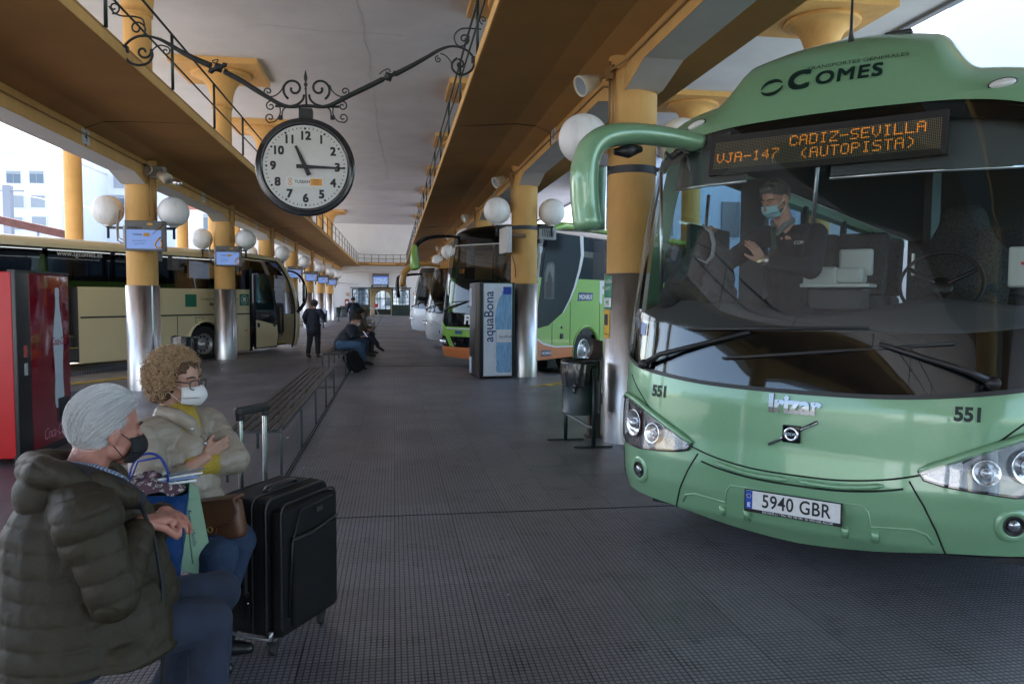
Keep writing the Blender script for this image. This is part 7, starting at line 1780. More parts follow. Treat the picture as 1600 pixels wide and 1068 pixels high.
def mask_mesh(c, f, r, u, k, m, parent, kind='fold', ears=True, loop_m=None):
    rows = []; n = 22
    for j in range(13):
        v = j / 12; uu = -.022 - .098 * v            # from nose bridge to under the chin
        if kind == 'beak': R_ = .112 + .030 * math.sin(PI * min(1, v * 1.05)) ** .8 - .02 * v; W = .064 - .010 * abs(v - .5); wrap = 1.18
        elif kind == 'kn': R_ = .108 + .040 * math.sin(PI * (v * .82 + .06)) ** .9 - .012 * v; W = .068 - .012 * (abs(v - .45) * 2) ** 2; wrap = 1.16
        else: R_ = .112 + .012 * math.sin(PI * v) - .022 * v ** 2; W = .066 - .004 * v; wrap = 1.12
        row = []
        for i in range(n + 1):
            a = (i / n * 2 - 1) * wrap; sp = (abs(a) / wrap)
            rad_f = .012 + (R_ - .012) * math.cos(a * (1.0 if kind == 'surg' else 1.0)) ** (.7 if kind == 'surg' else .95)
            row.append(c + (f * rad_f + r * W * math.sin(a) / math.sin(wrap) * 1.02 + u * (uu + (.010 * sp if v > .5 else -.012 * sp))) * k)
        rows.append(row)
    mb = MB(); mb.grid(rows); me = mb.obj('face_mask', m, parent); so = me.modifiers.new('t', 'SOLIDIFY'); so.thickness = .0015
    lm = loop_m or m
    for s_ in (-1, 1):
        idx = -1 if s_ > 0 else 0; t_ = MB(); e = c + (-f * .014 + r * s_ * .082 - u * .004) * k; e2 = c + (-f * .020 + r * s_ * .080 - u * .040) * k
        t_.tube([rows[1][idx], (rows[1][idx] + e) / 2 + r * s_ * .004, e, e2, (rows[-2][idx] + e2) / 2 + r * s_ * .004, rows[-2][idx]], .0016 * k, 5); t_.obj('ear_loop', lm, me)
    return me
def strands(name, m, parent, c, f, r, u, k, n, L, keep, comb, wave=0.0, rad=.0011, seg=6, lift=.35, base=(.098, .080, .096), seed=2, off=(-.008, 0, .014)):
    """many fine locks combed over the skull"""
    random.seed(seed); mb = MB(); c0 = c + (f * off[0] + u * off[2]) * k
    cnt = 0
    while cnt < n:
        z = random.uniform(-1, 1); a = random.uniform(0, 2 * PI); q = math.sqrt(1 - z * z); d = Vector((q * math.cos(a), q * math.sin(a), z))
        if not keep(d): continue
        cnt += 1
        p = c0 + (f * d.x * base[0] + r * d.y * base[1] + u * d.z * base[2]) * k; nn = (f * d.x / base[0] + r * d.y / base[1] + u * d.z / base[2]).normalized()
        t_ = comb(d); t_ = f * t_[0] + r * t_[1] + u * t_[2]; t_ = (t_ - nn * t_.dot(nn)); t_ = t_.normalized() if t_.length > 1e-3 else u
        pts = [p - nn * .002]; l = L * random.uniform(.6, 1.2) * k; ph = random.uniform(0, 6)
        dirv = (t_ + nn * lift * random.uniform(.4, 1.3)).normalized(); side = t_.cross(nn); q0 = p * 26; wv = noise.noise(q0) * 2.2 + random.uniform(-.35, .35)
        for j in range(seg):
            p = p + dirv * l / seg + side * wave * (wv + .5 * math.sin(j * .9 + noise.noise(q0 * .5) * 6)) * l / seg
            rel = p - c0; e = Vector((rel.dot(f) / base[0], rel.dot(r) / base[1], rel.dot(u) / base[2])) / k; m_ = e.length
            if m_ < 1.02: e = e / m_ * 1.03; p = c0 + (f * e.x * base[0] + r * e.y * base[1] + u * e.z * base[2]) * k
            pts.append(p); nn2 = (f * e.x / base[0] + r * e.y / base[1] + u * e.z / base[2]).normalized(); dirv = (dirv - nn2 * (dirv.dot(nn2) * .75 + .12)).normalized()
        mb.tube(pts, [rad * k] * (len(pts) - 1) + [rad * .3 * k], 3, cap=False)
    return mb.obj(name, m, parent)
def hair_cap(parent, c, f, r, u, k, m, lo=-.3, front=.55, vox=.006, vol=1.0, side_lo=-.45, disp=.003):
    b_ = Blob(); E = lambda df, dr, du, rf, rr, ru: b_.ell(c + f * df * k + r * dr * k + u * du * k, (rf * k, rr * k, ru * k), (f, r, u))
    E(-.022, 0, .028, .094 * vol, .082 * vol, .084 * vol); E(-.045, 0, -.012, .066 * vol, .076 * vol, .075 * vol)
    E(.045, 0, .070, .045, .058, .030)
    o = b_.build('hair', m, parent, vox=vox, smooth=2, disp=folds(disp, 60, 2)); return o

def shoe(parent, ankle, d, m, k=1.0, lift=0.0, up=V(0, 0, 1)):
    b_ = Blob(); d = Vector(d).normalized(); a = Vector(ankle); b_.cap(a, .045 * k, a - up * .035 - d * .02, .045 * k).cap(a - up * .045 - d * .03, .036 * k, a + d * .10 * k - up * .052, .038 * k).cap(a + d * .10 * k - up * .052, .038 * k, a + d * .165 * k - up * .058, .028 * k)
    return b_.build('shoe', m, parent, vox=.008, smooth=2)

# ---------------------------------------------------------------- elderly man, nearest
def elderly_man():
    O = V(-.96, 2.47, .45); root = thing('person', 'white haired elderly man in an olive puffer coat and black mask, nearest the viewer', 'person', (0, 0, 0))
    hc = V(-.885, 2.50, 1.198); f, r, u = frame((.76, .62, -.18)); nb = V(-.955, 2.485, 1.03)
    sr, sl = V(-.865, 2.285, .955), V(-.985, 2.69, .955); er, el = V(-.795, 2.265, .735), V(-.86, 2.78, .76); wr, wl = V(-.775, 2.455, .895), V(-.755, 2.62, .875)
    hr, hl = V(-.94, 2.38, .555), V(-.97, 2.55, .555); kr, kl = V(-.615, 2.60, .515), V(-.64, 2.86, .51); ar, al = V(-.615, 2.575, .10), V(-.82, 2.78, .12)
    b_ = Blob(); head(b_, hc, f, r, u, 1.0, nb)
    b_.cap(nb, .07, V(-.965, 2.48, .8), .13).cap(V(-.965, 2.48, .8), .13, V(-.96, 2.47, .56), .13).cap(sr, .06, sl, .06)
    for s0, e0, w0 in ((sr, er, wr), (sl, el, wl)): b_.chain([s0, e0, w0], [.055, .042, .027])
    for h0, k0, a0 in ((hr, kr, ar), (hl, kl, al)): b_.chain([h0, k0, a0], [.085, .055, .04])
    hand(b_, wr, (.42, .72, -.08), (-.1, .0, -1), curl=.62, k=1.0, spread=.05, thumb=-1); hand(b_, wl, (.45, -.75, .05), (-.1, 0, -1), curl=.5, spread=.05, thumb=1)
    b_.build('body', skin_red, root, vox=.0048, smooth=2, disp=lambda co, p: .0012 * fnoise(co, 90))
    olive = mat('olive_nylon', (.031, .0235, .0130), .62, spec=.3, var=.18, vscale=6, crinkle=.38, bscale=11, stretch=(1, 1, .8))
    c = Blob()
    c.cap(V(-.975, 2.44, 1.0), .092, V(-.98, 2.47, .84), .155).cap(V(-.93, 2.52, .98), .09, V(-.93, 2.52, .84), .165).cap(V(-.985, 2.46, .84), .185, V(-.975, 2.44, .64), .205).cap(V(-.92, 2.53, .84), .165, V(-.89, 2.54, .62), .195)
    c.cap(V(-.975, 2.44, .64), .205, V(-.965, 2.40, .50), .20).cap(V(-.87, 2.46, .62), .17, V(-.825, 2.43, .47), .155).cap(V(-.93, 2.56, .6), .19, V(-.90, 2.58, .50), .19)
    c.cap(V(-.82, 2.36, .50), .11, V(-.80, 2.36, .44), .10).cap(V(-1.03, 2.36, .55), .12, V(-1.03, 2.34, .49), .115)
    c.cap(sr + V(-.02, .03, .0), .090, sr + V(.01, .0, -.06), .088).cap(sl, .098, sl + V(0, 0, -.06), .095).cap(sr, .095, V(-.96, 2.47, 1.0), .10).cap(sl, .095, V(-.96, 2.47, 1.0), .10)
    c.chain([sr, er, wr + (er - wr) * .18], [.083, .070, .050]); c.chain([sl, el, wl + (el - wl) * .2], [.082, .068, .052])
    segs = [((-.96, 2.45, .40), (-.96, 2.46, 1.05), 0, .2), (tuple(sr), tuple(er), .02, .09), (tuple(er), tuple(wr), .05, .07), (tuple(sl), tuple(el), .02, .09), (tuple(el), tuple(wl), .05, .07)]
    c.build('coat', olive, root, vox=.0058, smooth=6, zmin=.515, disp=quilt(segs, .066, .0068, .0016, 1.0, .34))
    hd = Blob(); P = [V(-.86, 2.36, 1.045), V(-.93, 2.335, 1.065), V(-1.02, 2.37, 1.08), V(-1.075, 2.45, 1.075), V(-1.07, 2.55, 1.065), V(-1.0, 2.62, 1.05)]
    hd.chain(P, [.024, .040, .050, .055, .048, .032]); hd.chain([V(-.80, 2.41, .985), V(-.86, 2.36, 1.04)], [.032, .042]); hd.cap(V(-1.03, 2.42, 1.0), .09, V(-1.0, 2.5, .98), .09)
    hd.build('hood', olive, root, vox=.006, smooth=5, disp=quilt([((-1.2, 2.2, .9), (-.8, 2.7, 1.1), .01, .1)], .070, .008, .0018, 4.0, .40))
    dk = mat('coat_lining_dark', (.012, .012, .016), .7); cl = Blob(); cl.chain([V(-.965, 2.37, 1.075), V(-.90, 2.365, 1.055), V(-.83, 2.41, 1.015), V(-.79, 2.46, .965)], [.038, .042, .036, .03]); cl.build('collar_lining', dk, root, vox=.006, smooth=3)
    sh = bpy.data.materials.new('blue_check_shirt'); sh.use_nodes = True; t = sh.node_tree; N = t.nodes; bb = N['Principled BSDF']; tc = N.new('ShaderNodeTexCoord'); ck = N.new('ShaderNodeTexBrick'); ck.inputs['Scale'].default_value = 60; ck.inputs['Color1'].default_value = (.02, .05, .15, 1); ck.inputs['Color2'].default_value = (.03, .07, .2, 1); ck.inputs['Mortar'].default_value = (.5, .55, .6, 1); ck.inputs['Mortar Size'].default_value = .05; ck.offset = 0; ck.inputs['Brick Width'].default_value = .5; ck.inputs['Row Height'].default_value = .5
    t.links.new(tc.outputs['Object'], ck.inputs['Vector']); t.links.new(ck.outputs['Color'], bb.inputs['Base Color'])
    s2 = Blob(); s2.chain([V(-.955, 2.405, 1.075), V(-.895, 2.395, 1.065), V(-.85, 2.43, 1.04), V(-.835, 2.47, 1.02)], [.028, .032, .026, .02]); s2.build('shirt_collar', sh, root, vox=.006, smooth=2)
    jeans = mat('dark_jeans', (.018, .026, .050), .85, var=.25, vscale=14, bump=.4, bscale=220)
    j = Blob(); j.chain([hr, kr, ar + V(0, 0, .06)], [.108, .076, .060]); j.chain([hl, kl, al + V(0, 0, .06)], [.108, .076, .060]); j.cap(hr, .125, hl, .125)
    j.build('trousers', jeans, root, vox=.008, smooth=4, disp=folds(.005, 20, 3))
    for a0, d in ((ar, (.9, .2, 0)), (al, (.8, .3, 0))): shoe(root, a0, d, mat('brown_shoe', (.05, .03, .02), .45), root and 1.0)
    white = mat('white_hair', (.50, .485, .47), .42, sheen=.4); hm = mat('white_hair_base', (.42, .39, .375), .8, bump=.8, bscale=60, stretch=(1, 1, 4))
    hb = Blob(); E = lambda df, dr, du, rf, rr, ru: hb.ell(hc + f * df + r * dr + u * du, (rf, rr, ru), (f, r, u)); E(-.018, 0, .024, .088, .078, .082); E(-.045, 0, -.020, .058, .070, .070)
    hb.build('hair', hm, root, vox=.006, smooth=2)
    keep = lambda d: (d.x < .52 or d.z > .55) and d.z > -.72 and not (d.x > .05 and d.z < -.05 and abs(d.y) > .4) and not (d.x > .35 and d.z < .45)
    comb = lambda d: (-1.0 - .2 * d.z, .15 * d.y, -.55 - .9 * max(0, -d.x) - .5 * abs(d.y)); 
    for i_, (cc, n_, rd_, lf) in enumerate((((.62, .60, .60), 3000, .0009, .34), ((.50, .48, .47), 1700, .0009, .26), ((.28, .26, .25), 900, .0008, .2), ((.74, .73, .73), 900, .0009, .70))): strands('hair', mat('white_hair_%d' % i_, cc, .45), root, hc, f, r, u, 1.0, n_, .095, keep, comb, wave=.13, rad=rd_, lift=lf, base=(.101, .085, .097), seed=3 + i_)
    mask_mesh(hc, f, r, u, 1.0, mat('black_cloth_mask', (.008, .008, .010), .8, bump=.2, bscale=200), root, 'beak'); eyes(root, hc, f, r, u, 1.0, ball=False)
    # zip edge of the coat
    z = MB(); z.tube([V(-.775, 2.44, .96), V(-.735, 2.44, .85), V(-.715, 2.44, .7), V(-.705, 2.40, .55), V(-.70, 2.37, .42)], .006, 6); z.obj('zip', dk, root)
elderly_man()

# ---------------------------------------------------------------- woman with curly hair
def curly_woman():
    root = thing('person', 'woman with curly brown hair, glasses, white mask and cream padded jacket, arms crossed', 'person', (0, 0, 0))
    hc = V(-.925, 3.45, 1.245); f, r, u = frame((.93, -.33, -.10)); nb = V(-.955, 3.475, 1.09); k = .95
    sr, sl = V(-1.035, 3.315, 1.005), V(-.845, 3.615, 1.005); er, el = V(-.965, 3.215, .80), V(-.715, 3.51, .865)
    wr, wl = V(-.80, 3.365, .905), V(-.855, 3.345, .875)
    hr, hl = V(-1.02, 3.42, .56), V(-.98, 3.58, .56); kr, kl = V(-.725, 3.225, .53), V(-.68, 3.38, .53); ar, al = V(-.85, 3.24, .10), V(-.80, 3.40, .10)
    b_ = Blob(); head(b_, hc, f, r, u, k, nb); b_.cap(nb, .065, V(-.97, 3.48, .85), .13).cap(V(-.97, 3.48, .85), .13, V(-1.0, 3.5, .56), .14).cap(sr, .05, sl, .05)
    b_.chain([sr, er, wr], [.05, .04, .026]); b_.chain([sl, el, wl], [.05, .04, .026])
    for h0, k0, a0 in ((hr, kr, ar), (hl, kl, al)): b_.chain([h0, k0, a0], [.085, .055, .04])
    hand(b_, V(-.80, 3.375, .915), (.55, .72, .22), (-.8, .5, .0), curl=.15, k=.92, spread=.06, thumb=1); hand(b_, V(-.86, 3.335, .872), (-.85, -.42, .0), (.2, .5, -.8), curl=.25, k=.92, thumb=1)
    b_.build('body', skin_tan, root, vox=.0052, smooth=2)
    cream = mat('cream_nylon', (.30, .25, .195), .42, var=.08, vscale=8, crinkle=.35, bscale=12, stretch=(1, 1, .8))
    c = Blob(); c.cap(nb - V(0, 0, .06), .10, V(-.96, 3.46, .86), .165).cap(V(-.90, 3.45, .92), .12, V(-.90, 3.44, .78), .145).cap(V(-.96, 3.46, .86), .165, V(-.985, 3.48, .60), .185).cap(V(-.87, 3.44, .68), .13, V(-.86, 3.46, .57), .14).cap(sr + V(.02, .03, 0), .085, sl - V(.02, .03, 0), .085)
    c.cap(V(-.80, 3.5, .60), .10, V(-.74, 3.50, .60), .07)
    c.chain([sr, er, V(-.885, 3.285, .845)], [.080, .070, .050]); c.chain([sl, el, V(-.762, 3.44, .866)], [.080, .070, .058])
    segs = [((-.96, 3.47, .45), (-.96, 3.47, 1.1), 0, .17), (tuple(sr), tuple(er), .03, .085), (tuple(er), tuple(wr), .0, .065), (tuple(sl), tuple(el), .03, .085), (tuple(el), tuple(wl), .0, .065)]
    c.build('jacket', cream, root, vox=.006, smooth=5, disp=quilt(segs, .062, .0068, .0014, 6.0, .38))
    co = Blob(); co.chain([V(-.985, 3.40, 1.10), V(-.915, 3.375, 1.085), V(-.865, 3.39, 1.05), V(-.845, 3.405, .99)], [.030, .032, .03, .022]).chain([V(-.985, 3.53, 1.105), V(-.90, 3.55, 1.08), V(-.845, 3.50, 1.045), V(-.83, 3.45, .99)], [.03, .03, .028, .022]); co.build('jacket_collar', cream, root, vox=.006, smooth=3)
    mu = mat('mustard_knit', (.42, .29, .035), .85, bump=.7, bscale=160, stretch=(1, 1, .3), var=.1, vscale=20)
    m2 = Blob(); m2.cap(nb + V(.02, -.005, .0), .070, V(-.90, 3.45, .97), .08); m2.build('sweater', mu, root, vox=.006, smooth=3)
    m2 = Blob(); m2.cap(V(-.765, 3.437, .866), .053, V(-.848, 3.352, .873), .046); cuff = m2.build('cuff', mu, root, vox=.005, smooth=3, disp=lambda co, p: .0016 * np.sin(co[:, 2] * 700))
    jeans = mat('mid_jeans', (.02, .04, .085), .85, var=.3, vscale=10, bump=.4, bscale=220)
    j = Blob(); j.chain([hr, kr, ar + V(0, 0, .05)], [.115, .085, .06]); j.chain([hl, kl, al + V(0, 0, .05)], [.115, .082, .06]); j.cap(hr, .12, hl, .12); j.build('trousers', jeans, root, vox=.008, smooth=4, disp=folds(.004, 22, 8))
    for a0, d in ((ar, (.95, -.1, 0)), (al, (.95, 0, 0))): shoe(root, a0, d, mat('black_shoe', (.012, .012, .012), .4), .95)
    zz = MB(); zz.tube([V(-.85, 3.40, 1.02), V(-.80, 3.395, .96), V(-.77, 3.40, .90)], .005, 5); zz.obj('zip', mat('zip_brown', (.15, .11, .08), .5), root)
    for q in (V(-.855, 3.372, 1.03), V(-.805, 3.385, .965)): s_ = MB(); s_.sphere(q, .008, 12, 8); s_.obj('snap_button', alu, root)
    # curls
    hm = mat('curly_hair', (.40, .25, .135), .5, var=.5, vscale=60); hb = Blob(); E = lambda df, dr, du, rf, rr, ru: hb.ell(hc + f * df * k + r * dr * k + u * du * k, (rf * k, rr * k, ru * k), (f, r, u))
    E(-.03, 0, .030, .104, .102, .092); E(-.055, 0, -.045, .078, .104, .088); hb.build('hair', mat('curly_hair_gap_shade', (.085, .042, .02), .8, bump=1, bscale=90, var=.4, vscale=60), root, vox=.007, smooth=2, disp=folds(.008, 75, 1))  # dark base colour paints the shade in the gaps between curls
    random.seed(12); mb = MB(); n = 0; c0 = hc + (-f * .032 + u * .012) * k
    while n < 2500:
        z = random.uniform(-1, 1); a = random.uniform(0, 2 * PI); q = math.sqrt(1 - z * z); d = Vector((q * math.cos(a), q * math.sin(a), z))
        if d.x > .62 and d.z < .62: continue
        if d.z < -.85: continue
        if d.x > .35 and d.z < .2 and abs(d.y) < .72: continue
        if d.x > .1 and d.z < -.55: continue
        n += 1; e = random.uniform(.93, 1.12) * (1.0 + .16 * max(0, -d.z) * (1 if d.x < .2 else .3)); p = c0 + (f * d.x * .108 + r * d.y * .106 + u * d.z * .112) * e * k
        nn = (f * d.x + r * d.y + u * d.z).normalized(); ax = (nn * random.uniform(.1, .9) + Vector((random.uniform(-1, 1), random.uniform(-1, 1), random.uniform(-1.4, .2))) * .8).normalized(); s1 = ax.cross(nn if abs(ax.dot(nn)) < .95 else u).normalized(); s2 = ax.cross(s1)
        L_ = random.uniform(.022, .05); rr = random.uniform(.006, .012); tn = random.uniform(1.0, 2.2); ph = random.uniform(0, 6); pts = []
        for i in range(13): t_ = i / 12; aa = ph + tn * 2 * PI * t_; pts.append(p + ax * (t_ - .4) * L_ + (s1 * math.cos(aa) + s2 * math.sin(aa)) * rr * (1 - .3 * t_))
        mb.tube(pts, [.0008] + [.0016] * 11 + [.0005], 4, cap=False)
    mb.obj('hair', hm, root)
    mask_mesh(hc, f, r, u, k, mat('white_mask', (.66, .66, .65), .75, bump=.15, bscale=120), root, 'kn'); eyes(root, hc, f, r, u, k, lid=skin_tan)
    gl = thing('glasses', None, None); gl.parent = root; gm = mat('glasses_frame', (.02, .012, .012), .2, coat=.5)
    for s_ in (-1, 1):
        ce = hc + (f * .108 + r * s_ * .034 - u * .020) * k; ring = [ce + (r * .027 * math.copysign(abs(math.cos(a)) ** .7, math.cos(a)) + u * .022 * math.copysign(abs(math.sin(a)) ** .7, math.sin(a)) - f * .010 * abs(math.cos(a)) * (1 if math.cos(a) * s_ > 0 else 0)) * k for a in [2 * PI * i / 24 for i in range(24)]]
        m = MB(); m.tube(ring, .0024, 6, closed=True); m.obj('rim', gm, gl); m = MB(); m.add(ring, [tuple(range(24))]); m.obj('lens', lens_clear, gl)
        m = MB(); m.tube([ce + (r * s_ * .028 - f * .010 + u * .008) * k, hc + (f * .04 + r * s_ * .074 - u * .008) * k, hc + (-f * .015 + r * s_ * .082 - u * .012) * k], .0026, 6); m.obj('temple', gm, gl)
    m = MB(); m.tube([hc + (f * .112 - r * .008 - u * .016) * k, hc + (f * .114 - u * .012) * k, hc + (f * .112 + r * .008 - u * .016) * k], .0022, 6); m.obj('bridge', gm, gl)
curly_woman()
def handbag():
    r = thing('handbag', 'brown leather flap handbag on the lap of the woman', 'handbag', (-.745, 3.245, .66), R(-20)); lt = mat('brown_leather', (.10, .038, .016), .42, var=.2, vscale=7, bump=.25, bscale=80); dk_ = mat('leather_edge', (.05, .02, .01), .5)
    rows = []
    M = Matrix.Rotation(R(-10), 4, 'Y')
    m = MB(); m.box((0, .02, .0), (.25, .07, .165), M=M, bev=.03); m.obj('body', lt, r)
    P = [(-.132, .088), (.128, .088), (.134, .04), (.10, -.006), (.03, -.018), (.022, -.045), (-.012, -.045), (-.02, -.018), (-.10, -.008), (-.137, .04)]
    m = MB(); m.prism(P, -.034, -.022, axis='y', M=M); m.box((0, .01, .088), (.258, .085, .014), M=M, bev=.006); m.obj('flap', lt, r); m = MB(); m.tube([M @ V(a, -.036, b_) for a, b_ in P], .0028, 5, closed=True); m.obj('edge_stitch', dk_, r)
    m = MB(); m.tube([M @ V(.005 + .011 * math.cos(a), -.039, -.022 + .011 * math.sin(a)) for a in [2 * PI * i / 12 for i in range(12)]], .0025, 5, closed=True); m.obj('clasp', mat('brass', (.6, .42, .18), .3, 1.0), r)
    m = MB(); m.tube([M @ V(-.12, .02, .07), V(-.16, .1, .16), V(-.18, .16, .26)], .008, 6, flat=(1.4, .4)); m.obj('strap', lt, r)
handbag()

# ---------------------------------------------------------------- coach driver seen through the windscreen
def driver():
    GX, GY, A = 2.2125, 3.8945, R(44.5); root = thing('person', 'grey haired driver in a blue mask standing behind the green coach windscreen', 'person', (GX, GY, 0), -A)
    k = 1.0; hc = V(-.385, .80, 2.275); f, r, u = frame((-.36, -.83, -.42)); nb = V(-.335, .86, 2.10)
    sl, sr = V(-.50, .93, 2.03), V(-.13, .85, 2.02)      # image left / image right shoulder
    el, er = V(-.68, .80, 1.86), V(-.10, .64, 1.79); wl, wr = V(-.745, .52, 1.975), V(-.36, .50, 1.845)
    hp = V(-.30, .95, 1.52); b_ = Blob(); head(b_, hc, f, r, u, k, nb); b_.cap(nb, .06, V(-.31, .9, 1.9), .12).cap(V(-.31, .9, 1.9), .12, hp, .13).cap(sl, .05, sr, .05).chain([sl, el, wl], [.05, .042, .027]).chain([sr, er, wr], [.05, .042, .027])
    for s_ in (-.09, .09): b_.chain([hp + V(s_, 0, 0), V(-.3 + s_, .92, 1.08), V(-.3 + s_, .98, .70)], [.09, .06, .04])
    hand(b_, wl, (.10, -.45, .55), (.6, -.2, -.2), curl=.75, thumb=1); hand(b_, wr, (-.45, -.30, .78), (-.65, .35, -.35), curl=.22, spread=.22, thumb=1, flex=(.10, .16, .2, .26))
    b_.build('body', skin_m, root, vox=.0052, smooth=2)
    nv = mat('navy_jumper', (.012, .013, .018), .85, bump=.3, bscale=150, var=.2, vscale=20); c = Blob()
    c.cap(V(-.325, .88, 2.01), .09, V(-.31, .9, 1.85), .15).cap(V(-.31, .9, 1.85), .15, hp, .155).cap(sl, .075, sr, .075).chain([sl, el, wl + (el - wl) * .25], [.078, .062, .045]).chain([sr, er, wr + (er - wr) * .22], [.078, .064, .045])
    c.build('jumper', nv, root, vox=.008, smooth=4, disp=folds(.005, 24, 5))
    tr = Blob()
    for s_ in (-.09, .09): tr.chain([hp + V(s_, 0, 0), V(-.3 + s_, .92, 1.08), V(-.3 + s_, .98, .74)], [.12, .08, .07])
    tr.build('trousers', mat('black_trousers', (.012, .012, .014), .8), root, vox=.01, smooth=3)
    for s_ in (-.09, .09): shoe(root, V(-.3 + s_, .98, .70), (0, -1, 0), mat('black_shoe', (.012, .012, .012), .4))
    sg = mat('grey_shirt', (.16, .165, .16), .8); q = Blob(); q.chain([V(-.41, .85, 2.115), V(-.385, .81, 2.08), V(-.365, .775, 2.03)], [.020, .020, .012]).chain([V(-.285, .85, 2.12), V(-.32, .80, 2.08), V(-.355, .775, 2.025)], [.024, .022, .012]); q.build('shirt_collar', sg, root, vox=.006, smooth=2)
    m = MB(); m.tube([V(-.372, .755, 2.075), V(-.372, .742, 2.045), V(-.365, .735, 1.97), V(-.36, .73, 1.93)], [.014, .018, .014, .022], 8, flat=(1, .4)); m.obj('tie', mat('dark_green_tie', (.008, .035, .022), .5), root)
    lettering('COMES', .03, mat('print_white', (.7, .7, .68), .5), root, (-.19, .742, 1.965), (1, .12, 0), (0, 0, 1), shear=.2)
    hm = mat('grey_short_hair', (.105, .095, .085), .6, bump=.6, bscale=120, var=.4, vscale=60); b2 = Blob(); E = lambda df, dr, du, rf, rr, ru: b2.ell(hc + f * df + r * dr + u * du, (rf, rr, ru), (f, r, u)); E(-.018, 0, .034, .096, .081, .083); E(-.040, 0, -.015, .066, .078, .065); E(.05, 0, .078, .042, .055, .026); b2.build('hair', hm, root, vox=.006, smooth=2)
    keep = lambda d: (d.x < .55 or d.z > .6) and d.z > -.4 and not (d.x > .1 and d.z < .0); comb = lambda d: (.2, .1, .5)
    strands('hair', mat('grey_hair_locks', (.13, .12, .11), .5), root, hc, f, r, u, 1.0, 1300, .022, keep, comb, wave=.3, rad=.001, seg=3, lift=1.0, base=(.102, .086, .100), seed=8)
    bd = Blob(); bd.ell(hc + f * .030 - u * .085, (.062, .061, .030), (f, r, u)); bd.build('beard', hm, root, vox=.006, smooth=1)
    mask_mesh(hc, f, r, u, 1.0, mat('surgical_blue', (.30, .48, .54), .7, bump=.3, bscale=60, stretch=(1, 1, 6)), root, 'surg', loop_m=white_paint); eyes(root, hc, f, r, u, 1.0, lid=skin_m)
    w_ = thing('watch', None, None); w_.parent = root; d = (wr - er).normalized(); M = Matrix.Translation(wr - d * .015) @ d.to_track_quat('Z', 'Y').to_matrix().to_4x4(); m = MB(); m.lathe([(.030, -.008), (.032, 0), (.030, .008)], 20, M=M); m.obj('strap', alu, w_)
    m = MB(); m.lathe([(.001, .01), (.016, .01), (.019, .004), (.019, -.004)], 20, M=Matrix.Translation(wr + V(-.012, -.030, -.004)) @ Matrix.Rotation(R(75), 4, 'X')); m.obj('face', mat('watch_face', (.6, .55, .35), .25, .7), w_)
    # the dark jacket he holds
    j = thing('jacket', 'dark jacket with a pale lining edge held by the driver behind the windscreen', 'jacket', (GX, GY, 0), -A); dk = mat('dark_jacket_cloth', (.02, .021, .024), .75, bump=.4, bscale=50)
    b3 = Blob(); b3.chain([V(-.72, .46, 2.03), V(-.74, .48, 1.90), V(-.88, .52, 1.72), V(-.98, .55, 1.60)], [.045, .085, .11, .10]).chain([V(-.72, .46, 2.0), V(-.62, .47, 1.85), V(-.66, .5, 1.62)], [.05, .08, .12]).cap(V(-.9, .5, 1.68), .09, V(-.62, .5, 1.62), .10)
    b3.build('cloth', dk, j, vox=.008, smooth=4, disp=folds(.009, 26, 2))
    m = MB(); m.tube([V(-.72, .40, 2.075), V(-.66, .385, 2.03), V(-.635, .375, 1.95), V(-.64, .37, 1.87), V(-.68, .37, 1.83), V(-.74, .375, 1.86)], [.012, .018, .018, .016, .016, .01], 8, flat=(1.1, .5)); m.obj('lining_edge', mat('pale_lining', (.24, .24, .26), .7), j)
    b3 = Blob(); b3.ell(V(-.70, .40, 1.95), (.045, .03, .09)); b3.build('opening', mat('jacket_inside', (.012, .012, .013), .9), j, vox=.008, smooth=2)
driver()

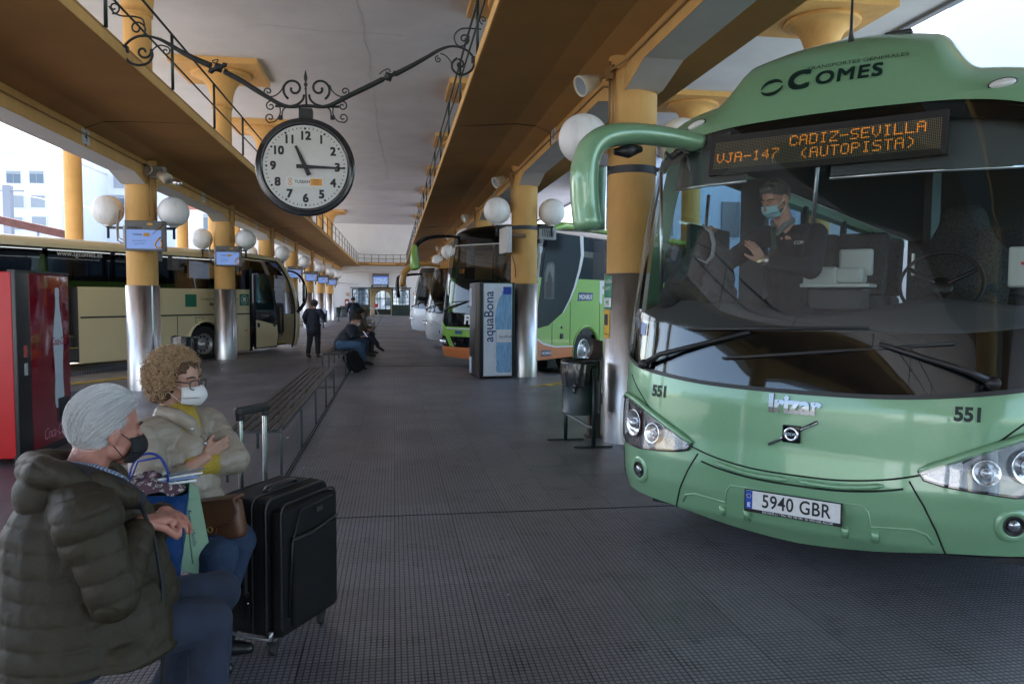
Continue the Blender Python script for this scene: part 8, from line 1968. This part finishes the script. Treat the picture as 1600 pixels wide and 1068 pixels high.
# ---------------------------------------------------------------- people further down the hall
def far_person(label, pos, yaw, pose, cols, hair=(.04, .03, .022), hood=False, mask=None, phone=False, lean=.25, legs='sit', quiltj=False, cap=None, headdown=.5, k=1.0):
    root = thing('person', label, 'person', pos, yaw); J, T, S_ = cols; jm = mat('cloth_%.3f_%.3f_%.3f' % J, J, .7, var=.15, vscale=12, bump=.4, bscale=60); tm = mat('cloth_%.3f_%.3f_%.3f' % T, T, .85, var=.2, vscale=12, bump=.3, bscale=120); sm = mat('cloth_%.3f_%.3f_%.3f' % S_, S_, .5)
    # local frame: faces +x, left is +y
    if pose == 'sit':
        hp = V(0, 0, .55); sh = V(.10 + lean * .3, 0, 1.0 - lean * .15); nb = sh + V(.02, 0, .05); hc = nb + V(.05 + headdown * .05, 0, .15 - headdown * .05); f, r, u = frame((1, 0, -headdown))
        kn = [V(.44, -.10, .53), V(.44, .11, .53)]; an = [V(.42, -.10, .09), V(.40, .12, .09)]
        if legs == 'cross': kn = [V(.46, -.02, .60), V(.44, .08, .54)]; an = [V(.66, .10, .30), V(.42, .10, .09)]
        if legs == 'tuck': kn = [V(.40, -.12, .55), V(.42, .10, .52)]; an = [V(.50, .0, .20), V(.34, .12, .09)]
        el = [V(.20 + lean * .2, -.24, .76), V(.20 + lean * .2, .24, .76)]; wr = [V(.40, -.08, .72), V(.40, .08, .72)]; hips = [hp + V(0, -.09, 0), hp + V(0, .09, 0)]
    else:
        hp = V(0, 0, .92 * k); sh = V(.03, 0, 1.33 * k); nb = sh + V(.01, 0, .05); hc = nb + V(.035, 0, .135); f, r, u = frame((1, 0, -headdown)); kn = [V(.03, -.10, .50), V(.0, .10, .50)]; an = [V(.0, -.12, .09), V(-.10, .12, .10)]; el = [V(.02, -.26, 1.08), V(.02, .26, 1.08)]; wr = [V(.12, -.26, .88), V(.12, .26, .88)]; hips = [hp + V(0, -.09, 0), hp + V(0, .09, 0)]
        if phone: wr[0] = V(.26, -.18, 1.16)
    b_ = Blob(); head(b_, hc, f, r, u, 1.0, nb); b_.cap(nb, .06, (sh + hp) / 2, .12).cap((sh + hp) / 2, .12, hp, .13); s2 = [sh + V(0, -.18, -.02), sh + V(0, .18, -.02)]; b_.cap(s2[0], .05, s2[1], .05)
    for i in (0, 1): b_.chain([s2[i], el[i], wr[i]], [.05, .04, .028]); b_.chain([hips[i], kn[i], an[i]], [.085, .055, .04]); hand(b_, wr[i], (.8, (.35 if i == 0 else -.35), .0) if pose == 'sit' or phone else (.1, 0, -1), (0, 0, 1) if pose == 'sit' else (0, (1 if i == 0 else -1), .2), curl=.4, thumb=1 if i == 0 else -1)
    b_.build('body', skin_m, root, vox=.0095, smooth=1)
    c = Blob(); c.cap(sh - V(0, 0, .04), .12, (sh + hp) / 2, .165).cap((sh + hp) / 2, .165, hp + V(0, 0, .02), .175).cap(s2[0], .085, s2[1], .085)
    for i in (0, 1): c.chain([s2[i], el[i], wr[i] + (el[i] - wr[i]) * .15], [.085, .068, .048])
    if pose != 'sit': c.cap(hp, .165, hp - V(0, 0, .12), .17)
    if hood: c.cap(hc - f * .03 + u * .02, .125, nb - V(.05, 0, 0), .10)
    segs = [(tuple(hp), tuple(sh), 0, .16), (tuple(s2[0]), tuple(el[0]), 0, .07), (tuple(s2[1]), tuple(el[1]), 0, .07), (tuple(el[0]), tuple(wr[0]), 0, .06), (tuple(el[1]), tuple(wr[1]), 0, .06)]
    c.build('jacket', jm, root, vox=.011, smooth=3, disp=quilt(segs, .06, .012, .003, 2, .6) if quiltj else folds(.006, 20, 4))
    t_ = Blob()
    for i in (0, 1): t_.chain([hips[i], kn[i], an[i] + (kn[i] - an[i]) * .12], [.115, .080, .062])
    t_.cap(hips[0], .12, hips[1], .12); t_.build('trousers', tm, root, vox=.012, smooth=2, disp=folds(.005, 20, 6))
    for i in (0, 1): shoe(root, an[i], (1, 0, -.1) if not (legs == 'cross' and i == 0) else (.85, .1, -.5), sm)
    if not hood:
        hm = mat('hair_%.2f_%.2f' % hair[:2], hair, .7, bump=.6, bscale=100, var=.3, vscale=40); hair_cap(root, hc, f, r, u, 1.0, hm, vox=.009)
        strands('hair', hm, root, hc, f, r, u, 1.0, 500, .04, lambda d: (d.x < .5 or d.z > .6) and d.z > -.45 and not (d.x > .1 and d.z < 0), lambda d: (.6, .2, .1), wave=.2, rad=.0022, seg=3, lift=.6, base=(.106, .088, .104), seed=4)
    if cap: q = Blob(); q.ell(hc + u * .035 - f * .01, (.108, .092, .080), (f, r, u)); q.cap(hc + f * .07 + u * .05, .04, hc + f * .12 + u * .035, .025); q.build('cap', mat('cap_%.2f' % cap[0], cap, .8, var=.3, vscale=40), root, vox=.009, smooth=2)
    if mask: mask_mesh(hc, f, r, u, 1.0, mat('mask_%.2f_%.2f' % mask[:2], mask, .8), root, 'surg')
    if phone: p = MB(); p.box((0, 0, 0), (.012, .075, .15), M=Matrix.Translation(wr[0] + (V(.12, .05, .06) if pose == 'sit' else V(.10, .02, .08))) @ Matrix.Rotation(-.6, 4, 'Y'), bev=.004); p.obj('phone', mat('phone_glass', (.10, .12, .16), .15, emit=(.5, .6, .9), estr=.08), root)
    return root
far_person('standing man in navy jacket and grey cap, seen from behind', (-2.13, 20.7, fz(-2.13)), R(72), 'stand', ((.014, .018, .032), (.013, .014, .017), (.05, .045, .04)), cap=(.12, .12, .12), phone=True, headdown=.35, k=.93)
far_person('young man in navy puffer jacket bowed over his phone on the third bench', (-1.13, 16.75, 0), R(-8), 'sit', ((.014, .017, .026), (.05, .10, .17), (.02, .02, .02)), hair=(.035, .022, .014), mask=(.6, .6, .6), phone=True, lean=.42, quiltj=True, headdown=.75, legs='tuck')
far_person('older man in an olive jacket seated just behind the young man', (-1.12, 18.1, 0), R(4), 'sit', ((.035, .034, .024), (.025, .04, .075), (.03, .02, .018)), hair=(.03, .025, .02), lean=.22, headdown=.25)
far_person('seated woman in a brown coat and blue mask with crossed legs', (-1.10, 20.4, 0), R(-6), 'sit', ((.085, .052, .034), (.018, .022, .04), (.008, .008, .009)), hair=(.05, .03, .02), mask=(.25, .45, .5), lean=.15, headdown=.35, legs='cross')
far_person('hooded person in a grey hood and olive coat seated beyond the woman in brown', (-1.05, 21.6, 0), R(0), 'sit', ((.14, .13, .10), (.09, .075, .045), (.03, .03, .03)), hood=True, lean=.2, headdown=.3)
far_person('distant person in a dark blue jacket standing before the left door leaf', (-1.75, 33.5, 0), R(100), 'stand', ((.015, .022, .045), (.02, .02, .025), (.02, .02, .02)), hair=(.02, .016, .012), headdown=.5, k=.95)
